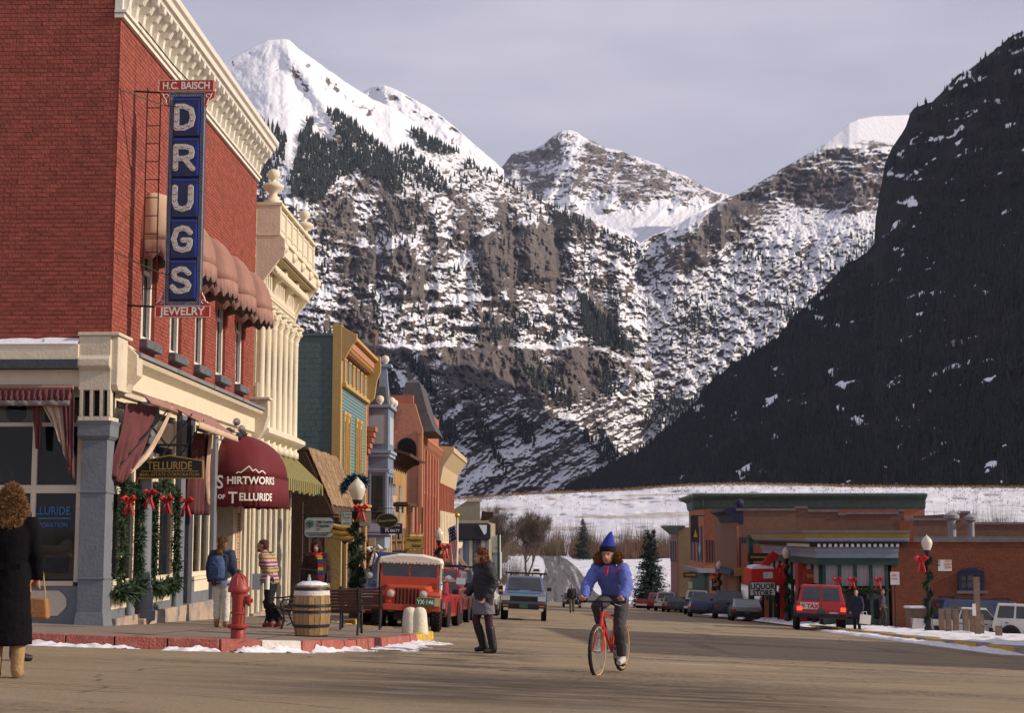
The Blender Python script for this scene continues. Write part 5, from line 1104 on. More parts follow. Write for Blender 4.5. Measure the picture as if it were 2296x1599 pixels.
# ---------- low shake-roofed shop
M_shk=mat('weathered_shake',(.27,.175,.095),.9,.25,9,.5,island=.35,stretch=(1,1,.3));M_bwood=mat('dark_brown_wood',(.075,.042,.028),.85,.3,4,.4,island=.2);M_tanw=mat('tan_block_wall',(.42,.30,.12),.85,.12,2,.3)
bC=thing('shake_roofed_shop',(XF,47.5,G(XF,47.5)),'low brown shop under a steep weathered shake roof','shop')
MB().box(-18,XF-.6,46.6,54.9,-3.2,2.3).build('wall',M_bwood,bC,world=True);MB().prism([(-14,-3.2),(XF-.05,-3.2),(XF-.05,1.0),(-14,1.0)],'y',47.3,47.45).build('side_wall',M_bwood,bC,world=True)
MB().prism([(-12,.5),(-6.62,.5),(XF-.05,2.55),(-12,2.55)],'y',47.6,47.7).build('gable_boards',M_bwood,bC,world=True)
zt=2.6;sl=Vector((.86,0,-1.95));L_=sl.length;rows_=9;sh=[meshof(MB().box(0,w_,-.006,.0,-.0,.02).add([],[])if False else MB().box(0,w_,0,.02,0,.30),'shingle',M_shk)for w_ in(.13,.17,.21)]
o=wloc(bC);ang=math.atan2(sl.x,-sl.z);rg=random.Random(8)
MB().slab((XF+.0,47.75,zt-.03),(XF+.86,47.75,zt-1.98),(XF+.86,54.4,zt-1.98),(XF+.0,54.4,zt-.03),.06).build('roof',M_bwood,bC,world=True)
cnt=0;rest=MB()
for r in range(rows_):
 y=47.72+rg.uniform(0,.05)
 while y<54.4:
  k=rg.randrange(3);w_=(.13,.17,.21)[k];s=(r+1)/rows_-rg.uniform(0,.03);p=Vector((XF,y,zt))+sl*min(1.02,s)+Vector((.035,0,.015))
  if cnt<299:ob=place(sh[k],'shingle',bC,p-o,(0,-ang,pi/2));ob.rotation_euler=(Matrix.Rotation(-ang,3,'Y')@Matrix.Rotation(pi/2,3,'Z')@Matrix.Rotation(.07,3,'X')).to_euler();cnt+=1
  y+=w_+.008
MB().box(-14,XF+.02,47.7,54.4,2.58,2.66).build('roof_ridge',M_bwood,bC,world=True)
MB().box(-12,XF-.35,45.2,45.3,-3.0,.9).build('garden_wall',M_tanw,bC,world=True)
brickwall(bC,(-12,45.19,-3.0),(1,0,0),(0,-1,0),4.1,3.7,M_tanw,pitch=(.42,.21),gap=.012,seed=9,single=60,name='block')
for y in(49.5,51.6,53.4):MB().box(XF-.6,XF-.52,y,y+1.2,-2.2,.2).build('window',M_glassd,bC,world=True)
for i,y in enumerate((48,49.2,51.0,52.9,54.6)):MB().box(XF-.58,XF-.42,y,y+.14,-3,.7).build('post',M_black if i<2 else M_bwood,bC,world=True)
MB().box(XF-1.2,XF-.1,48.0,48.08,-.6,-.5).build('rail',M_black,bC,world=True)
# ---------- teal clapboard front with ochre trim
Y0,Y1=55.1,62.8;M_teal=mat('dark_teal_block',(.10,.14,.135),.85,.12,2,.3,dirt=((.08,.115,.11),2,.6));M_tealb=mat('blue_teal_clapboard',(.15,.24,.25),.75,.08,2,.15);M_och=mat('ochre_trim',(.47,.30,.11),.7,.10,3,.15);M_sal=mat('salmon_trim',(.46,.21,.125),.7,.10,3,.15)
bD=thing('teal_building',(XF,Y0,G(XF,Y0)),'teal clapboard building with ochre trim, bracketed cornice and blank block side wall','building')
MB().box(-20,XF,Y0+.03,Y1,-3.6,7.1).build('wall',M_teal,bD,world=True);MB().box(-20,XF-.3,Y0-.02,Y0+.35,7.1,7.2).build('coping',M_teal,bD,world=True)
brickwall(bD,(XF-2.45,Y0+.03,-1.0),(1,0,0),(0,-1,0),2.43,8.1,M_teal,pitch=(.405,.203),gap=.006,th=.004,seed=11,single=290,name='block')
mb=MB();mb.prism([(XF-.0,6.2),(XF+.12,6.25),(XF+.42,6.8),(XF+.56,6.95),(XF+.56,7.18),(XF+.45,7.2),(XF-.15,7.55),(XF-.3,7.55),(XF-.3,6.2)][::-1],'y',Y0-.0,Y0+.2);mb.prism([(XF,5.2),(XF+.35,5.5),(XF+.45,6.2),(XF+.6,6.6),(XF+.6,7.2),(XF,7.3)][::-1],'y',Y1-.2,Y1)
mb.box(XF-.3,XF+.02,Y0-.02,Y0+.35,.6,7.5);mb.box(XF-.02,XF+.04,Y1-.3,Y1,.6,7.2);mb.box(XF,XF+.3,Y0+.2,Y1-.2,6.62,6.7);mb.box(XF,XF+.5,Y0+.2,Y1-.2,7.0,7.12);mb.box(XF,XF+.18,Y0+.2,Y1-.1,5.28,5.42);mb.box(XF,XF+.22,Y0,Y1,.95,1.1);mb.box(XF,XF+.28,Y0,Y1,1.1,1.18);mb.prism([(XF,.1),(XF+.2,.3),(XF+.35,1.0),(XF+.4,1.3),(XF,1.5)][::-1],'y',Y0,Y0+.22)
mb.build('cornice',M_och,bD,world=True,bev=.01)
mb=MB();mb.box(XF,XF+.34,Y0+.2,Y1-.2,6.7,7.0);mb.box(XF+.0,XF+.24,Y0+.2,Y1-.2,6.5,6.62);mb.build('salmon_band',M_sal,bD,world=True)
o=wloc(bD);bd_=meshof(MB().box(0,.02,0,Y1-Y0-.7,0,.105),'board',M_tealb)
z=1.55
while z<5.25:place(bd_,'board',bD,Vector((XF+.005,Y0+.35,z))-o,(0,-.06,0));z+=.125
dn=meshof(MB().box(0,.1,0,.1,0,.1),'dentil',M_och)
for y in np.arange(Y0+.3,Y1-.3,.26):place(dn,'dentil',bD,Vector((XF+.24,y,6.52))-o)
for i,y in enumerate(np.linspace(Y0+.75,Y1-.95,6)):
 f=MB();frame_rect(f,XF,y,y+.75,5.5,6.4,.08,.05);fo=f.build('frieze_panel',M_och,bD,world=True);MB().box(XF,XF+.03,y+.1,y+.65,5.6,6.3).build('panel',M_sal if i%2==0 else M_tealb,fo,world=True)
for i,y in enumerate((55.7,56.75,59.2,60.4)):
 f=MB();frame_rect(f,XF+.02,y,y+.8,1.5,4.45,.13,.06);fo=f.build('window',M_och,bD,world=True);MB().box(XF+.015,XF+.045,y+.12,y+.68,1.6,4.3).build('shutter',M_sal if False else M_och,fo,world=True);MB().box(XF+.045,XF+.052,y+.26,y+.54,1.8,4.1).build('pane',M_glassd,fo,world=True)
mb=MB()
for y in(55.12,56.6,58.4,60.4,62.4):mb.box(XF-.05,XF+.08,y,y+.3,-3.3,.95)
mb.build('shop_pilasters',M_och,bD,world=True,kind='stuff');MB().box(XF-.1,XF+.01,55.4,62.4,-3.3,.9).build('shop_window',M_glassd,bD,world=True)
mb=MB();mb.box(-9.2,XF+.1,55.0,55.1,-3.3,.4);mb.build('yellow_wall',M_tanw,bD,world=True)
# ---------- red brick sliver
M_redb=mat('weathered_red_brick',(.34,.13,.075),.9,.2,3,.4,island=.2);M_redb2=mat('salmon_brick',(.40,.145,.095),.85,.15,3,.3,island=.12)
bE=thing('narrow_brick_building',(XF,62.85,G(XF,63)),'narrow red brick front with stepped corbel between the teal and slate blue fronts','building')
MB().box(-20,XF-.02,62.85,63.9,-3.9,5.5).build('wall',M_redb,bE,world=True);brickwall(bE,(XF-.02,62.85,-3.4),(0,1,0),(1,0,0),1.0,8.8,M_redb,seed=12)
for k in range(5):MB().box(XF,XF+.10+.07*k,62.9,63.8,3.3+.22*k,3.5+.22*k).build('corbel',M_redb,bE,world=True)
MB().box(XF-.1,XF+.15,62.9,63.8,5.5,5.62).lathe([(.12,0),(.15,.1),(.05,.2)],(XF,63.3,5.62),10).build('cap',M_stonec,bE,world=True)
# ---------- slate blue bay-windowed building
Y0,Y1=64.0,67.4;M_slb=mat('slate_blue_paint',(.165,.20,.28),.7,.1,3,.15);M_slg=mat('pale_blue_panel',(.36,.41,.46),.7,.08,3,.1);M_slt=mat('light_blue_trim',(.27,.32,.41),.7,.08,3,.1);M_roof=mat('grey_fish_scale_roof',(.085,.08,.085),.85,.2,4,.4)
bF=thing('bay_window_building',(XF,Y0,G(XF,Y0)),'slate blue building with projecting two storey bay, ball finials and slate turret roof','building')
MB().box(-20,XF-.02,Y0,72.4,-4,4.3).build('wall',M_slb,bF,world=True)
bx0,bx1=XF-.3,-6.72
mb=MB();mb.prism([(bx0,64.05),(bx1-.0,64.05),(bx1+.0,66.3),(bx1-.7,67.3),(bx0,67.3)][::-1],'z',-.9+.9,5.25);mb.build('bay',M_slb,bF,world=True)
mb=MB()
for z,d in((5.25,.12),(3.35,.14),(3.2,.08),(2.62,.08),(2.55,.05),(-.02,.10),(.10,.05)):mb.prism([(bx0,64.05-d),(bx1+d,64.05-d),(bx1+d,66.35),(bx1-.65,67.3+d),(bx0,67.3+d)][::-1],'z',z,z+(.12 if z>3 else.08))
for x in(bx1-.78,bx1-.10):mb.box(x,x+.10,64.0,64.06,.3,2.55)
mb.prism([(bx0,64.1),(bx1-.1,64.1),(bx1-.1,66.3),(bx0,67.1)][::-1],'z',-.55,-.02);mb.build('trim',M_slt,bF,world=True,bev=.006)
MB().box(bx0+.30,bx1-.20,64.01,64.05,.62,2.42).build('window',M_glassd,bF,world=True);
for y in(64.4,65.4):MB().box(bx1,bx1+.02,y,y+.6,.5,2.4).build('window',M_glassd,bF,world=True)
f=MB();frame_rectY(f,64.04,bx0+.22,bx1-.16,3.72,4.95,.03,-.02);f.build('panel_frame',M_sal,bF,world=True);MB().box(bx0+.25,bx1-.19,64.02,64.05,3.75,4.92).build('panel',M_slg,bF,world=True);MB().box(bx0+.3,bx1-.3,64.02,64.05,.15,.45).build('panel',M_slg,bF,world=True);MB().box(bx1,bx1+.02,64.5,66.0,3.75,4.9).build('panel',M_slg,bF,world=True)
mb=MB();mb.loft([[(bx0-.2,64.3,5.35),(bx1-.05,64.3,5.35),(bx1-.05,66.6,5.35),(bx0-.2,66.6,5.35)],[(bx0-.2,64.9,7.0),(bx1-.35,64.9,7.0),(bx1-.35,66.2,7.0),(bx0-.2,66.2,7.0)]]);mb.build('turret_roof',M_roof,bF,world=True);mb=MB();mb.prism([(bx1-.52,5.35),(bx1-.02,5.35),(bx1-.15,7.0),(bx1-.42,7.0)],'y',64.6,64.85);mb.box(bx1-.55,bx1+.05,64.5,65.3,7.0,7.12);mb.box(bx0,bx1-.4,64.4,66.3,7.0,7.05);mb.build('gable',M_slt,bF,world=True)
bl=meshof(MB().lathe([(.10,0),(.06,.05),(.13,.10),(.17,.22),(.13,.34),(.03,.39)],(0,0,0),12),'ball_finial',M_crm,True);o=wloc(bF)
for x,y,z in((bx1-.22,64.8,7.12),(bx1-.36,64.15,5.37),(bx1+.03,65.0,5.37),(bx1+.03,66.2,5.37)):place(bl,'ball_finial',bF,Vector((x,y,z))-o)
MB().tube((XF-.05,66,7.0),(XF-.05,66,8.5),.035).ball((XF-.05,66,8.55),.09).build('vent_pipe',mat('rust_pipe',(.16,.06,.04),.8),bF,world=True)
mb=MB();mb.tube((XF,64.5,-1.3),(bx1-.15,64.5,-.5),.06);mb.build('bay_bracket',M_slb,bF,world=True)
# warm shop fronts beneath: brick piers and pilasters
bG=thing('tan_pilaster_front',(XF,67.5,G(XF,68)),'tan shopfront with fluted pilasters beside the brown wooden building','shop');M_tanp=mat('tan_stone',(.55,.38,.23),.8,.1,3,.2)
MB().box(-18,XF-.02,67.5,72.3,-4,1.9).build('wall',M_redb,bG,world=True)
for y in np.arange(67.5,72.2,.9):MB().box(XF-.02,XF+.12,y,y+.42,-3.6,1.1).box(XF-.02,XF+.2,y-.04,y+.46,1.1,1.3).box(XF+.12,XF+.14,y+.12,y+.30,-3.3,.9).build('pilaster',M_tanp,bG,world=True)
MB().prism([(XF,1.3),(XF+.3,1.5),(XF+.38,1.75),(XF,1.9)][::-1],'y',67.5,72.2).build('cornice',M_tanp,bG,world=True)
for y in(63.4,64.9,66.3):MB().box(XF-.02,XF+.10,y,y+.5,-3.7,-.3).build('brick_pier',M_redb,bG,world=True)
# ---------- brown wooden building with balcony
bH=thing('wooden_building',(XF,72.4,G(XF,72.4)),'old brown wooden building with jutting roof and railed balcony','building');M_owood=mat('old_brown_wood',(.17,.095,.045),.85,.3,4,.4,island=.25,stretch=(1,1,.3));M_gold2=mat('weathered_pine',(.38,.23,.09),.85,.25,4,.3,island=.25,stretch=(1,1,.3))
MB().box(-18,XF-.02,72.4,80.5,-4.2,4.0).build('wall',M_owood,bH,world=True)
o=wloc(bH);pk=meshof(MB().box(0,.04,0,.28,0,3.3),'board',M_gold2)
for y in np.arange(72.5,80.3,.31):place(pk,'board',bH,Vector((XF-.01,y,.3))-o)
pk=meshof(MB().box(0,.28,0,.04,0,3.3),'board',M_gold2)
for x in np.arange(XF-1.2,XF-.25,.31):place(pk,'board',bH,Vector((x,72.35,.3))-o)
MB().slab((XF-1.2,72.0,4.4),(XF+1.0,72.0,3.75),(XF+1.0,80.6,3.75),(XF-1.2,80.6,4.4),.12).build('roof',M_bwood,bH,world=True);cb=meshof(MB().prism([(0,0),(.2,.3),(.5,.5),(.75,.55),(.75,.7),(0,.7)],'y',-.08,.08),'bracket',M_bwood)
for y in np.arange(72.4,80.5,.9):place(cb,'bracket',bH,Vector((XF,y,3.0))-o)
MB().box(XF,XF+.95,72.6,80.2,-.9,-.75).build('balcony_floor',M_bwood,bH,world=True);MB().box(XF+.88,XF+.95,72.6,80.2,.02,.10).build('balcony_rail',M_owood,bH,world=True);pk=meshof(MB().lathe([(.04,0),(.06,.2),(.03,.45),(.05,.75)],(0,0,0),6),'baluster',M_gold2)
for y in np.arange(72.7,80.2,.32):place(pk,'baluster',bH,Vector((XF+.91,y,-.74))-o)
for x in(XF+.3,XF+.6):place(pk,'baluster',bH,Vector((x,72.65,-.74))-o)
for y in(72.7,76,80):MB().box(XF+.86,XF+.96,y,y+.1,-.9,1.4).tube((XF,y,-1.9),(XF+.8,y,-.95),.06).build('post',M_owood,bH,world=True)
for y,z in((73.5,1.0),(76.5,1.0)):MB().box(XF+.03,XF+.06,y,y+1.1,z-1.2,z+1.4).build('window',M_glassd,bH,world=True)
MB().box(XF,XF+.7,74,79,1.4,1.55).build('hood',M_bwood,bH,world=True)
# ---------- salmon building with mansard tower
bI=thing('mansard_building',(XF,92,G(XF,92)),'salmon brick building with steep grey mansard tower and arched dormer','building')
YF=84.0;xl,xr=-9.9,-7.9
def WP(px,py,Y=YF):p=atY(px,py,Y);return p.x,p.z
MB().box(-22,XF,YF+.5,104,-5,7.6).build('wall',M_redb2,bI,world=True)
brickwall(bI,(XF-2.2,YF+.5,-2),(1,0,0),(0,-1,0),2.2,9.4,M_redb2,seed=14)
a=WP(877,1030);b=WP(947,1030);zt_=WP(910,905)[1];mid=(a[0]+b[0])/2
P=[(a[0],a[1]-2.6),(b[0],a[1]-2.6),(b[0],WP(0,965)[1]),(mid+.42,zt_),(mid-.42,zt_),(a[0],WP(0,965)[1])];MB().prism(P,'y',YF,YF+.5).build('dormer',M_sal,bI,world=True)
q=[((x-mid)*.72+mid,min(z,zt_-.30))for x,z in P];q=[(mid-.72*(b[0]-mid),a[1]-2.6),(mid+.72*(b[0]-mid),a[1]-2.6),(mid+.72*(b[0]-mid),WP(0,972)[1]),(mid+.26,zt_-.28),(mid-.26,zt_-.28),(mid-.72*(b[0]-mid),WP(0,972)[1])]
MB().prism(q,'y',YF-.03,YF).build('dormer_panel',mat('pale_salmon_panel',(.46,.20,.13),.8),bI,world=True)
r=.52;zc=WP(0,1005)[1];p=[(mid+r*cos(pi*k/14),zc+r*sin(pi*k/14))for k in range(15)]+[(mid-r,zc-.65),(mid+r,zc-.65)];MB().prism(p,'y',YF-.06,YF-.03).build('arched_window',M_glassd,bI,world=True)
mb=MB()
for x in(a[0]+.05,b[0]-.22):mb.box(x,x+.17,YF-.08,YF,a[1]-3.5,WP(0,968)[1]);mb.box(x-.05,x+.22,YF-.12,YF,WP(0,975)[1],WP(0,968)[1])
mb.build('dormer_posts',M_sal,bI,world=True,kind='stuff')
A=[WP(868,985),WP(905,856),WP(934,856),WP(953,925),WP(962,968)];z0_=WP(0,968)[1];zt2=WP(0,856)[1];zm=WP(0,925)[1]
xa,xb=A[0][0],WP(975,968)[0];xc=(xa+xb)/2
rings=[]
for z,k in((z0_,1.),(z0_+.35*(zm-z0_),.86),(zm,.66),(zm+.5*(zt2-zm),.48),(zt2,.30)):
 hw=(xb-xa)/2*k;cx2=xc-.05*(1-k);rings.append([(cx2-hw,YF+.55+.8*(1-k),z),(cx2+hw,YF+.55+.8*(1-k),z),(cx2+hw,YF+7-2.2*(1-k),z),(cx2-hw,YF+7-2.2*(1-k),z)])
mb=MB();mb.loft(rings);mb.loft([[(rings[-1][k][0],rings[-1][k][1],zt2)for k in range(4)],[((rings[-1][k][0]-cx2)*.3+cx2,(rings[-1][k][1]-YF-3.8)*.4+YF+3.8,zt2+.35)for k in range(4)]]);mb.build('mansard_roof',M_roof,bI,world=True)
MB().box(-22,XF+.0,YF+1,97,z0_-.1,z0_+.0).build('roof_edge',M_roof,bI,world=True);x9,z9=WP(957,908);x8,z8=WP(975,965);MB().box(x9-.3,XF+.03,YF+1.2,90,z8,z9).build('mansard_roof',M_roof,bI,world=True)
mb=MB();mb.box(-11,XF+.2,YF+.3,104,z8-.45,z8-.1);mb.box(XF+.0,XF+.3,YF+.3,104,z8-.1,z8);mb.build('cornice',M_sal,bI,world=True,bev=.02)
for x in(XF-1.25,XF-.5):MB().box(x,x+.22,YF+.38,YF+.5,z8-1.9,z8-.4).build('corbel',M_sal,bI,world=True)
MB().box(XF-.55,XF-.05,YF+.4,YF+.5,-4,z8-.45).build('corner_pilaster',M_sal,bI,world=True)
for y in(88,90.3,92.6,94.9,97.2,99.5,101.8):MB().box(XF,XF+.14,y-.2,y+.35,-4.6,z8-.5).build('pilaster',M_redb2,bI,world=True);f=MB();frame_rect(f,XF,y+.7,y+1.7,2.4,5.4,.15,.06);fo=f.build('window',M_sal,bI,world=True);MB().box(XF,XF+.03,y+.8,y+1.6,2.5,5.3).build('pane',M_glassd,fo,world=True)
for y in np.arange(86,103.5,.8):MB().prism([(XF,z8-1.0),(XF+.25,z8-.5),(XF+.3,z8-.1),(XF,z8-.1)][::-1],'y',y,y+.25).build('bracket',M_sal,bI,world=True)
# ---------- brick building with big tan cornice
bJ=thing('tan_corniced_building',(XF,104.2,G(XF,104)),'red brick building with tall tan fluted cornice at the far end of the row','building');Y0,Y1=104.1,121;M_tanc=mat('tan_cornice',(.52,.40,.24),.75,.1,3,.2)
MB().box(-22,XF,Y0,Y1,-6,4.0).build('wall',M_redb2,bJ,world=True);zt=atX(995,1008,XF).z
mb=MB();mb.prism([(XF-.3,zt-2.6),(XF+.1,zt-2.5),(XF+.3,zt-1.4),(XF+.9,zt-.5),(XF+1.0,zt-.45),(XF+1.0,zt-.1),(XF-.3,zt)][::-1],'y',Y0,Y1);mb.build('cornice',M_tanc,bJ,world=True);MB().box(-22,XF,Y0,Y1,3.9,zt-.2).build('parapet',M_tanc,bJ,world=True)
for y in np.arange(Y0+.5,Y1,1.1):MB().slab((XF+.12,y,zt-2.3),(XF+.32,y,zt-1.3),(XF+.32,y+.5,zt-1.3),(XF+.12,y+.5,zt-2.3),-.1).build('flute',M_cream,bJ,world=True)
MB().box(XF,XF+.12,Y0,Y1,-.6,1.6).build('carved_band',M_tanc,bJ,world=True)
for y in np.arange(Y0+.6,Y1-.8,1.6):MB().box(XF,XF+.1,y,y+.35,-5.8,5.0).build('pilaster',M_redb2,bJ,world=True);MB().box(XF,XF+.02,y+.5,y+1.4,1.8,4.4).build('window',M_glassd,bJ,world=True);MB().box(XF+.12,XF+.18,y,y+.7,-.4,1.4).build('carved_panel',M_cream,bJ,world=True)
MB().prism([(XF,-1.4),(XF+.6,-1.0),(XF+.7,-.6),(XF,-.5)][::-1],'y',Y0,Y1).build('belt_cornice',M_cream,bJ,world=True)
# ---------- false-front store far down the street
M_olive=mat('olive_beige_boards',(.27,.235,.155),.8,.12,2,.2);M_olt=mat('cream_olive_trim',(.46,.40,.27),.8,.1,2,.1);M_blk=mat('black_fascia',(.028,.026,.028),.8,.3,2,.2);M_blus=mat('pale_blue_shopfront',(.20,.25,.34),.8,.2,2,.1)
YQ=150.;
def QP(px,py,Y=YQ):p=atY(px,py,Y);return p.x,p.z
bK=thing('false_front_store',(-8,YQ,G(-8,YQ)),'olive false-front store with stepped top and black awning band','shop')
P=[QP(*p)for p in((985,1255),(1096,1255),(1096,1170),(1076,1170),(1076,1122),(1050,1122),(1013,1145),(985,1158))];MB().prism(P,'y',YQ,YQ+.5).build('front',M_olive,bK,world=True);MB().box(-20,QP(1096,0)[0],YQ+.5,YQ+20,-8,QP(0,1172)[1]).build('wall',M_olive,bK,world=True)
mb=MB();x_,z_=QP(1078,1122);mb.box(QP(1050,0)[0],x_+.1,YQ-.1,YQ,z_-.15,z_+.1);mb.box(-14,QP(1098,0)[0],YQ-.1,YQ,QP(0,1174)[1],QP(0,1168)[1]);mb.build('trim',M_olt,bK,world=True)
MB().prism([QP(985,1210),QP(1100,1210),QP(1100,1176),QP(985,1176)],'y',YQ-1.2,YQ-.02).build('black_awning',M_blk,bK,world=True)
V=[(*[QP(1088,1172)[0]],YQ-1.22,QP(0,1176)[1])];MB().prism([QP(1075,1178),QP(1093,1178),QP(1092,1196),QP(1087,1200)],'y',YQ-1.26,YQ-1.21).build('snow_patch',M_snow,bK,world=True)
MB().box(-14,QP(1096,0)[0],YQ-.3,YQ-.05,-7.2,QP(0,1212)[1]).build('shopfront',M_blus,bK,world=True)
for px in(1040,1060,1074,1086):x_=QP(px,0)[0];MB().box(x_-.15,x_+.15,YQ-.6,YQ-.35,-7.0,QP(0,1212)[1]).build('pilaster',M_olt if px!=1074 else mat('plum_column',(.10,.05,.08),.8),bK,world=True)
MB().prism([QP(1076,1168),QP(1104,1160),QP(1104,1148),QP(1078,1146)],'y',YQ+2,YQ+6).build('roof_shed',M_bwood,bK,world=True)
bL=thing('white_roofed_house',(-5.5,158,G(-5.5,158)),'small grey house with snowy roof and green corner board beyond the false front','house');P=[QP(1094,1300,160),QP(1121,1300,160),QP(1121,1240,160),QP(1094,1240,160)];MB().prism(P,'y',160,166).build('wall',M_slg,bL,world=True);MB().prism([QP(1095,1240,160),QP(1118,1240,160),QP(1118,1200,160),QP(1097,1203,160)],'y',159.8,166).build('snowy_roof',M_snow,bL,world=True);x_=QP(1119,0,160)[0];MB().box(x_-.1,x_+.15,159.6,159.8,-7.6,QP(0,1200,160)[1]).build('corner_board',mat('dark_green_paint',(.02,.07,.05),.8),bL,world=True);MB().box(QP(1100,0,160)[0],QP(1110,0,160)[0],159.9,160,QP(0,1290,160)[1],QP(0,1262,160)[1]).build('window',M_glassd,bL,world=True)
# ================== BUILDINGS, RIGHT SIDE (their fronts face away from the sun)
XR=12.6
M_obrick=mat('orange_brick',(.20,.068,.038),.88,.15,2,.3,island=.12,dirt=((.24,.09,.06),.6,.58));M_bbrick=mat('brown_brick',(.155,.088,.062),.9,.2,3,.3,island=.25,dirt=((.14,.09,.07),.8,.58));M_tgreen=mat('green_metal_cornice',(.085,.125,.115),.7,.25,3,.2)
M_ycor=mat('mustard_cornice',(.26,.205,.04),.7,.12,3,.1);M_blcor=mat('grey_blue_cornice',(.24,.28,.36),.7,.12,3,.1);M_pale=mat('pale_cornice_trim',(.36,.38,.42),.7,.1,3,.1);M_dgreen=mat('bottle_green_paint',(.025,.065,.055),.7,.2,3,.1);M_navy=mat('navy_paint',(.02,.025,.07),.7,.2,3,.1);M_redp=mat('red_trim_paint',(.38,.045,.03),.7,.15,3,.1);M_coping=mat('grey_coping',(.17,.15,.15),.85,.25,2,.3)
M_lace=mat('lace_curtain',(.30,.29,.30),.8,.4,3,0,stretch=(8,8,.3));M_fixgrey=mat('painted_grey_steel',(.25,.26,.29),.5,.15,4,.1)
YC=73.6
# corner store with long brick side wall
bM=thing('corner_store',(XR,YC,G(XR,YC)),'orange brick corner store with mustard and grey striped cornice','shop')
zc=lambda py,Y=YC:atY(1900,py,Y).z
xw=lambda px,Y=YC:atY(px,1300,Y).x
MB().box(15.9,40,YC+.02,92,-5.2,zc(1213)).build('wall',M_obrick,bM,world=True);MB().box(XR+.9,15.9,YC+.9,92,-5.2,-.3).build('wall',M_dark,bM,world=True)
brickwall(bM,(15.9,YC+.02,-4.6),(1,0,0),(0,-1,0),7.2,4.6+zc(1216),M_obrick,holes=[(xw(2150)-15.9,xw(2205)-15.9,zc(1328)+4.6,zc(1275)+4.6)],seed=21)
MB().box(15.9,40,YC-.05,YC+.3,zc(1216),zc(1204)).build('coping',M_coping,bM,world=True);MB().box(xw(2020),xw(2050),YC-.12,YC+.6,zc(1216),zc(1168)).build('chimney',M_obrick,bM,world=True)
a,b=xw(2148),xw(2206);z0,z1=zc(1325),zc(1283);f=MB();frame_rectY(f,YC+.02,a,b,z0,z1,.13,-.12)
p=[(a+(b-a)*k/12,z1+.20*sin(pi*k/12))for k in range(13)]+[(b,z1-.02),(a,z1-.02)];f.prism(p,'y',YC-.10,YC+.02);fo=f.build('window',M_navy,bM,world=True);MB().box(a,b,YC-.02,YC-.01,z0,z1).build('pane',mat('dusty_glass',(.12,.11,.09),.4,.3,4,0),fo,world=True);MB().box(a-.1,b+.1,YC-.14,YC+.1,z0-.13,z0).build('sill',M_coping,fo,world=True)
mu=MB();[mu.box(a+(b-a)*k-.02,a+(b-a)*k+.02,YC-.05,YC-.02,z0,z1)for k in(.33,.66)];mu.box(a,b,YC-.045,YC-.02,(z0+z1)/2-.02,(z0+z1)/2+.02);mu.build('muntins',M_navy,fo,world=True)
# cornice wraps the corner: two runs per band
def bandW(z0,z1,d,m,nm,x1=16.6):
 mb=MB();mb.prism([(XR-d,YC-d),(x1,YC-d),(x1,YC+1.2),(XR+1.2,YC+1.2),(XR+1.2,92),(XR-d,92)],'z',z0,z1);return mb.build(nm,m,bM,world=True)
zz=[zc(v,YC-.6)for v in(1190,1195,1206,1211,1219,1227,1238,1252,1268)]
bandW(zz[1],zz[0],.95,M_coping,'cornice');bandW(zz[2],zz[1],.88,M_ycor,'cornice');bandW(zz[3],zz[2],.80,M_pale,'cornice');bandW((zz[4]+zz[3])/2,zz[3],.70,M_blcor,'cornice');bandW(zz[4],(zz[4]+zz[3])/2,.62,M_navy,'cornice');bandW(zz[5],zz[4],.45,M_bwood,'frieze',16.3);bandW(zz[6],zz[5],.30,M_blcor,'frieze',16.2);bandW(zz[7],zz[6],.22,M_blcor,'frieze',16.2);bandW(zz[8],zz[7],.18,M_dgreen,'fascia',16.2)
dn=meshof(MB().box(0,.13,-.1,0,0,.14),'dentil',M_lett);o=wloc(bM)
for x in np.arange(XR-.2,16.1,.26):place(dn,'dentil',bM,Vector((x,YC-.47,zz[5]+.0))-o)
dn2=meshof(MB().box(-.1,0,0,.13,0,.14),'dentil',M_lett)
for y in np.arange(YC,80,.3):place(dn2,'dentil',bM,Vector((XR-.47,y,zz[5]+.0))-o)
for i,x in enumerate(np.linspace(XR+.1,15.6,5)):MB().box(x,x+.14,YC-.05,YC+.1,-5,zz[8]).build('mullion',M_dgreen,bM,world=True)
for i,x in enumerate(np.linspace(XR+.1,15.6,5)[:-1]):
 MB().box(x+.14,x+.875,YC+.06,YC+.08,zc(1315),zz[8]).build('curtain',M_lace,bM,world=True);MB().box(x+.14,x+.875,YC+.02,YC+.05,zc(1385),zc(1318)).build('pane',M_glassd,bM,world=True);MB().box(x+.14,x+.875,YC-.0,YC+.1,-5,zc(1388)).build('bulkhead',M_dgreen,bM,world=True)
for y in np.linspace(YC+.3,91,9):MB().box(XR-.02,XR+.16,y,y+.16,-5.6,zz[8]).build('mullion',M_dgreen,bM,world=True);MB().box(XR+.06,XR+.1,y+.2,y+1.9,-3.8,zz[8]-.9).build('pane',M_glassd,bM,world=True);MB().box(XR+.05,XR+.08,y+.2,y+1.9,zz[8]-.9,zz[8]).build('curtain',M_lace,bM,world=True)
for i,(px,py,w_,h_)in enumerate(((2135,1178,.42,1.0),(2178,1186,.34,.9))):
 p=atY(px,1210,YC+6);t=MB().lathe([(w_*.5,-.5),(w_*.5,h_),(w_*.95,h_+.05),(w_*.95,h_+.22),(w_*.2,h_+.4)],(p.x,p.y,p.z),12);t.build('roof_vent',M_fixgrey,bM,world=True,smooth=True)
garlandX=[(x,YC-.15,zc(1322)-.12*abs(sin(i*1.57)))for i,x in enumerate(np.linspace(XR+.2,15.7,9))]
garland(garlandX,.12,900,'fir garland with red bows along the windows of the corner store',31,.16,bows=[((x,YC-.3,zc(1300)),.34)for x in(13.3,14.0,15.2)])
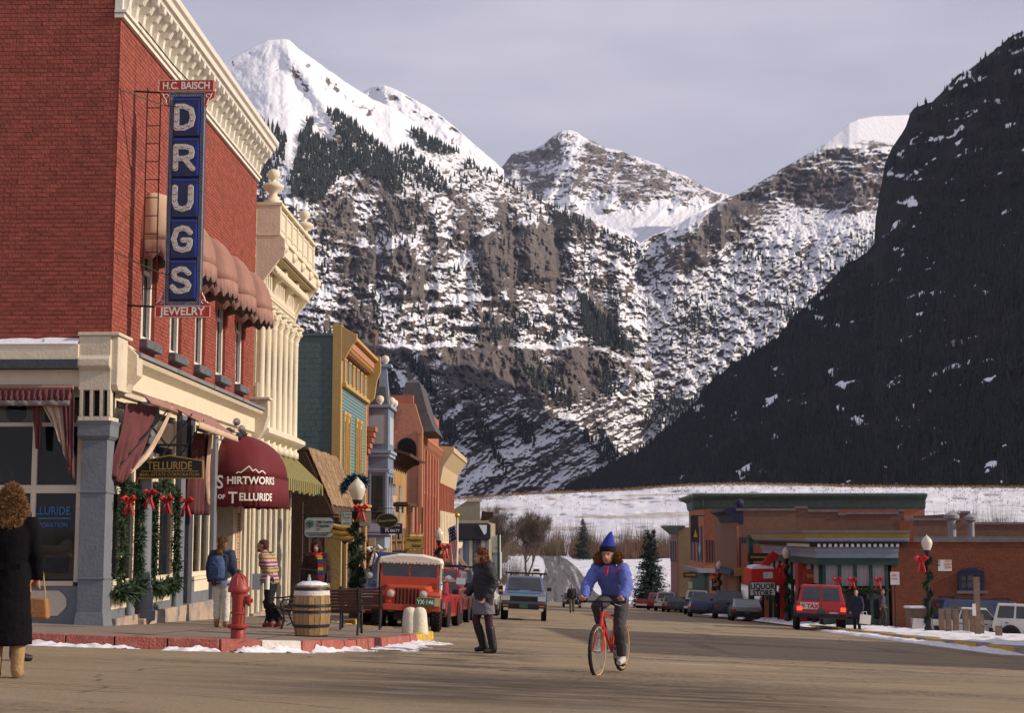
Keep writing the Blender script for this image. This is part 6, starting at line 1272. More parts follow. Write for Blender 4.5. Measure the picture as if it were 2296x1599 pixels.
# tall brown brick building behind it
YB=105.;bN=thing('brown_brick_building',(XR,YB,G(XR,YB)),'weathered brown brick building with stepped parapet, dark bracketed cornice and barred windows','building')
zb=lambda py,Y=YB:atY(1900,py,Y).z;xb_=lambda px,Y=YB:atY(px,1200,Y).x
tops=[(1651,1785,1146),(1785,1812,1141),(1812,1880,1149),(1880,1900,1156),(1900,2016,1154),(2016,2028,1148),(2028,2158,1168),(2158,2176,1152),(2176,2480,1177)]
for a,b,t in tops:MB().box(xb_(a),xb_(b),YB,YB+14,-7,zb(t)).build('wall',M_bbrick,bN,world=True);MB().box(xb_(a),xb_(b),YB-.08,YB+.4,zb(t),zb(t)+.16).build('coping',M_coping,bN,world=True)
MB().box(XR-.0,xb_(1652),YB-.01,YB+9,-7,zb(1148)).build('wall',M_redb,bN,world=True)
mb=MB();mb.prism([(XR-.0,zb(1175)),(XR-.25,zb(1170)),(XR-.5,zb(1155)),(XR-.95,zb(1147)),(XR-.95,zb(1141)),(XR+.3,zb(1136)),(XR+.3,zb(1175))],'y',YB-.05,YB+9.2);mb.build('cornice',M_navy,bN,world=True);MB().ball((XR+.1,YB+.2,zb(1128)),.3,8,6).box(XR-.1,XR+.3,YB,YB+.4,zb(1136),zb(1131)).build('finial',M_navy,bN,world=True)
for k in range(4):y=YB+.8+k*2.1;MB().box(XR-.06,XR,y,y+1.0,zb(1265),zb(1205)).build('window',M_navy,bN,world=True)
for k in range(5):MB().box(XR+.02+k*.18,XR+.09+k*.18,YB-.04,YB,zb(1268),zb(1205)).build('window_bar',M_navy,bN,world=True)
MB().prism([(XR-.7,zb(1290)),(XR-.6,zb(1280)),(XR+.2,zb(1278)),(XR+.2,zb(1292))],'y',YB-.3,YB+9).build('belt_cornice',M_navy,bN,world=True)
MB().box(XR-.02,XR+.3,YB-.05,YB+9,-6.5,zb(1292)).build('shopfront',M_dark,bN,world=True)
# low brick shop between the corner store and the brown building
bO=thing('low_brick_shop',(XR,93,G(XR,93)),'low orange brick shop with green pilaster, liquor sign panel and snow-topped parapet','shop');MB().box(XR,30,93,104,-6.5,atY(1700,1222,93).z).build('wall',M_obrick,bO,world=True);z_=atY(1700,1222,93).z;MB().box(XR-.02,30,92.9,93.4,z_,z_+.2).build('snow_cap',M_snow,bO,world=True);MB().box(XR-.25,XR+.4,97.9,98.6,-6.5,z_+.35).build('pilaster',M_dgreen,bO,world=True);MB().box(XR-.3,XR+.5,97.8,98.7,z_+.35,z_+.55).build('cap',M_dgreen,bO,world=True);MB().box(XR-.1,XR-.02,93.2,103.5,-6.4,-3.2).build('shop_window',M_glassd,bO,world=True)
# big two-storey building with green cornice
YG=128.7;bP=thing('green_corniced_building',(XR,YG,G(XR,YG)),'long red brick two storey building with green metal cornice and hanging banner','building')
zg=lambda py,Y=YG:atY(1800,py,Y).z;xg=lambda px,Y=YG:atY(px,1200,Y).x
MB().box(XR,xg(2075),YG,YG+14,-8,zg(1120)).build('wall',M_redb,bP,world=True)
pr=[(0,zg(1142)),(.15,zg(1138)),(.25,zg(1122)),(.9,zg(1114)),(.95,zg(1109)),(0,zg(1106))]
MB().prism([(XR-d,z)for d,z in pr],'y',YG-.4,YG+14).build('cornice',M_tgreen,bP,world=True);MB().prism([(YG-d,z)for d,z in pr],'x',XR-.95,xg(2076)).build('cornice',M_tgreen,bP,world=True)
for y in(YG+1.5,YG+4.5,YG+8,YG+11):MB().box(XR-.05,XR,y,y+1.3,zg(1262),zg(1180)).build('window',M_navy,bP,world=True)
for k in range(4):MB().box(XR+.15+k*.22,XR+.24+k*.22,YG-.05,YG,zg(1262),zg(1212)).build('window_bar',M_navy,bP,world=True)
MB().prism([(XR-.5,zg(1285)),(XR-.7,zg(1276)),(XR+1.0,zg(1276)),(XR+1.0,zg(1285))],'y',YG-.4,YG+13).build('belt_cornice',M_pale,bP,world=True);MB().box(XR-.05,XR+.3,YG-.1,YG+13,-7.5,zg(1286)).build('shopfront',M_dgreen,bP,world=True)
dm=[(xg(1640)-.0,zg(1212)),(xg(1650),zg(1232)),(xg(1640),zg(1256)),(xg(1630),zg(1232))];p=atX(1640,1232,XR)
MB().prism([(YG+3.2,zg(1215)),(YG+4.3,zg(1232)),(YG+3.2,zg(1252)),(YG+2.1,zg(1232))],'x',XR-.1,XR).build('diamond_ornament',M_fixgrey,bP,world=True)
t=thing('hanging_banner',(XR-.6,YG-.6,0),'long black vertical banner on the front of the green corniced building','banner');MB().box(xg(1549,YG-.6),xg(1566,YG-.6),YG-.62,YG-.56,zg(1217),zg(1158)).build('cloth',M_blk,t,world=True);MB().prism([(xg(1553),zg(1205)),(xg(1562),zg(1205)),(xg(1558),zg(1188))],'y',YG-.66,YG-.62).build('emblem',M_gold,t,world=True);MB().tube((XR,YG-.6,zg(1157)),(xg(1549),YG-.6,zg(1157)),.04).build('bar',M_black,t,world=True)
# tan building at the far end
YT=146.;XT=11.9;bQ=thing('tan_building',(XT,YT,G(XT,YT)),'narrow tan walled building with pink front, farthest on the right side of the street','building');zt_=lambda py:atY(1530,py,YT).z;MB().box(XT,24,YT,YT+9,-9,zt_(1183)).build('wall',mat('tan_stucco',(.30,.235,.14),.9,.12,2,.2),bQ,world=True);MB().box(XT-.15,XT,YT+.0,YT+8,-9,zt_(1190)).build('front',mat('dusty_pink_front',(.26,.12,.115),.85,.2,2,.2),bQ,world=True);MB().prism([(XT-.1,zt_(1200)),(XT-.3,zt_(1196)),(XT-1.0,zt_(1182)),(XT-1.0,zt_(1179)),(XT+.6,zt_(1179)),(XT+.6,zt_(1184)),(XT+.05,zt_(1186))],'y',YT-.2,YT+9).build('cornice',M_tgreen,bQ,world=True)
for k in range(3):MB().box(XT-.2,XT-.15,YT+1+k*2.8,YT+2.2+k*2.8,zt_(1262),zt_(1215)).build('window',M_navy,bQ,world=True)
# brick block outside the frame whose shadow lies across the crossing
bS=thing('brick_block',(17,27,G(17,30)),'brick building just beyond the right edge of the picture','building');MB().box(17.2,34,27,45.5,-5,5.0).build('wall',M_obrick,bS,world=True)
MB().box(16.9,34,26.8,45.7,5.0,5.3).build('cornice',M_coping,bS,world=True)
for k in range(5):MB().box(17.15,17.2,28.5+k*3.4,29.9+k*3.4,1.4,3.8).build('window',M_glassd,bS,world=True)
# signs and awning on the liquor store
t=thing('shop_sign',(XR-.2,91,-3),'white panel sign lettered LIQUOR STORE below the red canopy','sign');s0,s1=atY(1681,1306,82.4),atY(1738,1336,82.4);MB().box(s0.x,s1.x,82.4,82.5,s1.z,s0.z).build('board',M_lett,t,world=True);cxx=(s0.x+s1.x)/2;M_ink=mat('dark_ink',(.03,.04,.04),.7,.1,3,0)
text('LIQUOR',.40,facing(Vector((cxx+.0,82.37,s0.z-.36))-wloc(t),(1,0,0)),M_ink,t,.004,.01,xs=.85);text('STORE',.40,facing(Vector((cxx+.0,82.37,s0.z-.70))-wloc(t),(1,0,0)),M_ink,t,.004,.01,xs=.85);f=MB();frame_rectY(f,82.38,s0.x-.03,s1.x+.03,s1.z-.03,s0.z+.03,.04,-.03);f.build('rim',M_ink,t,world=True)
t=thing('shop_canopy',(XR-1,82,-2.5),'bright red box canopy with snow on top over the liquor store door','awning');a,b=atY(1677,1275,84),atY(1756,1312,84);M_rcan=mat('bright_red_canvas',(.52,.025,.02),.7,.12,3,.1);MB().box(a.x,b.x,82.6,85.9,b.z,a.z).build('canopy',M_rcan,t,world=True);MB().prism([(a.x+.05,a.z),(a.x+1.2,a.z),(a.x+1.15,a.z+.12),(a.x+.5,a.z+.2),(a.x+.1,a.z+.14)],'y',82.7,85).build('snow',M_snow,t,world=True)
c,d=atY(1735,1242,84),atY(1722,1272,84);MB().slab((c.x-.1,84,c.z+.15),(c.x+.3,84,c.z-.1),(d.x-.1,84,a.z),(d.x-.6,84,a.z),.2).build('gable_arm',M_rcan,t,world=True);MB().box(a.x+1.55,a.x+1.8,83,83.2,-5.0,b.z).build('post',M_rcan,t,world=True)
MB().box(XR-.35,XR+.05,78,79,-5,-1.4).build('red_post',M_redp,bM,world=True)
for i,(px,py,w_,h_,Y,m,lb)in enumerate(((1700,1250,1.2,.45,88,M_bwood,'dark brown hanging board above the red canopy'),(1827,1292,1.1,.65,76,M_redp,'dark red hanging sign under the corner of the mustard cornice'),(1548,1290,1.1,.4,120,M_bwood,'small brown hanging board near the green corniced shopfront'),(1664,1283,1.0,.5,100,M_gold,'small gold and black hanging sign left of the liquor store'),(1605,1312,.6,.9,118,M_navy,'dark blue shop banner with pale drop emblem'))):
 p=atY(px,py,Y);t=thing('hanging_sign',p,lb,'sign');MB().cbox((0,0,0),(w_,.06,h_)).build('board',m,t);MB().cbox((0,-.04,0),(w_*.7,.02,h_*.25)).build('lettering_band',M_gold,t)
# fence, posts, wall-mounted bits on the right corner lot
M_post=mat('weathered_post',(.20,.135,.095),.9,.3,5,.4)
fx=[(2112,1418,1368),(2127,1420,1366),(2144,1422,1372),(2166,1422,1368),(2182,1425,1376),(2200,1425,1380),(2240,1432,1405)]
t=thing('rail_fence',atG(2112,1420,.2),'rough wooden post fence along the snowy corner lot','fence')
for a,b,c in fx:p=atG(a,b,.15);k=p.y/3490;MB().cbox((p.x,p.y,p.z+(b-c)*k*.5),(.2,.16,(b-c)*k)).build('post',M_post,t,world=True)
p,q=atG(2105,1419,.15),atG(2182,1426,.15);MB().slab((p.x,p.y,p.z+.95),(q.x,q.y,q.z+.95),(q.x,q.y+.12,q.z+.95),(p.x,p.y+.12,p.z+.95),.14).build('rail',M_post,t,world=True);p,q=atG(2180,1424,.15),atG(2205,1428,.15);MB().tube((p.x,p.y,p.z+.9),(q.x,q.y,q.z+.35),.06).build('rail',M_post,t,world=True)
t=thing('wooden_post',atG(2193,1428,.15),'tall rough wooden post with a pale notice, by the fence','post');p=wloc(t);MB().cbox((0,0,1.05),(.18,.18,2.1)).build('post',M_post,t);MB().cbox((-.14,-.12,.95),(.12,.03,.42)).build('notice',M_lett,t)
t=thing('planter_box',atG(2082,1415,.15)+Vector((-.2,1.5,0)),'square wooden planter box beside the pink bicycles','planter');MB().cbox((0,0,.45),(.75,.6,.9)).build('box',M_post,t);MB().cbox((0,0,.93),(.85,.7,.08)).build('lid',M_snow,t)
t=thing('wooden_stand',atG(1950,1405,.15),'tall white wooden T-shaped post before the corner store windows','post');MB().cbox((0,0,1.25),(.16,.16,2.5)).build('post',mat('pale_wood',(.38,.32,.25),.85,.2),t);MB().cbox((.0,0,2.5),(.50,.2,.12)).build('cross_board',M_pale,t)
# ================== STREET FURNITURE
o0=Vector((0,0,0))
M_hyd=mat('hydrant_red',(.30,.035,.025),.45,.15,6,.1,spec=.5,dirt=((.18,.03,.02),5,.6));M_chain=mat('chain_steel',(.12,.08,.07),.5,.3,8,0,metal=.6)
t=thing('fire_hydrant',atG(533,1433,.15),'tall red fire hydrant standing on the corner pavement','fire hydrant');t.scale=(.78,.78,1)
MB().lathe([(.135,-.03),(.135,.13),(.13,.14)],o0,18).build('base',M_hyd,t,smooth=True);MB().lathe([(.19,.15),(.205,.165),(.205,.20),(.19,.21)],o0,18).build('flange',M_hyd,t,smooth=True);MB().lathe([(.12,.2),(.125,.6),(.145,.64),(.145,.68)],o0,18).lathe([(.15,.36),(.15,.39)],o0,18).build('barrel',M_hyd,t,smooth=True)
MB().lathe([(.19,.67),(.20,.69),(.20,.74),(.18,.76),(.165,.80),(.14,.86),(.09,.91),(.05,.93)],o0,18).build('bonnet',M_hyd,t,smooth=True)
for k in range(8):a=2*pi*k/8;MB().path([(.17*cos(a),.17*sin(a),.78),(.13*cos(a),.13*sin(a),.88),(.06*cos(a),.06*sin(a),.93)],.012,5).build('rib',M_hyd,t)
MB().lathe([(.035,.92),(.035,.99),(.02,1.0)],o0,5).build('operating_nut',M_rust,t);MB().lathe([(.06,.1),(.06,.18),(.085,.18),(.085,.22),(.03,.23),(.03,.27)],(0,0,.55),12,'x').build('outlet',M_hyd,t,smooth=True)
MB().path([(.14,-.06,.56),(.15,-.1,.35),(.13,-.1,.22),(.15,-.06,.19)],.008,5).build('chain',M_chain,t)
# wine barrel filled with snow
M_stave=mat('oak_stave',(.36,.22,.10),.8,.25,7,.35,stretch=(3,3,.25),island=.22,dirt=((.12,.09,.07),3.5,.60));M_hoop=mat('iron_hoop',(.045,.045,.055),.45,.3,6,.2,metal=.6)
t=thing('barrel',atG(698,1428,.15),'oak barrel with black hoops, snow heaped on its white rim','barrel')
bz=lambda z:.255+.048*sin(pi*min(1,max(0,z/.86)));NSV=20
for k in range(NSV):
 a0_,a1_=2*pi*(k+.04)/NSV,2*pi*(k+.96)/NSV;rings=[]
 for z in np.linspace(0,.82,8):r_=bz(z)+.002*(k%3);rings.append([(r_*cos(a0_),r_*sin(a0_),z),(r_*cos(a1_),r_*sin(a1_),z),((r_-.03)*cos(a1_),(r_-.03)*sin(a1_),z),((r_-.03)*cos(a0_),(r_-.03)*sin(a0_),z)])
 MB().loft(rings).build('stave',M_stave,t)
for z0_,z1_,m in((.0,.03,M_hoop),(.15,.20,M_hoop),(.38,.425,M_hoop),(.47,.52,M_hoop),(.66,.735,M_cwht),(.735,.79,M_hoop)):MB().lathe([(bz(z0_)-.01,z0_),(bz(z0_)+.008,z0_),(bz(z1_)+.008,z1_),(bz(z1_)-.01,z1_)],o0,28).build('hoop',m,t,smooth=True)
mb=MB();mb.lathe([(.25,.74),(.262,.80),(.24,.84),(.15,.875),(.03,.88)],o0,24);mb.v=[(a,b,c+.012*sin(a*31)*cos(b*27))for a,b,c in mb.v];mb.build('snow',M_snow,t,smooth=True)
mb=MB();mb.path([(-.22,.08,.80),(-.22,.08,1.08),(.24,.05,1.04),(.24,.05,.80)],.012,6);mb.build('handle',M_hoop,t);MB().lathe([(.03,.87),(.03,.93),(.018,.95),(.018,.99)],(-.04,-.05,0),10).build('bottle',mat('clear_bottle',(.3,.33,.33),.2,.1,3,0),t)
# benches
M_slat=mat('dark_bench_slat',(.085,.038,.024),.55,.25,6,.15,stretch=(.4,1,1))
def bench(loc,rot,L,label,curved=False):
 t=thing('bench',loc,label,'bench',rot=rot);t.scale=(1,1,.87)
 for i in range(7 if not curved else 7):MB().cbox((0,.24+.012*i,.48+i*.062),(L,.022,.05),m=Matrix.Rotation(-.16,3,'X')).build('slat',M_slat,t,bev=.005)
 for i in range(6):MB().cbox((0,-.2+i*.075,.42+.012*abs(i-2)),(L,.06,.024)).build('slat',M_slat,t,bev=.005)
 for sx in(-L/2+.06,L/2-.06):
  m_=MB();m_.path([(sx,.34,.0),(sx,.25,.25),(sx,.23,.42),(sx,.27,.6),(sx,.345,.92)],.022,6);m_.path([(sx,-.26,.0),(sx,-.2,.22),(sx,-.22,.40),(sx,.23,.40)],.022,6);m_.build('leg',M_black,t)
  m_=MB();m_.path([(sx,-.24,.40),(sx,-.27,.55),(sx,-.22,.64),(sx,.1,.63),(sx,.3,.66)],.02,6);m_.path([(sx,-.15,.1),(sx,0,.18),(sx,.2,.12)],.014,5);m_.build('arm_rest',M_black,t)
 return t
bench(atG(640,1410,.15),rad(-62),1.15,'iron and slat bench seen end-on between the sweater man and the barrel');bench(atG(747,1425,.15)+Vector((-.06,.25,0)),rad(180),1.08,'long slat-backed bench seen from behind, right of the barrel');bench(atG(792,1420,.15)+Vector((-.02,1.3,0)),rad(184),.85,'slat bench behind the long one, beside the parked jeep')
t=thing('bollard',atG(930,1421,.15),'squat cream twin-lobed concrete bollard on the kerb corner before the jeep','bollard')
for sx in(-.09,.09):MB().lathe([(.165,-.02),(.16,.1),(.135,.36),(.12,.43),(.08,.475),(.02,.49)],(sx,0,0),16).build('lobe',mat('cream_concrete',(.66,.60,.48),.8,.1,4,.3),t,smooth=True)
# lamps with wound garlands
M_lamp=mat('dark_green_lamp_post',(.02,.028,.03),.5,.2,5,.1);M_globe=mat('frosted_globe',(.62,.57,.47),.25,.06,4,0,spec=.5);M_signw=mat('sign_white',(.60,.60,.56),.6,.08,4,0);M_signg=mat('sign_green',(.03,.20,.09),.6,.1,4,0);M_signback=mat('sign_back',(.30,.28,.22),.5,.12,4,.05)
def lamp(loc,label,h=3.82):
 t=thing('street_lamp',loc,label,'street lamp','acorn street lamps')
 MB().lathe([(.20,0),(.20,.12),(.15,.2),(.14,.45),(.09,.55),(.065,.7),(.05,2.9),(.07,2.95),(.07,3.05),(.11,3.1),(.14,3.2)],o0,14).build('post',M_lamp,t,smooth=True)
 g=MB().lathe([(.13,3.2),(.20,3.36),(.225,3.5),(.19,3.62),(.10,3.72),(.03,3.78),(.015,h)],o0,16).build('globe',M_globe,t,smooth=True);return t
LA=Vector((-5.3,42.6,G(-5.3,42.6,.15)));lamp(LA,'acorn street lamp wound with fir garland outside the shake-roofed shop')
L2=Vector((-5.3,74,G(-5.3,74,.15)));lamp(L2,'acorn street lamp behind the jeep, near the wooden balcony');RL=atG(2090,1428,.15);RL=Vector((15.1,63.2,G(15.1,63.2,.2)));lamp(RL,'acorn street lamp with garland on the snowy corner at the right')
R2=Vector((12.0,80,G(12.0,80,.15)));lamp(R2,'acorn street lamp by the red canopy of the liquor store');R3=Vector((12.0,112,G(12,112,.15)));lamp(R3,'acorn street lamp before the brown brick building')
def spiral(P,z0_,z1_,r,turns):return[(P.x+r*cos(a),P.y+r*sin(a),P.z+z0_+(z1_-z0_)*k/60)for k in range(61)for a in(2*pi*turns*k/60,)]
garland(spiral(LA,.7,2.85,.13,4.5),.15,3400,'thick fir garland winding up the lamp beside the parking sign',41,.15,bows=[((LA.x+.14,LA.y-.2,LA.z+2.98),.30)])
garland(spiral(RL,.1,2.9,.12,4),.14,2200,'fir garland winding up the lamp on the snowy right corner',42,.16,bows=[((RL.x-.3,RL.y-.15,RL.z+2.85),.42)]);garland(spiral(L2,.8,2.9,.12,4),.16,1500,'fir garland on the lamp behind the jeep',43,.16,bows=[((L2.x+.3,L2.y-.2,L2.z+2.9),.42)])
garland(spiral(R2,.3,2.9,.12,4),.14,1000,'fir garland on the lamp by the red canopy',44,.16,bows=[((R2.x-.3,R2.y-.2,R2.z+2.8),.4)]);garland(spiral(R3,.3,2.9,.12,4),.14,800,'fir garland on the far right lamp',45,.16,bows=[((R3.x-.3,R3.y-.2,R3.z+2.8),.4)])
M_tins=mat('blue_green_tinsel',(.03,.11,.16),.35,.5,9,0,island=.6,metal=.4);c=atY(797,1092,44.5);garland([tuple(c+Vector((-.06+.30*cos(a),.1,.10+.20*sin(a*1.3))))for a in np.linspace(-.3,3.6,12)],.16,1100,'tinsel garland with blue-green lights strung behind the lamp globe',46,.15,m=M_tins,bulbs=26)
# bow, wreath, white bows on the shops beyond
garland([(XF+.2,57.4,-2.6),(XF+.2,57.4,-.3)],.14,800,'fir garland hanging at the ochre shop doorway',47,.14);garland([(XF+.2,63.3,-2.6),(XF+.2,63.3,-.2)],.15,800,'fir garland with white bow on the brick pier',48,.15,bows=[((XF+.35,63.3,-.6),.5)],bm=M_wrib);garland([(XF+.2,65.2,-2.8),(XF+.2,65.2,-.2)],.15,800,'fir garland with white bow beside the tan pilasters',49,.15,bows=[((XF+.35,65.2,-.6),.5)],bm=M_wrib)
for i,(y,lb)in enumerate(((74.2,'red ribbon bow under the wooden balcony, nearer one'),(79.5,'red ribbon bow under the wooden balcony, farther one'))):
 t=thing('ribbon_bow',(XF+.3,y,-1.7),lb,'bow');bow(t,(XF+.3,y,-1.7),.45,M_ribbon)
MB_=MB().box(XF+.15,XF+.22,62.0,62.3,-2.4,-1.4);solo(MB_,'shop_banner',M_yel,(XF+.18,62.1,-2),'narrow yellow banner on the wall below the ochre cornice','banner')
# signs on the left
def board_sign(name,px0,py0,px1,py1,Y,m,rim,label,lines,corner=0,th=.05,rimw=.02):
 a,b=atY(px0,py0,Y),atY(px1,py1,Y);c=Vector(((a.x+b.x)/2,Y,(a.z+b.z)/2));t=thing(name,c,label,'sign');w_,h_=abs(b.x-a.x)/2,abs(a.z-b.z)/2
 def oct_(w_,h_,k):return[(-w_+k,-h_),(w_-k,-h_),(w_,-h_+k),(w_,h_-k),(w_-k,h_),(-w_+k,h_),(-w_,h_-k),(-w_,-h_+k)]if k else[(-w_,-h_),(w_,-h_),(w_,h_),(-w_,h_)]
 MB().prism(oct_(w_,h_,corner),'y',0,th).build('rim',rim,t);MB().prism(oct_(w_-rimw,h_-rimw,corner),'y',-.012,.0).build('board',m,t)
 for tx,sz,x,z,mm,xs in lines:text(tx,sz,facing(Vector((x,-.018,z)),(1,0,0)),mm,t,.002,.001 if sz<.1 else.003,xs=xs)
 return t,w_,h_
M_ink2=mat('sign_ink',(.02,.035,.04),.7,.1,3,0);M_greyb=mat('sign_pale_grey',(.50,.52,.52),.6,.06,4,0)
t,w_,h_=board_sign('hanging_sign',682,1160,748,1207,44.,M_greyb,M_ink2,'pale grey sign with cut corners reading High Country Properties Inc',[('High Country',.105,.17,.13,M_ink2,.8),('Properties,',.105,.13,.02,M_ink2,.8),('Inc.',.09,-.0,-.07,M_ink2,.8),('REAL ESTATE SALES - DEVELOPMENT',.052,0,-.17,M_ink2,.8),('PROPERTY MANAGEMENT',.052,0,-.23,M_ink2,.85)],.07)
e_=MB();[e_.cbox((-.25,-.02,.10),(.22,.006,.02),m=Matrix.Rotation(a,3,'Y'))for a in(0,.785,1.57,2.356)];[e_.cbox((-.25+.09*cos(a),-.02,.10+.09*sin(a)),(.09,.006,.02),m=Matrix.Rotation(-a+.9,3,'Y'))for a in np.arange(0,6.28,.785)];e_.build('emblem',mat('emblem_teal',(.03,.14,.14),.7),t,kind='stuff')
mb=MB();c=wloc(t);mb.tube((XF+.2-c.x,.5,h_+.07),(w_+.1,.02,h_+.07),.018);mb.tube((-.3,.02,h_),(-.3,.02,h_+.07),.01);mb.tube((.3,.02,h_),(.3,.02,h_+.07),.01);mb.build('bracket',M_black,t)
t,w_,h_=board_sign('parking_sign',765,1148,789,1179,42.4,M_signw,M_signg,'white and green two hour parking sign on the garlanded left lamp',[('2',.12,-.09,.07,M_signg,1),('HR PARKING',.045,.05,.10,M_signg,.7),('8:00 AM',.06,0,.0,M_signg,.9),('TO',.05,0,-.07,M_signg,1),('6:00 PM',.06,0,-.15,M_signg,.9)],0,.015,.008);MB().tube((-.15,.02,h_-.01),(1.0,.1,h_-.01),.018).build('bracket',M_black,t)
board_sign('road_sign',806,1149,832,1180,42.4,M_signback,M_signback,'blank back of a metal sign right of the garlanded lamp',[],0,.012,.004)
c=atY(773,1195,43.5);t=thing('bakery_sign',c,'diamond sign of golden bread loaves lettered UNDERDAY behind the lamp','sign');M_loaf=mat('bread_gold',(.50,.33,.10),.7,.15,5,.1)
MB().prism([(-.42,.05),(-.2,.3),(.2,.3),(.42,.05),(0,-.33)],'y',.03,.06).build('board',M_navy,t)
for z_,w2 in((.15,.33),(-.0,.40),(-.14,.34)):MB().path([(-w2,0,z_+.05),(-w2*.5,0,z_),(0,0,z_-.03),(w2*.5,0,z_),(w2,0,z_+.05)],[.05,.075,.08,.075,.05],8).build('loaf',M_loaf,t,smooth=True)
text('UNDERDAY',.12,facing(Vector((0,-.09,-.04)),(1,0,0)),mat('orange_lettering',(.55,.30,.04),.6),t,.003,.002,xs=1.0)
c=atY(868,1168,52.);t=thing('oval_sign',c,'oval dark green sign with gold rim and gold script lettering','sign');MB().lathe([(.37,0),(.37,.05)],o0,32,'y').build('rim',M_gold,t);MB().lathe([(.34,-.012),(.34,0)],o0,32,'y').build('board',M_sgreen,t);t.scale=(1.0,1,.66);text('Sheridan',.17,facing(Vector((0,-.02,-.05)),(1,0,.12)),M_gold,t,.003,.004,xs=1.0)
MB().tube((-.7,.3,.62),(.55,0,.62),.02).tube((-.2,0,.34),(-.2,0,.62),.01).tube((.2,0,.34),(.2,0,.62),.01).build('bracket',M_black,t)
board_sign('realty_sign',853,1174,902,1198,54.,M_navy,mat('dull_red_rim',(.25,.04,.05),.6),'dark blue sign with red rim reading REALTY below the oval sign',[('R',.24,-.15,-.12,M_lett,1),('EALTY',.13,.12,-.11,M_lett,.9),('TRAVEL',.08,.2,.08,M_lett,.8)],0,.04,.02)
t,w_,h_=board_sign('saloon_sign',908,1204,950,1232,66.,M_yel,M_rust,'yellow sign with dark ornate lettering reading Floradora Saloon',[('Floradora',.20,0,.06,M_ink2,.75),('Saloon',.20,.1,-.17,M_ink2,.75)],0,.04,.02)
board_sign('small_yellow_sign',912,1234,945,1242,66.5,M_yel,M_rust,'narrow yellow board hanging below the saloon sign',[],0,.03,.01);board_sign('shop_board',826,1207,842,1226,60,M_tanp,M_tanp,'pale tan board on the brick pier right of the garland',[],0)
t,w_,h_=board_sign('parking_sign',2103,1256,2134,1281,63.0,M_signw,M_signw,'double parking notice with black and orange lettering on the right corner lamp',[('NO',.16,-.28,.10,M_ink2,.8),('PARK',.11,-.28,-.02,M_ink2,.8),('TOW',.12,.12,.12,mat('orange_ink',(.55,.12,.03),.6),.8),('AWAY',.12,.12,.0,MATS['orange_ink'],.8),('ZONE',.12,.12,-.12,MATS['orange_ink'],.8)],0,.02,0)
t,w_,h_=board_sign('parking_sign',1996,1283,2017,1312,68.,M_signw,M_signw,'small white and red notice on a thin post before the brick side wall',[('NO',.16,0,.08,MATS['orange_ink'],.8),('PARKING',.09,0,-.05,MATS['orange_ink'],.7)],0,.02,0);MB().tube((0,.03,h_),(0,.03,-2.45),.03).build('post',M_black,t)
board_sign('parking_sign',1711,1283,1733,1298,79.6,M_greyb,M_signg,'small pale parking sign on the lamp by the red canopy',[('2',.2,-.1,-.08,M_signg,1)],0,.02,.01)
for px,py,Y,lb in((1596,1310,120,'small white notice on a post left of the brown building'),(1548,1313,130,'small white notice on a post before the green corniced shopfront')):board_sign('notice',px-5,py-8,px+5,py+8,Y,M_signw,M_signback,lb,[],0)
# flag on its pole, shop flags and the tarpaulin behind
P=atX(1025,1330,-4.6);YF2=P.y;t=thing('flag_pole',(-4.6,YF2,G(-4.6,YF2,.15)),'white flag pole topped by a gold ball','flag pole');zt=atX(1026,1160,-4.6).z;MB().tube((-4.6,YF2,G(-4.6,YF2)),(-4.6,YF2,zt),.045).build('pole',M_white,t,world=True);MB().ball((-4.6,YF2,zt+.08),.13,12,8).build('ball',mat('gold_ball',(.7,.42,.05),.3,metal=.8),t,world=True,smooth=True)
t=thing('flag',(-4.6,YF2,zt),'american flag hanging limp from the white pole','flag');M_fr=mat('flag_red',(.45,.03,.04),.8);M_fb=mat('flag_blue',(.02,.03,.12),.8)
def fl(u,v):return(-4.6-.06-.42*u+.10*u*v+.04*sin(7*u+4*v),YF2-.08-.06*sin(9*u+3*v)-.05*v,zt-.35-2.0*v-.25*u)
for k in range(13):
 mb=MB();V=[fl((k+e)/13*1.0,j/12)for j in range(13)for e in(0,1)];mb.add(V,[(2*j,2*j+1,2*j+3,2*j+2)for j in range(12)]);mb.build('stripe',M_fr if k%2==0 else M_lett,t,world=True)
mb=MB();V=[(a,b-.02,c)for j in range(6)for i in range(6)for a,b,c in(fl(.0+i/5*.95,j/5*.36),)];mb.add(V,[tuple(x)for x in gridfaces(6,6).tolist()]);mb.build('canton',M_fb,t,world=True)
st=MB();[st.ball((fl(.1+.2*i,.04+.08*j)[0],fl(.1+.2*i,.04+.08*j)[1]-.05,fl(.1+.2*i,.04+.08*j)[2]),.025,5,3)for i in range(4)for j in range(4)];st.build('stars',M_lett,t,world=True,kind='stuff')
t=thing('tarpaulin_awning',(XF+.5,76,-1.0),'blue and cream striped sloping awning behind the flag pole','awning');Ya=78.;q=[atY(*p,Ya)for p in((1003,1222),(1013,1222),(1070,1300),(1058,1300))];MB().slab(*q,.1).build('cream_edge',M_tancl,t,world=True);q=[atY(*p,Ya+.3)for p in((1003,1224),(1062,1304),(1020,1310),(1008,1260))];M_bcl=mat('blue_canvas',(.05,.09,.35),.7);MB().slab(*q,.08).build('blue_panel',M_bcl,t,world=True)
t=thing('striped_flag',atY(1012,1250,77),'flag with pink-white stripes slung below the blue awning','flag');
for k in range(4):q=[atY(*p,76.8)for p in((1004+k*4,1232+k*1),(1007+k*4,1232+k),(1020+k*3,1275),(1017+k*3,1277))];MB().slab(*q,.02).build('stripe',mat('pink_stripe',(.55,.18,.20),.8)if k%2==0 else M_lett,t,world=True)
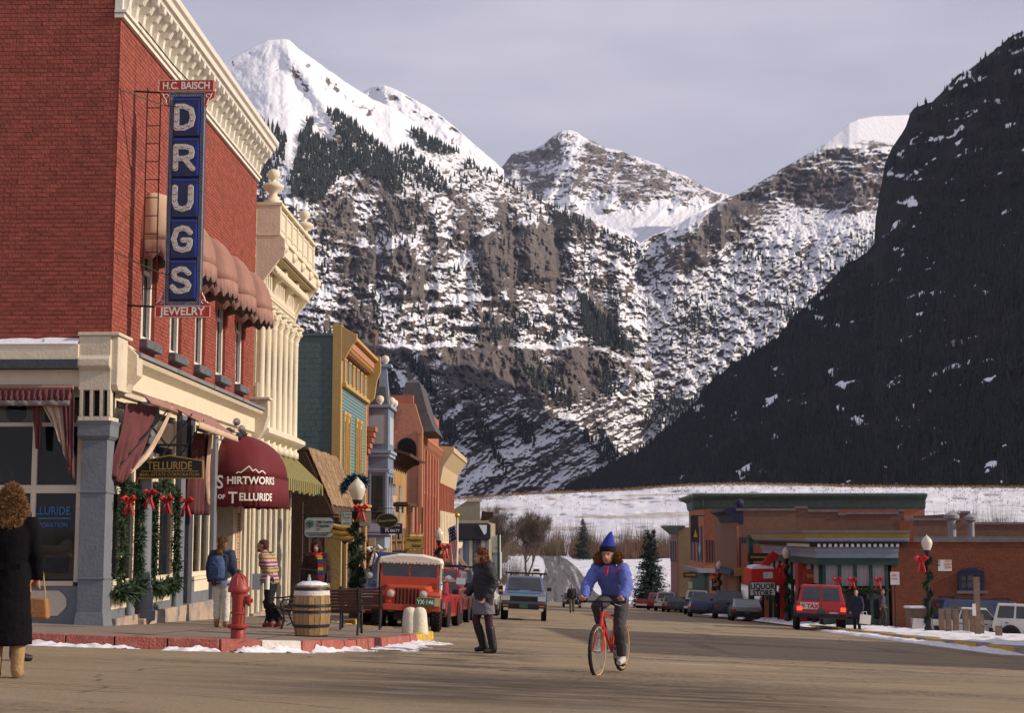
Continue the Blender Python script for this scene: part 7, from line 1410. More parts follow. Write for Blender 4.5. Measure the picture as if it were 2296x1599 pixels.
# iron garden fence by the tan wall, pedestal lamps on far left
t=thing('iron_fence',(-7.2,46.5,G(-7.2,46.5,.15)),'low curly black iron fence in front of the tan block wall','fence')
for k in range(7):x=-.55+k*.16;MB().path([(x,0,0),(x,0,.9),(x+.04,0,1.02),(x-.01,0,1.06)],.014,5).build('bar',M_black,t)
MB().tube((-.6,0,.85),(.5,0,.85),.014).build('rail',M_black,t)
# bicycles parked against the orange wall (pink frames)
M_tyre=mat('tyre_rubber',(.022,.020,.020),.85,.2,8,.3);M_chrome=mat('chrome',(.62,.60,.56),.22,.1,4,0,metal=.9);M_spoke=mat('spoke_steel',(.5,.48,.44),.35,metal=.8);M_gum=mat('tan_sidewall',(.40,.24,.11),.7)
def wheel_parts(par,c,r,gum=True):
 w=MB();rings=[]
 for k in range(40):
  a=2*pi*k/40;kk=.004*(k%2);rr=r-.022;rings.append([(c[0]+(.024+kk)*cos(b),c[1]+(rr+(.022+kk)*sin(b))*cos(a),c[2]+(rr+(.022+kk)*sin(b))*sin(a))for b in np.arange(8)*pi/4])
 w.loft(rings+[rings[0]],caps=False);o=w.build('tyre',M_tyre,par,smooth=True);rm=MB();rings=[]
 for k in range(32):a=2*pi*k/32;rings.append([(c[0]+x,c[1]+q*cos(a),c[2]+q*sin(a))for x,q in((-.014,r-.045),(.014,r-.045),(.012,r-.062),(-.012,r-.062))])
 rm.loft(rings+[rings[0]],caps=False);rm.build('rim',M_chrome if not gum else M_chrome,o)
 if gum:
  g=MB();rings=[]
  for k in range(32):a=2*pi*k/32;rings.append([(c[0]+x,c[1]+q*cos(a),c[2]+q*sin(a))for x,q in((-.025,r-.028),(.025,r-.028),(.02,r-.046),(-.02,r-.046))])
  g.loft(rings+[rings[0]],caps=False);g.build('sidewall',M_gum,o)
 sp=MB()
 for k in range(28):a=2*pi*k/28;sx=.022 if k%2 else-.022;sp.tube((c[0]+sx,c[1]+.02*cos(a+.8),c[2]+.02*sin(a+.8)),(c[0],c[1]+(r-.06)*cos(a),c[2]+(r-.06)*sin(a)),.0016,3)
 sp.build('spokes',M_spoke,o,kind='stuff');MB().lathe([(.018,-.05),(.03,-.03),(.018,0),(.03,.03),(.018,.05)],c,10,'x').build('hub',M_chrome,o);return o
def bicycle(loc,rot,m,label,gum=True,tall=0,hb=.93,sd=.88):
 t=thing('bicycle',loc,label,'bicycle',rot=rot);bb=(0,0,.28);ra=(0,.43,.33);fa=(0,-.63,.33);st_=(0,.15,sd-.16);ht=(0,-.40,.80);hl=(0,-.455,.66)
 wheel_parts(t,fa,.33,gum);wheel_parts(t,ra,.33,gum);f=MB();f.tube(bb,st_,.0165);f.tube(st_,(0,-.405,.775),.0165);f.tube(bb,(0,-.44,.69),.021);f.tube(ht,hl,.021)
 for s_ in(-.05,.05):f.path([(s_*.4,.02,.28),(s_,.2,.3),(s_*1.1,.43,.33)],.011,6);f.path([(s_*.4,.14,sd-.2),(s_,.3,.5),(s_*1.1,.43,.33)],.009,6)
 f.build('frame',m,t,smooth=True);k=MB();k.tube(hl,(0,-.47,.62),.024);[k.path([(s_*.5,-.47,.63),(s_,-.50,.58),(s_*1.15,-.63,.33)],.013,6)for s_ in(-.055,.055)];k.build('fork',m,t,smooth=True)
 h=MB();h.tube(ht,(0,-.43,hb-.02),.014);h.path([(-.30,-.40,hb),(-.1,-.46,hb),(.1,-.46,hb),(.30,-.40,hb)],.0125,7);ho=h.build('handlebar',M_chrome if m is not M_rfr else M_black,t);[MB().tube((s_*.20,-.425,hb),(s_*.305,-.40,hb),.018).build('grip',M_black,ho)for s_ in(-1,1)];[MB().path([(s_*.17,-.45,hb-.01),(s_*.2,-.50,hb-.03),(s_*.28,-.49,hb-.05)],.006,5).build('brake_lever',M_chrome,ho)for s_ in(-1,1)]
 MB().tube(st_,(0,.18,sd-.03),.014).build('seat_post',M_chrome,t);MB().loft([[(x,.32,sd),(x*1.,.32,sd+.03),(-x,.32,sd+.03),(-x,.32,sd)]if False else[(-.075,.30,sd-.02),(.075,.30,sd-.02),(.07,.30,sd+.03),(-.07,.30,sd+.03)],[(-.05,.16,sd-.02),(.05,.16,sd-.02),(.045,.16,sd+.025),(-.045,.16,sd+.025)],[(-.018,.03,sd-.01),(.018,.03,sd-.01),(.015,.03,sd+.02),(-.015,.03,sd+.02)]]).build('saddle',M_black,t,bev=.01)
 c=MB();[c.lathe([(r_,x),(r_,x+.004)],bb,20,'x')for r_,x in((.085,.04),(.065,.05))];c.build('chainring',M_chrome,t,kind='stuff')
 MB().tube((-.06,0,.28),(-.075,-.03,.45),.011).tube((-.06,0,.28),(.06,0,.28),.018).tube((.06,0,.28),(.075,.03,.11),.011).build('crank',M_chrome,t);MB().cbox((-.12,-.03,.45),(.09,.09,.02)).build('pedal',M_black,t);MB().cbox((.12,.03,.11),(.09,.09,.02)).build('pedal',M_black,t)
 MB().tube((.0,-.12,.42),(0,-.25,.56),.034).build('bottle',M_chrome,t);MB().lathe([(.04,-.006),(.04,.006)],ra,12,'x').build('cassette',M_chrome,t);return t
M_rfr=mat('red_bike_paint',(.60,.012,.008),.25,.05,5,0,coat=.6);M_pfr=mat('dusty_pink_paint',(.35,.08,.13),.5)
bicycle(Vector((16.9,71,G(16.9,71,.2))),rad(80),M_pfr,'pink bicycle parked at the foot of the brick wall',False)
# ================== VEHICLES (local frame: front towards -Y, wheels on z = 0)
M_rubber=mat('car_tyre',(.020,.018,.018),.85,.2,8,.2);M_hub=mat('steel_wheel',(.38,.36,.34),.4,.15,5,.05,metal=.5);M_cglass=mat('car_glass',(.03,.035,.045),.06,.5,2,0,spec=.7);M_plast=mat('black_plastic',(.025,.024,.026),.6,.2,6,.05);M_hl=mat('headlight_glass',(.55,.55,.52),.1,.1,5,0,spec=.8);M_amb=mat('amber_lens',(.55,.13,.015),.25,.1,5,0);M_tl=mat('tail_light',(.35,.015,.01),.3,.1,5,0);M_brake=mat('lit_brake_light',(.6,.02,.01),.3,.1,5,0,emit=((1,.05,.02),2.5));M_plate=mat('green_number_plate',(.05,.12,.08),.5,.2,8,0)
def paint(name,c,rough=.3):return mat(name,c,rough,.08,1.5,0,coat=.5,dirt=((.20,.17,.14),1.6,.72))
def cwheel(t,x,y,r,w_=.2,hub=M_hub,tread=False):
 m_=MB().lathe([(r*.62,-w_/2),(r*.93,-w_/2),(r,-w_*.36),(r,w_*.36),(r*.93,w_/2),(r*.62,w_/2)],(x,y,r),24,'x')
 if tread:
  for k in range(26):
   a=2*pi*k/26
   for s_ in(-1,1):m_.cbox((x+s_*w_*.28,y+(r+.004)*cos(a+s_*.06),r+(r+.004)*sin(a+s_*.06)),(w_*.42,.045,.03),m=Matrix.Rotation(a+pi/2,3,'X'))
 o=m_.build('wheel',M_rubber,t,kind='stuff' if False else None);sx=1 if x>0 else-1;MB().lathe([(r*.62,w_*.30*sx),(r*.5,w_*.22*sx),(r*.2,w_*.30*sx),(.03,w_*.42*sx)],(x,y,r),16,'x').build('rim',hub,o,smooth=True);return o
def quadpatch(P,u0,u1,v0,v1,off):
 """patch on the bilinear face P=(bl, br, tr, tl), pushed outward"""
 bl,br_,tr,tl=[Vector(p)for p in P];f=lambda u,v:(bl*(1-u)+br_*u)*(1-v)+(tl*(1-u)+tr*u)*v
 q=[f(u0,v0),f(u1,v0),f(u1,v1),f(u0,v1)];n=(q[1]-q[0]).cross(q[3]-q[0]).normalized()*off;return[v+n for v in q]
def car(loc,rot,label,m,cat='car',L=4.5,W=1.7,H=1.4,belt=.9,zc=.28,hood=None,cab=None,r=.31,ends='front',pickup=False,topper=None,roofm=None,rack=False,lights='off',plate=None,group=None,two=None,parts=True,fog=False,pillar=.08,name=None):
 t=thing(name or 'parked_car',loc,label,cat,group,rot=rot,tilt=True);h2,w2=L/2,W/2
 hood=hood or(belt-.08,-h2+L*.27);cab=cab or(-h2+L*.27,-h2+L*.40,h2-L*.18,h2-L*.06)
 fz,hy=hood;P=[(-h2,zc+.12),(-h2+.04,fz-.10),(-h2+.16,fz),(hy,belt-.02),(cab[0],belt),(cab[3]if not pickup else h2,belt),(h2-.03,belt-.03),(h2,belt-.3),(h2,zc+.1),(h2-.25,zc),(-h2+.2,zc)]
 b=MB();n=len(P);V=[]
 for sx,k in((-1,1),(1,1)):
  for y,z in P:V.append((sx*(w2-.05*(z>belt-.15)-.04*(z<zc+.05)),y,z))
 b.add(V,[tuple(range(n))[::-1]if False else tuple(range(n)),tuple(range(n,2*n))[::-1]]+[(i,n+i,n+(i+1)%n,(i+1)%n)for i in range(n)]);bo=b.build('body',m,t,bev=.045)
 if two:MB().box(-w2-.004,w2+.004,-h2+.1,h2+.004,zc+.12,belt-.28).build('lower_panel',two,t,bev=.02)
 for y in(-h2+L*.19,h2-L*.20):
  for sx in(-1,1):MB().lathe([(r+.07,-.012),(r+.07,.012)],(sx*(w2-.005),y,r+.01),20,'x').build('wheel_arch',M_plast,t);cwheel(t,sx*(w2-.08),y,r)
 y0,y1,y2,y3=cab;wb,wt=w2-.07,w2-.07-(H-belt)*.22;tp=roofm or m
 base=[(-wb,y0,belt-.01),(wb,y0,belt-.01),(wb,y3,belt-.01),(-wb,y3,belt-.01)];top=[(-wt,y1,H),(wt,y1,H),(wt,y2,H),(-wt,y2,H)]
 MB().loft([base,[(a,b_,c-.04)for a,b_,c in top],[(a*.93,b_*.98+.01,c)for a,b_,c in top]]).build('cabin',tp,t,bev=.03)
 F4={'windshield':(base[0],base[1],top[1],top[0]),'rear_window':(base[2],base[3],top[3],top[2]),'side_window':(base[1],base[2],top[2],top[1]),'side_window2':(base[3],base[0],top[0],top[3])}
 for k,Q in F4.items():
  if k.startswith('side'):
   ng=3 if(y3-y0)>2.4 else 2
   for g_ in range(ng):a_=.05+.92*g_/ng;q=quadpatch(Q,a_,a_+.92/ng-.035,.12,.84,.006);MB().slab(*q,.012).build('side_window',M_cglass,t)
  else:q=quadpatch(Q,.07,.93,.10,.88,.006);MB().slab(*q,.012).build(k,M_cglass,t)
 if topper:MB().loft([[(-w2+.06,cab[3]+.02,belt),(w2-.06,cab[3]+.02,belt),(w2-.06,h2-.05,belt),(-w2+.06,h2-.05,belt)],[(-wt,cab[3]+.02,H-.0),(wt,cab[3]+.02,H-.0),(wt,h2-.16,H-.0),(-wt,h2-.16,H-.0)]]).build('topper',topper,t,bev=.03);q=quadpatch(((w2-.06,h2-.05,belt),(-w2+.06,h2-.05,belt),(-wt,h2-.16,H),(wt,h2-.16,H)),.1,.9,.2,.85,.01);MB().slab(*q,.01).build('rear_window',M_cglass,t)
 elif pickup:MB().box(-w2+.12,w2-.12,cab[3]+.08,h2-.12,belt-.02,belt+.012).build('bed',M_plast,t)
# front
 MB().box(-w2-.01,w2+.01,-h2-.10,-h2+.05,zc+.02,zc+.22).build('bumper',M_plast,t,bev=.03);MB().box(-w2*.62,w2*.62,-h2-.015,-h2+.06,fz-.30,fz-.12).build('grille',M_plast,t)
 for sx in(-1,1):
  MB().cbox((sx*w2*.79,-h2+.0,fz-.20),(W*.17,.08,.17)).build('headlight',M_hl,t);MB().cbox((sx*w2*.80,-h2-.11,zc+.13),(W*.12,.03,.06)).build('indicator',M_amb,t)
  if fog:MB().cbox((sx*w2*.78,-h2-.12,zc-.0),(.17,.06,.10)).build('fog_lamp',M_hl,t)
  MB().cbox((sx*(w2+.09),y0+.25,belt+.10),(.18,.09,.14)).build('mirror',M_plast,t,bev=.02)
  hz=belt-.28;MB().cbox((sx*(w2-.13),h2+.005,hz),(.20,.03,.16)).build('tail_light',M_brake if lights=='on' else M_tl,t)
  for g_ in(0,1):MB().cbox((sx*(w2+.0),(y0+y3)/2-.3+g_*1.0,belt-.12),(.02,.14,.03)).build('door_handle',M_plast,t)
 MB().box(-w2-.01,w2+.01,h2-.05,h2+.12,zc+.02,zc+.20).build('bumper',M_chrome if pickup else M_plast,t,bev=.03)
 pm=plate or M_plate;MB().cbox((0,-h2-.115,zc+.12),(.31,.012,.155)).build('number_plate',pm,t);MB().cbox((0,h2+.03,zc+.30),(.31,.02,.155)).build('number_plate',pm,t)
 for sx in(-1,1):
  for k in(0,1,2):MB().box(sx*w2-.004,sx*w2+.004,y0+.12+k*1.0,y0+.13+k*1.0,zc+.12,belt-.05).build('door_seam',M_plast,t)
 for sx in(-1,1):MB().box(sx*.45-.25,sx*.45+.25,y0-.02,y0+.0,belt+.02,belt+.04).build('wiper',M_plast,t)if ends=='front' else None
 if rack:
  R_=MB();[R_.tube((sx*wt*.95,y1+.1,H+.08),(sx*wt*.95,y2-.1,H+.08),.018)for sx in(-1,1)];R_.build('roof_rack',M_plast,t,kind=None);[MB().tube((-w2+.02,y,H+.12),(w2-.02,y,H+.12),.022).tube((-wt*.9,y,H-.02),(-wt*.9,y,H+.12),.02).tube((wt*.9,y,H-.02),(wt*.9,y,H+.12),.02).build('rack_bar',M_plast,t)for y in(y1+.3,y2-.4)]
 return t
def V3(x,y,h=0):return Vector((x,y,G(x,y,h)))
P_blue=paint('metallic_grey_blue',(.12,.15,.24));P_red=paint('car_red',(.42,.018,.02));P_dred=paint('dark_red',(.22,.02,.02));P_white=paint('cream_white_paint',(.62,.60,.54));P_dk=paint('dark_blue_black',(.02,.025,.04));P_sil=paint('silver_grey',(.24,.25,.28));P_mb=paint('mid_blue',(.06,.12,.24));P_navy=paint('deep_blue',(.02,.04,.13));P_tan=paint('beige_paint',(.30,.24,.16));P_teal=mat('teal_hood_stripe',(.02,.16,.26),.4)
# blue sport utility driving towards the camera
t=car(V3(-1.05,61),0,'grey-blue sport utility with teal hood stripe driving towards the camera, driver inside',P_blue,'car',4.4,1.69,1.68,1.10,.42,r=.37,rack=True,fog=True,name='driving_car',cab=(-1.0,-.45,1.95,2.15),hood=(1.02,-1.1))
MB().slab((-.6,-2.06,1.03),(.6,-2.06,1.03),(.52,-1.75,1.062),(-.52,-1.75,1.062),.03).build('hood_scoop',P_teal,t)
W_=thing('person',wloc(t)+Vector((.38,-.1,1.05)),'driver in dark blue with red gloves behind the wheel of the grey-blue utility','person')
# far traffic
car(V3(1.9,145),0,'dark low car far down the road coming towards the camera',P_dk,L=4.3,W=1.65,H=1.32,name='driving_car');car(V3(-3.1,335),0,'tiny pale car on the snowy road in the far distance',P_white,L=4.5,W=1.75,H=1.5,name='driving_car')
# left kerb, behind the jeep
t=car(V3(-3.55,49.5),rad(-2),'red and dark sport utility with roof rack parked behind the jeep',P_dred,L=4.4,W=1.68,H=1.66,belt=1.08,zc=.4,r=.36,rack=True,cab=(-1.0,-.5,1.95,2.15),hood=(1.0,-1.1))
for k in range(3):MB().tube((-.5+.3*k,-.6,1.86),(-.4+.3*k,1.2,1.86),.045).build('ski',M_plast,t)
car(V3(-3.5,43.6),rad(-3),'low red car squeezed between the jeep and the racked utility',P_red,L=4.0,W=1.6,H=1.36,belt=.86)
car(V3(-3.55,56),rad(-2),'dark green-black utility parked third behind the jeep',P_dk,L=4.5,W=1.75,H=1.75,belt=1.1,zc=.4,r=.37,rack=True);car(V3(-3.2,70),0,'white car parked farther along the left kerb, behind the crossing woman',P_white,L=4.4,W=1.7,H=1.4)
# right kerb, seen from behind, nosing in
g='cars parked along the right kerb';rr_=pi
car(V3(11.05,90),pi-.06,'silver-grey coupe with black bumper, nearest of the row left of the taxi',P_sil,L=4.3,W=1.72,H=1.24,belt=.84,zc=.22,r=.30,cab=(-.85,-.2,.7,1.75),group=g,two=M_plast);car(V3(11.0,98),pi-.08,'dark blue van parked beyond the silver coupe',P_dk,'van',L=4.6,W=1.85,H=1.72,belt=1.05,zc=.3,group=g)
car(V3(9.9,103),pi-.05,'navy wagon half hidden between the dark van and blue pickup',P_navy,L=4.6,W=1.8,H=1.55,belt=.95,group=g)
car(V3(11.3,122),pi-.1,'blue pickup with white camper top, tailgate towards the camera',P_mb,'pickup truck',L=5.2,W=1.95,H=1.85,belt=1.12,zc=.42,r=.38,pickup=True,topper=P_white,cab=(-1.2,-.7,.3,.5),group=g,roofm=P_white)
car(V3(10.5,131),pi-.1,'small dark sedan just left of the blue pickup',P_dk,L=4.3,W=1.65,H=1.36,group=g);car(V3(10.6,138),pi-.1,'pale beige sedan between the dark sedan and white pickup',P_tan,L=4.4,W=1.68,H=1.38,group=g)
car(V3(10.7,147),pi-.1,'long cream white pickup truck with rounded fenders',P_white,'pickup truck',L=5.4,W=1.98,H=1.75,belt=1.1,zc=.42,r=.38,pickup=True,cab=(-1.2,-.7,.3,.5),group=g);car(V3(10.6,158),pi-.1,'red wagon with luggage on its roof beyond the white pickup',P_red,L=4.5,W=1.8,H=1.7,belt=1.05,group=g,rack=True);car(V3(10.3,172),pi-.1,'dark maroon truck farthest along the right kerb',P_dred,'pickup truck',L=4.8,W=1.85,H=1.65,belt=1.05,pickup=True,cab=(-1.0,-.5,.5,.7),group=g)
# red taxi wagon
t=car(V3(11.25,66.5),pi-.13,'big red taxi wagon seen from behind with its brake lights lit',P_red,'taxi',L=5.4,W=2.0,H=1.86,belt=1.16,zc=.50,r=.40,lights='on',cab=(-1.3,-.8,2.35,2.62),name='taxi')
for o in[c for c in t.children if c.name.startswith('rear_window')]:bpy.data.objects.remove(o)
base=[(.93,2.62,1.15),(-.93,2.62,1.15),(-.78,2.35,1.86),(.78,2.35,1.86)]
for u0,u1 in((.08,.47),(.53,.92)):MB().slab(*quadpatch(base,u0,u1,.10,.85,.012),.012).build('rear_window',M_cglass,t)
f=MB();f.slab(*quadpatch(base,.485,.515,.0,.98,.01),.012);f.build('door_seam',P_dred,t);MB().box(-.012,.012,2.695,2.71,.55,1.14).build('door_seam',P_dred,t)
# viewed from behind, the left half of the tailgate is at local +x
MB().box(.10,.84,2.70,2.715,.86,1.12).build('door_sign',M_lett,t);MB().box(-.65,-.32,2.70,2.712,.72,.76).build('badge',M_chrome,t)
text('TAXI',.25,facing(Vector((.32,2.722,.90)),(-1,0,0)),mat('red_lettering',(.50,.03,.02),.5),t,.003,.012,xs=.95)
ck=MB();[ck.box(.64+.045*i,.685+.045*i,2.716,2.72,.90+.045*j,.945+.045*j)for i in range(4)for j in range(4)if(i+j)%2];ck.build('checker',M_ink,t,kind='stuff')
# corner lot
t=car(V3(19.2,69.6,-.25),rad(98),'blue suburban wagon with roof rack parked in the corner lot',P_navy,L=5.3,W=1.95,H=1.78,belt=1.1,zc=.4,r=.38,rack=True,cab=(-1.3,-.9,2.3,2.55));car(V3(17.7,66.6,-.3),rad(80),'white pickup in the corner lot behind the fence posts',P_white,'pickup truck',L=5.0,W=1.85,H=1.5,belt=.95,pickup=True,cab=(-1.0,-.5,.5,.7));car(V3(19.9,64.6,-.2),rad(68),'small white off-road vehicle at the right edge of the lot',P_white,L=3.6,W=1.6,H=1.62,belt=.95,zc=.4,r=.34,cab=(-.7,-.5,1.6,1.75))
# ---------- the old red jeep
J=thing('jeep',V3(-3.50,38.3),'old red open-fendered jeep with white canvas top and plate YX-146','jeep',rot=rad(3),tilt=True)
M_jr=mat('faded_jeep_red',(.45,.065,.03),.45,.12,3,.05,coat=.15,dirt=((.28,.06,.04),3,.60));M_canv=mat('white_canvas_top',(.66,.62,.54),.85,.08,3,.2,dirt=((.45,.40,.33),2.5,.62));M_clear=mat('yellowed_plastic_window',(.10,.09,.075),.2,.3,2,0,spec=.5);M_lens=mat('jeep_headlamp',(.60,.58,.50),.08,.1,5,0,spec=.9,metal=.3)
g_=MB();g_.prism([(-.50,.55),(.50,.55),(.53,.80),(.50,.97),(.40,1.03),(-.40,1.03),(-.50,.97),(-.53,.80)],'y',-1.50,-1.42);g_.build('grille_panel',M_jr,J,bev=.01)
for k in range(7):MB().cbox((-.255+k*.085,-1.505,.79),(.042,.02,.40)).build('grille_slot',M_dark,J)
for s_ in(-1,1):
 MB().lathe([(.105,-1.51),(.115,-1.54),(.10,-1.55)],(s_*.385,0,.86),20,'y').build('headlight_rim',M_jr,J);MB().lathe([(.095,-1.545),(.07,-1.565),(.02,-1.575)],(s_*.385,0,.86),20,'y').build('headlight',M_lens,J,smooth=True);MB().lathe([(.03,-1.51),(.025,-1.53)],(s_*.40,0,.68),10,'y').build('marker_lamp',M_amb,J)
 MB().loft([[(s_*.50,-1.50,.86),(s_*.78,-1.50,.84),(s_*.78,-1.50,.80),(s_*.50,-1.50,.80)],[(s_*.48,-1.2,.93),(s_*.78,-1.2,.92),(s_*.78,-1.2,.88),(s_*.48,-1.2,.86)],[(s_*.48,-.72,.93),(s_*.78,-.72,.92),(s_*.78,-.72,.88),(s_*.48,-.72,.86)],[(s_*.52,-.55,.66),(s_*.78,-.50,.62),(s_*.78,-.54,.58),(s_*.52,-.6,.6)]]).build('fender',M_jr,J,bev=.01)
 MB().box(s_*.5-.02,s_*.5+.02,-1.42,-.55,.50,.92).build('engine_side',M_jr,J)
MB().loft([[(-.48,-1.45,.92),(.48,-1.45,.92),(.42,-1.45,1.03),(-.42,-1.45,1.03)],[(-.60,-.55,.92),(.60,-.55,.92),(.56,-.55,1.08),(-.56,-.55,1.08)]]).build('hood',M_jr,J,bev=.02)
MB().box(-.72,.72,-.55,1.45,.45,1.02).build('body',M_jr,J,bev=.02);MB().box(-.78,.78,.65,1.4,.5,.98).build('rear_fender',M_jr,J,bev=.02)
f=MB();frame_rectY(f,-.56,-.70,.70,1.02,1.62,.045,.06);f.box(-.02,.02,-.56,-.50,1.30,1.6);f.box(-.66,.66,-.56,-.51,1.06,1.27);f.build('windshield_frame',M_jr,J,bev=.006)
for s_ in(-1,1):a,b=sorted((s_*.03,s_*.655));MB().box(a,b,-.535,-.525,1.27,1.58).build('windshield',M_cglass,J)
MB().loft([[(-.76,-.60,1.60),(.76,-.60,1.60),(.73,-.60,1.70),(.3,-.60,1.79),(-.3,-.60,1.79),(-.73,-.60,1.70)],[(-.80,0.2,1.60),(.80,0.2,1.60),(.78,.2,1.74),(.3,.2,1.84),(-.3,.2,1.84),(-.78,.2,1.74)],[(-.80,1.3,1.58),(.80,1.3,1.58),(.78,1.3,1.72),(.3,1.3,1.80),(-.3,1.3,1.80),(-.78,1.3,1.72)],[(-.78,1.50,1.5),(.78,1.50,1.5),(.72,1.5,1.6),(.3,1.5,1.68),(-.3,1.5,1.68),(-.72,1.5,1.6)]]).build('canvas_top',M_canv,J,smooth=False,bev=.03)
for k in range(18):MB().cbox((-.70+k*.082,-.615,1.60+.012*(k%2)),(.06,.03,.045)).build('scalloped_edge',M_canv,J)
for s_ in(-1,1):
 a,b=sorted((s_*.735,s_*.775));MB().prism([(-.54,.98),(.62,.98),(.62,1.62),(-.54,1.62)],'x',a,b).build('side_curtain',M_canv,J);MB().prism([(.62,.98),(1.48,.98),(1.48,1.58),(.62,1.62)],'x',a,b).build('side_curtain',M_canv,J)
 x=s_*.78;MB().cbox((x,-.02,1.34),(.012,.42,.34)).build('curtain_window',M_clear,J,bev=.01);MB().cbox((x,1.02,1.34),(.012,.36,.34)).build('curtain_window',M_clear,J);MB().prism([(-.54,.55),(-.05,.55),(-.1,1.0),(-.54,1.0)],'x',a,b).build('door_curtain',M_canv,J)
 MB().tube((s_*.74,-.52,1.08),(s_*.93,-.6,1.22),.012).build('mirror_arm',M_black,J);MB().lathe([(.02,-.03),(.07,-.02),(.075,.0),(.02,.01)],(s_*.95,-.62,1.27),14,'y').build('mirror',M_chrome,J)
MB().cbox((1.25,.0,1.22),(.22,.08,.16)).tube((.78,0,1.2),(1.2,0,1.22),.014).build('side_mirror',M_chrome,J,bev=.03)
MB().box(-.82,.80,-1.86,-1.76,.48,.62).build('bumper',M_jr,J,bev=.01);MB().box(-.45,-.35,-1.76,-1.4,.5,.6).box(.35,.45,-1.76,-1.4,.5,.6).build('frame_rail',M_jr,J,kind='stuff');MB().tube((-.65,-1.15,.38),(.65,-1.15,.38),.05).ball((-.2,-1.15,.38),.13).build('axle',M_plast,J);MB().box(-.30,.30,-1.3,-1.2,.25,.5).build('undercarriage',M_plast,J)
MB().box(.28,.80,-1.90,-1.87,.60,.80).build('plate_bracket',M_tanp,J);MB().box(.24,.66,-1.915,-1.90,.60,.79).build('number_plate',mat('green_plate_field',(.03,.15,.09),.5),J);text('YX·146',.14,facing(Vector((.45,-1.92,.645)),(1,0,0)),M_lett,J,.002,.003,xs=.9)
MB().box(-.5,-.2,-.3,-.1,1.0,1.5).build('seat_back',M_canv,J);MB().lathe([(.17,-.01),(.19,0),(.17,.01)],(.3,-.35,1.22),16,'y').build('steering_wheel',M_black,J);MB().path([(-.1,-.57,1.6),(.12,-.58,1.66)],.01).tube((.12,-.58,1.64),(.35,-.585,1.52),.006).build('wiper',M_black,J)
for x,y in((-.70,-1.15),(.70,-1.15),(-.70,.95),(.70,.95)):cwheel(J,x,y,.375,.21,M_jr,tread=True)
# a rounded dark van peeps out left of the jeep
car(V3(-4.15,42.6),rad(2),'dark blue and cream rounded van just behind the jeep, only its left side showing',P_navy,'van',L=4.2,W=1.75,H=1.95,belt=1.05,zc=.3,roofm=P_navy)
# ================== PEOPLE
M_skin=mat('skin',(.46,.24,.16),.55,.06,8,.02);M_eye=mat('dark_eye',(.02,.015,.012),.3,.1,5,0);M_lip=mat('lip',(.38,.10,.08),.5,.1,5,0)
def vox(mb,name,m,parent,vs_=.016,smooth_it=4,wob=0.,seed=0,label=None):
 """fuse overlapping tapered pieces into one continuous skin"""
 me=bpy.data.meshes.new('tmp');me.from_pydata(mb.v,[],mb.f);o=bpy.data.objects.new('tmp',me);COL.objects.link(o)
 r_=o.modifiers.new('r','REMESH');r_.mode='VOXEL';r_.voxel_size=vs_;s_=o.modifiers.new('s','SMOOTH');s_.iterations=smooth_it;s_.factor=.5
 dg=bpy.context.evaluated_depsgraph_get();m2=bpy.data.meshes.new_from_object(o.evaluated_get(dg));bpy.data.objects.remove(o)
 if wob:
  n=len(m2.vertices);co=np.zeros(n*3);no=np.zeros(n*3);m2.vertices.foreach_get('co',co);m2.vertex_normals.foreach_get('vector',no);co=co.reshape(-1,3);no=no.reshape(-1,3)
  d=fbm(co[:,0]*9+co[:,2]*5+seed,co[:,2]*13+co[:,1]*6,seed,3,.6)*wob+.5*wob*fbm(co[:,0]*30,co[:,2]*22+co[:,1]*20,seed+3,2);m2.vertices.foreach_set('co',(co+no*d[:,None]).ravel())
 m2.polygons.foreach_set('use_smooth',[True]*len(m2.polygons));m2.materials.clear();m2.materials.append(m);m2.update()
 return reg(bpy.data.objects.new(name,m2),name,parent,label=label)
def ring(c,rx,ry,n=16,tilt=0):return[(c[0]+rx*cos(2*pi*k/n),c[1]+ry*sin(2*pi*k/n),c[2]+tilt*ry*sin(2*pi*k/n))for k in range(n)]
def pose(**kw):
 J_=dict(hipL=(-.09,0,.92),hipR=(.09,0,.92),kneeL=(-.10,-.01,.49),kneeR=(.10,-.01,.49),ankL=(-.10,.03,.08),ankR=(.10,.03,.08),shL=(-.185,0,1.41),shR=(.185,0,1.41),elL=(-.24,.03,1.13),elR=(.24,.03,1.13),wrL=(-.25,-.04,.88),wrR=(.25,-.04,.88),pelvis=(0,0,.96),chest=(0,0,1.25),neck=(0,.0,1.47),head=(0,-.02,1.62),look=(0,-1,0),toeL=None,toeR=None,handL=None,handR=None)
 J_.update(kw);return{k:(Vector(v)if v is not None else None)for k,v in J_.items()}
def hand(mb,wr,el,curl,side,tgt=None):
 d=(wr-el).normalized()if tgt is None else(tgt-wr).normalized();u=d.cross(Vector((0,1,0)));u=u.normalized()if u.length>.1 else Vector((1,0,0));n=d.cross(u)
 mb.path([wr-d*.02,wr+d*.03,wr+d*.085],[.026,.036,.034],8,flat=.6)
 for i,l in enumerate((.068,.078,.072,.056)):
  b=wr+d*.08+u*(-.027+.018*i);f1=b+(d*cos(curl)+n*sin(curl))*l*.5;f2=f1+(d*cos(curl*2.1)+n*sin(curl*2.1))*l*.5;mb.path([b-d*.02,b,f1,f2],[.009,.0092,.0085,.007],6)
 b=wr+d*.03-u*.03*side;mb.path([wr+d*.02,b,b-u*.025*side+d*.03,b-u*.02*side+d*.055+n*.02],[.014,.012,.011,.009],6)
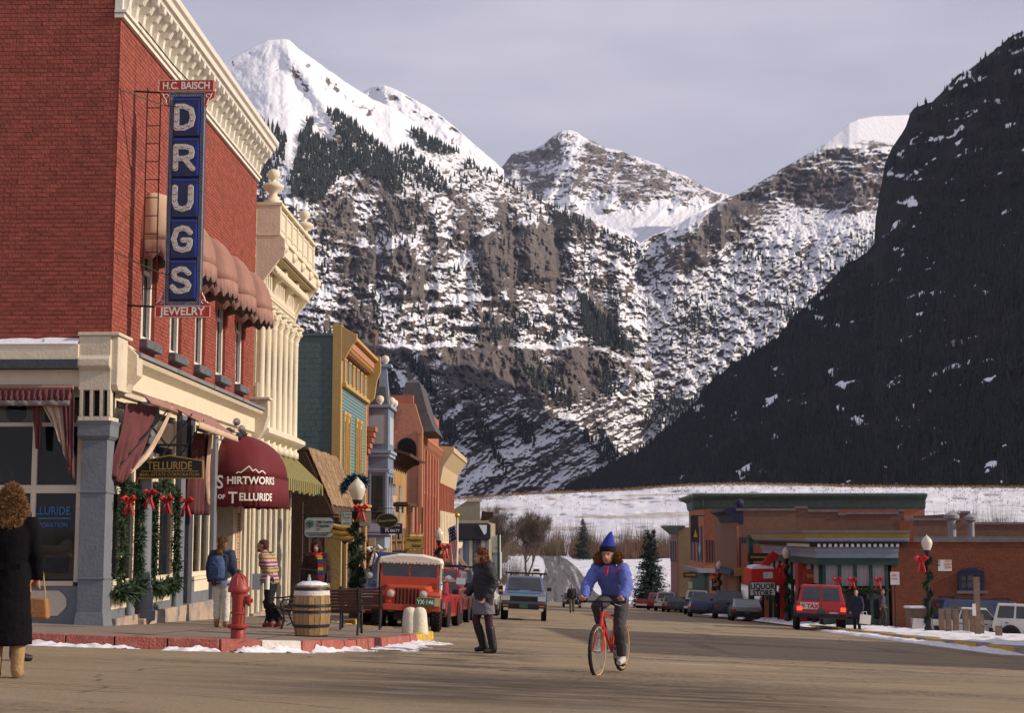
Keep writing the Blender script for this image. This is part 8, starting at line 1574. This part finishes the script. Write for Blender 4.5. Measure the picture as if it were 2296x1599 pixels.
def body(t,J_,s=1.,vs_=.016,curl=.5,hs=1.):
 b=MB();P=J_
 for S in 'LR':
  b.path([P['hip'+S]+Vector((0,0,.04)),P['hip'+S],P['knee'+S].lerp(P['hip'+S],.5),P['knee'+S],P['ank'+S].lerp(P['knee'+S],.62),P['ank'+S]],[.07,.082,.07,.05,.052,.036],10)
  toe=P['toe'+S]if P['toe'+S]is not None else P['ank'+S]+Vector((0,-.15,-.055));b.path([P['ank'+S]+Vector((0,.03,-.03)),P['ank'+S]+Vector((0,-.02,-.03)),toe],[.038,.04,.028],8)
  b.path([P['sh'+S].lerp(P['neck'],.3),P['sh'+S],P['el'+S].lerp(P['sh'+S],.5),P['el'+S],P['wr'+S].lerp(P['el'+S],.6),P['wr'+S]],[.05,.055,.044,.036,.034,.024],9);hand(b,P['wr'+S],P['el'+S],curl,-1 if S=='L' else 1,P['hand'+S])
 pv,ch_,nk,hd=P['pelvis'],P['chest'],P['neck'],P['head']
 sh=(P['shL']+P['shR'])/2;ax=(P['shR']-P['shL']).normalized();rings=[]
 for c,rx,ry in((pv-Vector((0,0,.08)),.13,.10),(pv,.155,.11),(pv.lerp(ch_,.5),.125,.095),(ch_,.155,.11),(sh.lerp(ch_,.25),.17,.105),(sh+Vector((0,0,.03)),.10,.07),(nk,.052,.052)):rings.append([tuple(c+ax*rx*cos(2*pi*k/14)+ax.cross(Vector((0,0,1))).normalized()*-ry*sin(2*pi*k/14))for k in range(14)])
 b.loft(rings);b.path([nk-Vector((0,0,.04)),nk.lerp(hd,.6)],[.052,.048],10)
# head: skull, jaw, nose, ears, brow, turned towards where the person looks
 lk=P['look'].normalized();rt_=lk.cross(Vector((0,0,1))).normalized();up_=rt_.cross(lk);H=lambda x,y,z:hd+(rt_*x+lk*y+up_*z)*hs
 def eg(c,r3,n=14,m=9):
  rg=[]
  for j in range(m+1):a=-pi/2+pi*j/m;q=max(cos(a),.04);rg.append([tuple(H(c[0]+r3[0]*q*cos(2*pi*k/n),c[1]+r3[1]*q*sin(2*pi*k/n),c[2]+r3[2]*sin(a)))for k in range(n)])
  b.loft(rg)
 eg((0,-.01,.02),(.074,.094,.098));eg((0,.022,-.045),(.058,.066,.066));eg((0,.055,-.082),(.026,.026,.022));b.path([H(0,.078,.012),H(0,.098,-.018),H(0,.106,-.032),H(0,.082,-.042)],[.009,.012,.016,.010],8);b.path([H(-.045,.074,.03),H(0,.086,.026),H(.045,.074,.03)],[.010,.012,.010],6)
 for sx in(-1,1):b.path([H(sx*.072,-.005,.02),H(sx*.082,-.012,.0),H(sx*.074,.0,-.03)],[.010,.014,.009],6)
 o=vox(b,'body',M_skin,t,vs_,3)
 e=MB();[e.ball(tuple(H(sx*.030,.081,.004)),(.012,.012,.008),8,5)for sx in(-1,1)]
 for sx in(-1,1):MB().ball(tuple(H(sx*.030,.080,.005)),(.012,.011,.007),8,5).build('eye',M_eye,o)
 MB().path([H(-.024,.080,-.060),H(0,.088,-.062),H(.024,.080,-.060)],[.003,.0075,.003],6).build('mouth',M_lip,o);return o,H
def legs(J_,r=(.10,.085,.07,.055),hem=0.):
 b=MB();P=J_
 for S in 'LR':b.path([P['hip'+S]+Vector((0,0,.06)),P['hip'+S],P['knee'+S].lerp(P['hip'+S],.5),P['knee'+S],P['ank'+S].lerp(P['knee'+S],.55),P['ank'+S]+Vector((0,0,.03+hem))],[r[0]*.9,r[0],(r[0]+r[1])/2,r[1]*.9,r[2],r[3]],10)
 b.loft([ring(P['pelvis']+Vector((0,0,z)),a,c)for z,a,c in((-.11,.13,.11),(-.03,.165,.125),(.08,.15,.115))]);return b
def top_(J_,hem=.86,bulk=1.,sl=(.07,.064,.058,.05),flare=1.,collar=True,waist=None,cuff=0.):
 b=MB();P=J_;pv,ch_,nk=P['pelvis'],P['chest'],P['neck'];sh=(P['shL']+P['shR'])/2;ax=(P['shR']-P['shL']).normalized();fw_=ax.cross(Vector((0,0,1))).normalized();k_=bulk
 lo=pv.copy();lo.z=hem;rings=[]
 for c,rx,ry in((lo,.165*k_*flare,.125*k_*flare),(lo.lerp(pv,.5)if hem<pv.z else pv,.165*k_*(1+flare)/2,.125*k_*(1+flare)/2),(pv.lerp(ch_,.35)if hem<pv.z+.05 else lo.lerp(ch_,.4),.16*k_,.12*k_),(ch_,.185*k_,.135*k_),(sh.lerp(ch_,.3),.20*k_,.125*k_),(sh+Vector((0,0,.035)),.13,.09),(nk-Vector((0,0,.02)),.075,.07)):rings.append([tuple(c+ax*rx*cos(2*pi*q/18)-fw_*ry*sin(2*pi*q/18))for q in range(18)])
 b.loft(rings)
 for S in 'LR':
  w_=P['wr'+S].lerp(P['el'+S],cuff);b.path([P['sh'+S].lerp(nk,.35)-Vector((0,0,.02)),P['sh'+S],P['el'+S].lerp(P['sh'+S],.5),P['el'+S],w_.lerp(P['el'+S],.5),w_],[sl[0]*.95,sl[0]*1.05,sl[1],sl[2]*1.02,sl[2],sl[3]],10)
 if collar:b.path([nk-Vector((0,0,.04)),nk+Vector((0,0,.02))],[.085,.072],12)
 return b
def boots(t,J_,m,h=.12,r=.062,name='boot'):
 for S in 'LR':
  P=J_;a=P['ank'+S];toe=P['toe'+S]if P['toe'+S]is not None else a+Vector((0,-.17,-.045));d=(toe-a);d.z=0;b=MB();b.path([a.lerp(P['knee'+S],h/.41),a.lerp(P['knee'+S],h*.4/.41),a+Vector((0,0,-.02))],[r,r*.95,r*.9],10);b.path([a-d.normalized()*.045+Vector((0,0,-.035)),a+Vector((0,0,-.025)),toe],[.046,.052,.036],10)
  b.v=[(x,y,max(z,.0)if z<.3 and(J_['ank'+S].z<.15)else z)for x,y,z in b.v];vox(b,name,m,t,.014,3)
def hair(t,H,m,parts,curls=0,cr=.12,seed=0,ln=.06,vs_=.014,wob=.012):
 b=MB();
 for c,r3 in parts:
  rg=[]
  for j in range(9):a=-pi/2+pi*j/8;q=max(cos(a),.05);rg.append([tuple(H(c[0]+r3[0]*q*cos(2*pi*k/12),c[1]+r3[1]*q*sin(2*pi*k/12),c[2]+r3[2]*sin(a)))for k in range(12)])
  b.loft(rg)
 o=vox(b,'hair',m,t,vs_,2,wob,seed)
 if curls:
  rg=np.random.default_rng(seed);n=curls;V=np.zeros(len(o.data.vertices)*3);o.data.vertices.foreach_get('co',V);V=V.reshape(-1,3);p=V[rg.integers(0,len(V),n)];c=V.mean(0);d=p-c;d/=np.linalg.norm(d,axis=1)[:,None]+1e-6;d+=rg.normal(0,.7,(n,3));d/=np.linalg.norm(d,axis=1)[:,None];e=p+d*(ln*rg.uniform(.4,1,n))[:,None];u=np.cross(d,rg.normal(0,1,(n,3)));u/=np.linalg.norm(u,axis=1)[:,None]+1e-6;u*=.006
  npmesh('curls',np.stack([p-u,p+u,e],1).reshape(-1,3),np.arange(n*3).reshape(-1,3),m,smooth=False,parent=o,kind='stuff')
 return o
M_hb=mat('brown_hair',(.10,.045,.022),.6,.35,30,.3,stretch=(1,1,.2));M_hc=mat('curly_blond_hair',(.26,.135,.055),.6,.45,40,.3);M_hcy=mat('curly_auburn_hair',(.24,.095,.035),.6,.4,40,.3);M_hd=mat('dark_hair',(.035,.018,.012),.6,.3,30,.2)
M_bfl=mat('blue_fleece',(.14,.18,.52),.95,.14,14,.5);M_bfd=mat('navy_fleece_trim',(.02,.02,.07),.9);M_pnk=mat('pink_collar',(.50,.04,.09),.8);M_gpant=mat('charcoal_trousers',(.055,.05,.055),.85,.15,6,.3);M_hatb=mat('royal_blue_felt',(.035,.045,.36),.95,.12,20,.3);M_blk2=mat('black_knit',(.015,.013,.016),.95,.2,20,.3);M_shw=mat('white_sneaker',(.50,.47,.42),.7,.15,8,.1);M_nyl=mat('slate_nylon_jacket',(.022,.024,.032),.6,.2,5,.4);M_skirt=mat('grey_skirt',(.14,.135,.165),.85,.15,5,.3);M_tights=mat('plum_tights',(.045,.018,.028),.8);M_lthr=mat('black_leather_boot',(.022,.018,.020),.4,.2,8,.15)
def person(loc,rot,label,sc_=1.):t=thing('person',loc,label,'person',rot=rot);t.scale=(sc_,)*3;return t
# --- cyclist and her bicycle
B0=Vector((.78,20.25,G(.78,20.25)));BR=rad(-19)
bicycle(B0,BR,M_rfr,'bright red mountain bicycle ridden towards the camera')
t=person(B0,BR,'smiling woman in blue fleece and pointed blue hat riding the red bicycle')
J_=pose(hipL=(-.09,.17,.95),hipR=(.09,.17,.95),kneeL=(-.13,-.25,.86),kneeR=(.13,-.10,.58),ankL=(-.12,-.0,.53),ankR=(.125,.05,.20),toeL=(-.12,-.14,.47),toeR=(.13,-.13,.145),pelvis=(0,.17,.98),chest=(0,.02,1.20),shL=(-.18,-.06,1.33),shR=(.18,-.06,1.33),neck=(0,-.09,1.385),head=(0,-.14,1.515),elL=(-.27,-.18,1.12),elR=(.27,-.18,1.12),wrL=(-.255,-.36,.965),wrR=(.255,-.36,.965),handL=(-.25,-.46,.95),handR=(.25,-.46,.95),look=(.02,-1,.02))
o,H=body(t,J_,vs_=.011,curl=1.0,hs=1.12)
vox(legs(J_,(.098,.085,.072,.06)),'trousers',M_gpant,t,.016,3,.010,1);fj=vox(top_(J_,1.0,1.12,(.092,.088,.078,.060),.98),'fleece_jacket',M_bfl,t,.014,3,.012,2);boots(t,J_,M_shw,.07,.05,'sneaker')
b=MB();b.path([J_['neck']+Vector((0,-.02,.025)),J_['neck']+Vector((0,-.03,.05))],[.074,.066],14);b.build('collar',M_bfd,fj,smooth=True);MB().prism([(-.028,1.37),(.028,1.37),(.010,1.25),(-.010,1.25)],'y',-.232,-.20).build('pink_placket',M_pnk,fj);MB().cbox((.13,-.205,1.325),(.09,.02,.02),m=Matrix.Rotation(-.5,3,'Y')).build('pocket_trim',M_pnk,fj)
h_=MB();c=J_['head'];h_.lathe([(.102,.045),(.105,.07),(.10,.11),(.080,.15),(.052,.22),(.022,.28),(.005,.30)],(c.x,c.y+.005,c.z),18);h_.v=[(x+1.1*max(0,z-c.z-.1)**2,y,z)for x,y,z in h_.v];hh=h_.build('pointed_hat',M_hatb,t,smooth=True);MB().lathe([(.104,.038),(.110,.06),(.111,.095),(.104,.11)],(c.x,c.y+.005,c.z),18).build('hat_band',M_blk2,hh,smooth=True)
hair(t,H,M_hcy,[((-.105,-.02,-.045),(.055,.055,.07)),((.105,-.02,-.045),(.06,.055,.07)),((0,-.07,-.05),(.10,.05,.08)),((.13,-.03,-.08),(.035,.035,.04))],2600,seed=3,ln=.045)
# --- woman crossing the street
t=person(atG(1085,1466),rad(-62),'woman in slate nylon jacket, grey skirt and tall boots crossing the street')
J_=pose(kneeL=(-.09,-.10,.52),ankL=(-.09,.05,.10),kneeR=(.09,.04,.50),ankR=(.10,.12,.08),hipL=(-.09,.02,.9),hipR=(.09,.02,.9),shL=(-.18,.0,1.36),shR=(.18,.0,1.36),neck=(0,-.03,1.42),head=(0,-.07,1.54),elL=(-.25,-.01,1.10),elR=(.25,.06,1.10),wrL=(-.25,-.20,.93),wrR=(.24,-.10,.88),chest=(0,-.0,1.2),look=(-.2,-1,-.12))
o,H=body(t,J_,vs_=.014,curl=.9);vox(legs(J_,(.092,.074,.068,.058)),'tights',M_tights,t,.014,2);vox(top_(J_,.84,1.22,(.10,.092,.08,.055),.92),'jacket',M_nyl,t,.016,3,.016,5);boots(t,J_,M_lthr,.34,.076)
b=MB();b.loft([ring((0,.01,z),a,c)for z,a,c in((.62,.20,.17),(.72,.19,.16),(.90,.165,.135))]);vox(b,'skirt',M_skirt,t,.016,2,.012,7);hair(t,H,mat('chestnut_hair',(.15,.05,.02),.6,.4,30,.3),[((0,-.03,.045),(.088,.105,.085)),((0,-.075,-.05),(.09,.06,.12)),((.0,-.10,-.13),(.10,.06,.08)),((.07,-.03,-.07),(.035,.06,.09)),((-.07,-.03,-.07),(.035,.06,.09))],1500,seed=6,ln=.04)
# --- woman at the left edge, seen from behind, and the red-sleeved companion beyond her
t=person(atG(14,1522),rad(186),'woman with curly blond hair in long black coat, back turned, at the left edge',1.0)
J_=pose(elL=(-.23,-.02,1.12),wrL=(-.22,-.12,.90),elR=(.23,-.02,1.12),wrR=(.22,-.15,.92));o,H=body(t,J_,vs_=.016);cm_=mat('long_black_coat',(.007,.006,.008),.9,.2,5,.15,spec=.08)
b=top_(J_,.30,1.06,(.08,.072,.066,.055),1.3);ct=vox(b,'long_coat',cm_,t,.018,3,.008,8);boots(t,J_,mat('tan_leather_boot',(.36,.22,.10),.7,.2,6,.2,dirt=((.10,.06,.04),4,.62)),.24,.066);MB().cbox((0,.165,1.02),(.26,.02,.05)).build('back_belt',cm_,ct);MB().cbox((.09,.18,1.02),(.03,.012,.03)).build('button',M_black,ct)
hair(t,H,M_hc,[((0,-.03,.04),(.10,.11,.10)),((0,-.09,-.06),(.115,.08,.15)),((0,-.09,-.17),(.12,.07,.10)),((.08,-.02,-.08),(.05,.07,.12)),((-.08,-.02,-.08),(.05,.07,.12))],6000,seed=9,ln=.05,wob=.025)
for S,a in(('L',0),('R',0)):pass
for sx in(-1,1):MB().lathe([(.075,.30),(.082,.32),(.078,.345),(.06,.35)],(sx*.10,.03,0),12).build('fleece_cuff',M_beigecl,t,smooth=True)
p=atG(52,1500)+Vector((-.50,1.3,0));t=person(Vector((p.x+.0,p.y,G(p.x,p.y))),rad(120),'person in bright red sleeves with a tan bag, mostly hidden behind the black coat',.97);J_=pose(elR=(.30,-.0,1.14),wrR=(.24,-.12,.93),elL=(-.26,.0,1.14));o,H=body(t,J_,vs_=.018);M_rj=mat('bright_red_jacket',(.50,.012,.015),.8,.12,5,.2);vox(top_(J_,.85,1.1),'jacket',M_rj,t,.018,3,.01,11);vox(legs(J_),'trousers',cm_,t,.018,3);boots(t,J_,M_lthr);hair(t,H,M_hd,[((0,-.02,.03),(.09,.105,.09))])
bg_=thing('handbag',wloc(t)+Vector((.30,-.35,.60)),'tan leather shoulder bag hanging beside the black coat','bag');MB().prism([(-.14,-.12),(.14,-.12),(.12,.10),(-.12,.12)],'y',-.06,.06).build('body',mat('tan_leather',(.30,.14,.05),.6),bg_,bev=.02);MB().path([(-.1,0,.1),(-.04,0,.42),(.0,0,.5),(.06,0,.4),(.1,0,.1)],.008,5).build('strap',M_gold,bg_)
# --- woman with the backpack
t=person(atG(495,1408,.15),rad(170),'woman with long brown hair, blue backpack and white trousers at the shop door',.93);J_=pose(wrL=(-.2,-.18,.98),elL=(-.24,.02,1.14),elR=(.25,.02,1.14),ankL=(-.11,.02,.08),ankR=(.10,-.04,.08),kneeR=(.1,-.04,.48));o,H=body(t,J_,vs_=.016);M_wht=mat('off_white_jeans',(.62,.58,.50),.85,.1,5,.3);M_dpat=mat('dark_patterned_jacket',(.035,.045,.075),.85,.6,12,.3);M_dnm=mat('blue_denim_pack',(.05,.085,.19),.85,.3,7,.4)
vox(legs(J_,(.105,.085,.075,.062)),'jeans',M_wht,t,.015,3,.014,12);vox(top_(J_,.80,1.2,(.098,.09,.08,.062),1.05),'jacket',M_dpat,t,.016,3,.014,13);boots(t,J_,mat('suede_boot',(.27,.15,.07),.85,.2,8,.2),.12,.062);b=MB();b.loft([ring((.02,.215,z),a,c)for z,a,c in((.92,.12,.07),(.97,.16,.10),(1.15,.165,.115),(1.32,.14,.09),(1.38,.08,.05))]);bp=vox(b,'backpack',M_dnm,t,.016,3,.016,14);MB().cbox((.02,.32,1.10),(.20,.04,.16)).build('pocket',M_dnm,bp,bev=.02);[MB().path([(sx,.14,1.0),(sx,-.02,.98),(sx,-.14,1.25),(sx,.02,1.44),(sx,.14,1.36)],.018,6).build('strap',M_dpat,bp)for sx in(-.12,.14)]
M_stripe=mat('woven_band',(.20,.22,.30),.9,.5,20,.2);MB().loft([ring((0,0,z),.2,.155,20)for z in(.80,.90)]).build('knit_hem',M_stripe,t,smooth=True);hair(t,H,mat('long_brown_hair',(.15,.07,.028),.6,.4,30,.3,stretch=(1,1,.2)),[((0,-.02,.04),(.088,.105,.085)),((0,-.085,-.08),(.075,.05,.14)),((0,-.16,-.24),(.07,.04,.14))],1200,seed=15,ln=.05)
# --- man in the striped sweater
t=person(atG(606,1408,.15),rad(-100),'man in multicoloured striped sweater and black trousers walking with folded papers');J_=pose(hipL=(-.09,0,.88),hipR=(.09,0,.88),kneeL=(-.09,-.07,.47),ankL=(-.09,-.02,.08),kneeR=(.09,.0,.46),ankR=(.09,.22,.10),toeR=(.09,.10,.03),pelvis=(0,0,.92),chest=(0,-.07,1.18),shL=(-.19,-.09,1.33),shR=(.19,-.09,1.33),neck=(0,-.13,1.40),head=(0,-.19,1.53),elL=(-.25,-.02,1.08),wrL=(-.22,-.20,.92),elR=(.25,.05,1.06),wrR=(.25,-.08,.86),look=(.05,-1,.0));o,H=body(t,J_,vs_=.014,curl=.8)
def knitmat():
 m=mat('striped_knit',(.5,.2,.2),.9,.1,20,.5);n=m.node_tree.nodes;l=m.node_tree.links;tc_=n.new('ShaderNodeTexCoord');s_=n.new('ShaderNodeSeparateXYZ');l.new(tc_.outputs['Object'],s_.inputs[0]);w_=n.new('ShaderNodeTexNoise');w_.inputs['Scale'].default_value=38;l.new(tc_.outputs['Object'],w_.inputs['Vector'])
 a=n.new('ShaderNodeMath');a.operation='MULTIPLY_ADD';a.inputs[1].default_value=.045;l.new(w_.outputs['Fac'],a.inputs[0]);l.new(s_.outputs['Z'],a.inputs[2]);q=n.new('ShaderNodeMath');q.operation='MULTIPLY';q.inputs[1].default_value=3.9;l.new(a.outputs[0],q.inputs[0]);f_=n.new('ShaderNodeMath');f_.operation='FRACT';l.new(q.outputs[0],f_.inputs[0])
 cr=n.new('ShaderNodeValToRGB');cr.color_ramp.interpolation='CONSTANT';cols=[(.55,.40,.36),(.42,.03,.02),(.60,.42,.05),(.50,.38,.36),(.10,.16,.12),(.62,.46,.08),(.07,.08,.22),(.52,.16,.20),(.60,.55,.50),(.45,.04,.03),(.16,.13,.32),(.60,.40,.36)]
 while len(cr.color_ramp.elements)<len(cols):cr.color_ramp.elements.new(.5)
 for i,c in enumerate(cols):cr.color_ramp.elements[i].position=i/len(cols);cr.color_ramp.elements[i].color=(*c,1)
 l.new(f_.outputs[0],cr.inputs[0]);l.new(cr.outputs[0],n['Principled BSDF'].inputs['Base Color']);return m
vox(legs(J_,(.11,.095,.085,.075)),'trousers',mat('black_trousers',(.015,.013,.015),.85,.2,6,.3),t,.016,3,.012,16);vox(top_(J_,.82,1.18,(.098,.09,.082,.062),.95),'sweater',knitmat(),t,.015,3,.014,17);boots(t,J_,mat('oxblood_shoe',(.22,.05,.035),.5),.05,.05,'shoe');hair(t,H,M_hb,[((0,-.03,.045),(.085,.095,.075)),((0,-.06,-.01),(.08,.06,.07))],600,seed=18,ln=.02)
b=MB();[b.ball(tuple(H(0,.05,-.09)),(.05,.05,.04),8,5)];vox(b,'beard',M_hb,t,.014,2);pp=thing('newspaper',wloc(t)+Vector((-.18,-.25,.86)),'folded grey papers held by the man in the striped sweater','newspaper');MB().cbox((-.05,0,0),(.16,.05,.30)).build('papers',M_greyb,pp);MB().lathe([(.04,-.16),(.045,.16),(.01,.18)],(.16,-.02,.02),12).build('roll',M_lett,pp)
# --- woman in the striped scarf behind the barrel
t=person(Vector((-4.75,31.6,G(-4.75,31.6,.15))),rad(4),'dark haired woman in brown coat and long striped scarf behind the barrel',.99);J_=pose(look=(-.15,-1,0),wrL=(-.26,-.06,.90));o,H=body(t,J_,vs_=.015);cb_=mat('dark_brown_coat',(.035,.020,.014),.9,.2,5,.3);vox(top_(J_,.45,1.22,(.098,.09,.08,.06),1.25),'coat',cb_,t,.017,3,.012,19);vox(legs(J_),'trousers',cb_,t,.02,2);boots(t,J_,M_lthr);hair(t,H,mat('dark_brown_hair',(.05,.022,.014),.6,.4,30,.3),[((0,-.02,.045),(.098,.105,.09)),((-.08,-.01,-.04),(.035,.06,.09)),((.08,-.01,-.04),(.035,.06,.09)),((0,-.07,-.06),(.09,.05,.09))],900,seed=20,ln=.025)
sc1=[('scarf_yellow',(.60,.42,.02)),('scarf_blue',(.03,.05,.25)),('scarf_red',(.40,.02,.03)),('scarf_green',(.03,.12,.06))];sf=MB().path([(-.09,-.02,1.46),(0,-.12,1.44),(.10,-.03,1.46),(0,.08,1.47),(-.09,-.02,1.46)],.045,8).build('scarf',MATS.get('scarf_red')or mat(*[sc1[2][0],sc1[2][1],.9]),t,smooth=True)
z=1.44
for i,k in enumerate((0,1,2,0,1,2,3,2,0)):MB().cbox((.085+.006*i,-.185-.004*i,z-.04),(.10,.03,.078)).build('stripe',mat(sc1[k][0],sc1[k][1],.9,.1,20,.3),sf);z-=.08
# --- others, smaller in the picture
def simple(loc,rot,label,top,pants,hm,H_=1.,hem=.85,flare=1.,J2=None,hairp=None,sk=None,extra=None,vs2=.024):
 t=person(loc,rot,label,H_);J_=pose(**(J2 or{}));o,H=body(t,J_,vs_=.018,curl=.6);vox(top_(J_,hem,1.15,(.095,.088,.078,.06),flare),'coat',top,t,vs2,2,.01,3);vox(legs(J_),'trousers',pants,t,vs2,2);boots(t,J_,M_lthr);hair(t,H,hm,hairp or[((0,-.02,.04),(.085,.10,.08))],vs_=.02);return t
walk=dict(kneeL=(-.09,-.14,.50),ankL=(-.09,-.08,.09),kneeR=(.09,.05,.49),ankR=(.09,.22,.12),wrL=(-.25,.08,.9),wrR=(.25,-.12,.92))
M_olv=mat('olive_drab',(.12,.10,.065),.85);M_dkb=mat('dark_blue_coat',(.02,.024,.05),.85);M_blkp=MATS['black_trousers'];M_tanj=mat('camel_jacket',(.24,.16,.08),.85)
simple(Vector((-6.2,51.5,G(-6.2,51.5,.15))),rad(30),'person in black leather jacket half hidden by the garlanded lamp post',M_nyl,M_blkp,M_hb,.98);p=atG(1283,1371);p=Vector((1.25,94,G(1.25,94)));simple(p,0,'small figure in dark top and khaki trousers walking in the road far off',M_nyl,M_olv,M_hb,.98,J2=walk)
simple(atG(1117,1371,.0),rad(10),'blond person in camel jacket on the kerb beyond the parked cars',M_tanj,M_olv,mat('light_blond_hair',(.45,.28,.12),.7),.98);t=simple(atG(1922,1421),rad(-35),'balding man in dark coat carrying a white paper bag beside the taxi',M_dkb,M_blkp,M_hd,.97,.62,1.1,hairp=[((0,-.05,.0),(.08,.06,.07))])
q=thing('paper_bag',wloc(t)+Vector((.28,-.22,.55)),'white shopping bag held by the man beside the taxi','bag');MB().cbox((0,0,0),(.42,.12,.36),m=Matrix.Rotation(.12,3,'Y')).build('bag',M_lett,q);MB().path([(-.08,0,.17),(-.06,0,.3),(.06,0,.3),(.08,0,.17)],.01,4).build('handle',M_lett,q)
simple(Vector((15.0,71.5,G(15.0,71.5,.2))),rad(75),'walker in brown coat striding past the pale T-shaped post',mat('grey_brown_coat',(.07,.05,.055),.85),mat('brown_slacks',(.06,.04,.035),.85),M_hb,.97,J2=walk);simple(Vector((12.1,83.3,G(12.1,83.3,.15))),rad(20),'person in black standing under the red liquor store canopy',M_dkb,M_blkp,M_hd,.99)
# driver of the oncoming utility
t=W_;b=MB();b.loft([ring((0,0,z),a,c,12)for z,a,c in((-.25,.17,.12),(.05,.19,.12),(.17,.10,.08))]);b.path([(0,0,.1),(0,0,.3)],.055,8);vox(b,'jacket',M_navy,t,.02,2);MB().ball((0,-.02,.32),(.08,.09,.11),10,8).build('head',M_skin,t,smooth=True);MB().ball((0,.01,.36),(.088,.09,.09),10,8).build('hair',M_hd,t,smooth=True)
# ================== AIR between here and the far peaks
def haze():
 m=bpy.data.materials.new('haze');m.use_nodes=True;n=m.node_tree.nodes;l=m.node_tree.links;n.remove(n['Principled BSDF']);v=n.new('ShaderNodeVolumePrincipled');v.inputs['Color'].default_value=(.66,.76,1,1);v.inputs['Density'].default_value=1.7e-5;v.inputs['Anisotropy'].default_value=.2
 l.new(v.outputs[0],n['Material Output'].inputs['Volume']);MB().box(-14000,14000,-400,12000,-80,2600).build('haze',m,None,kind='stuff')
haze()
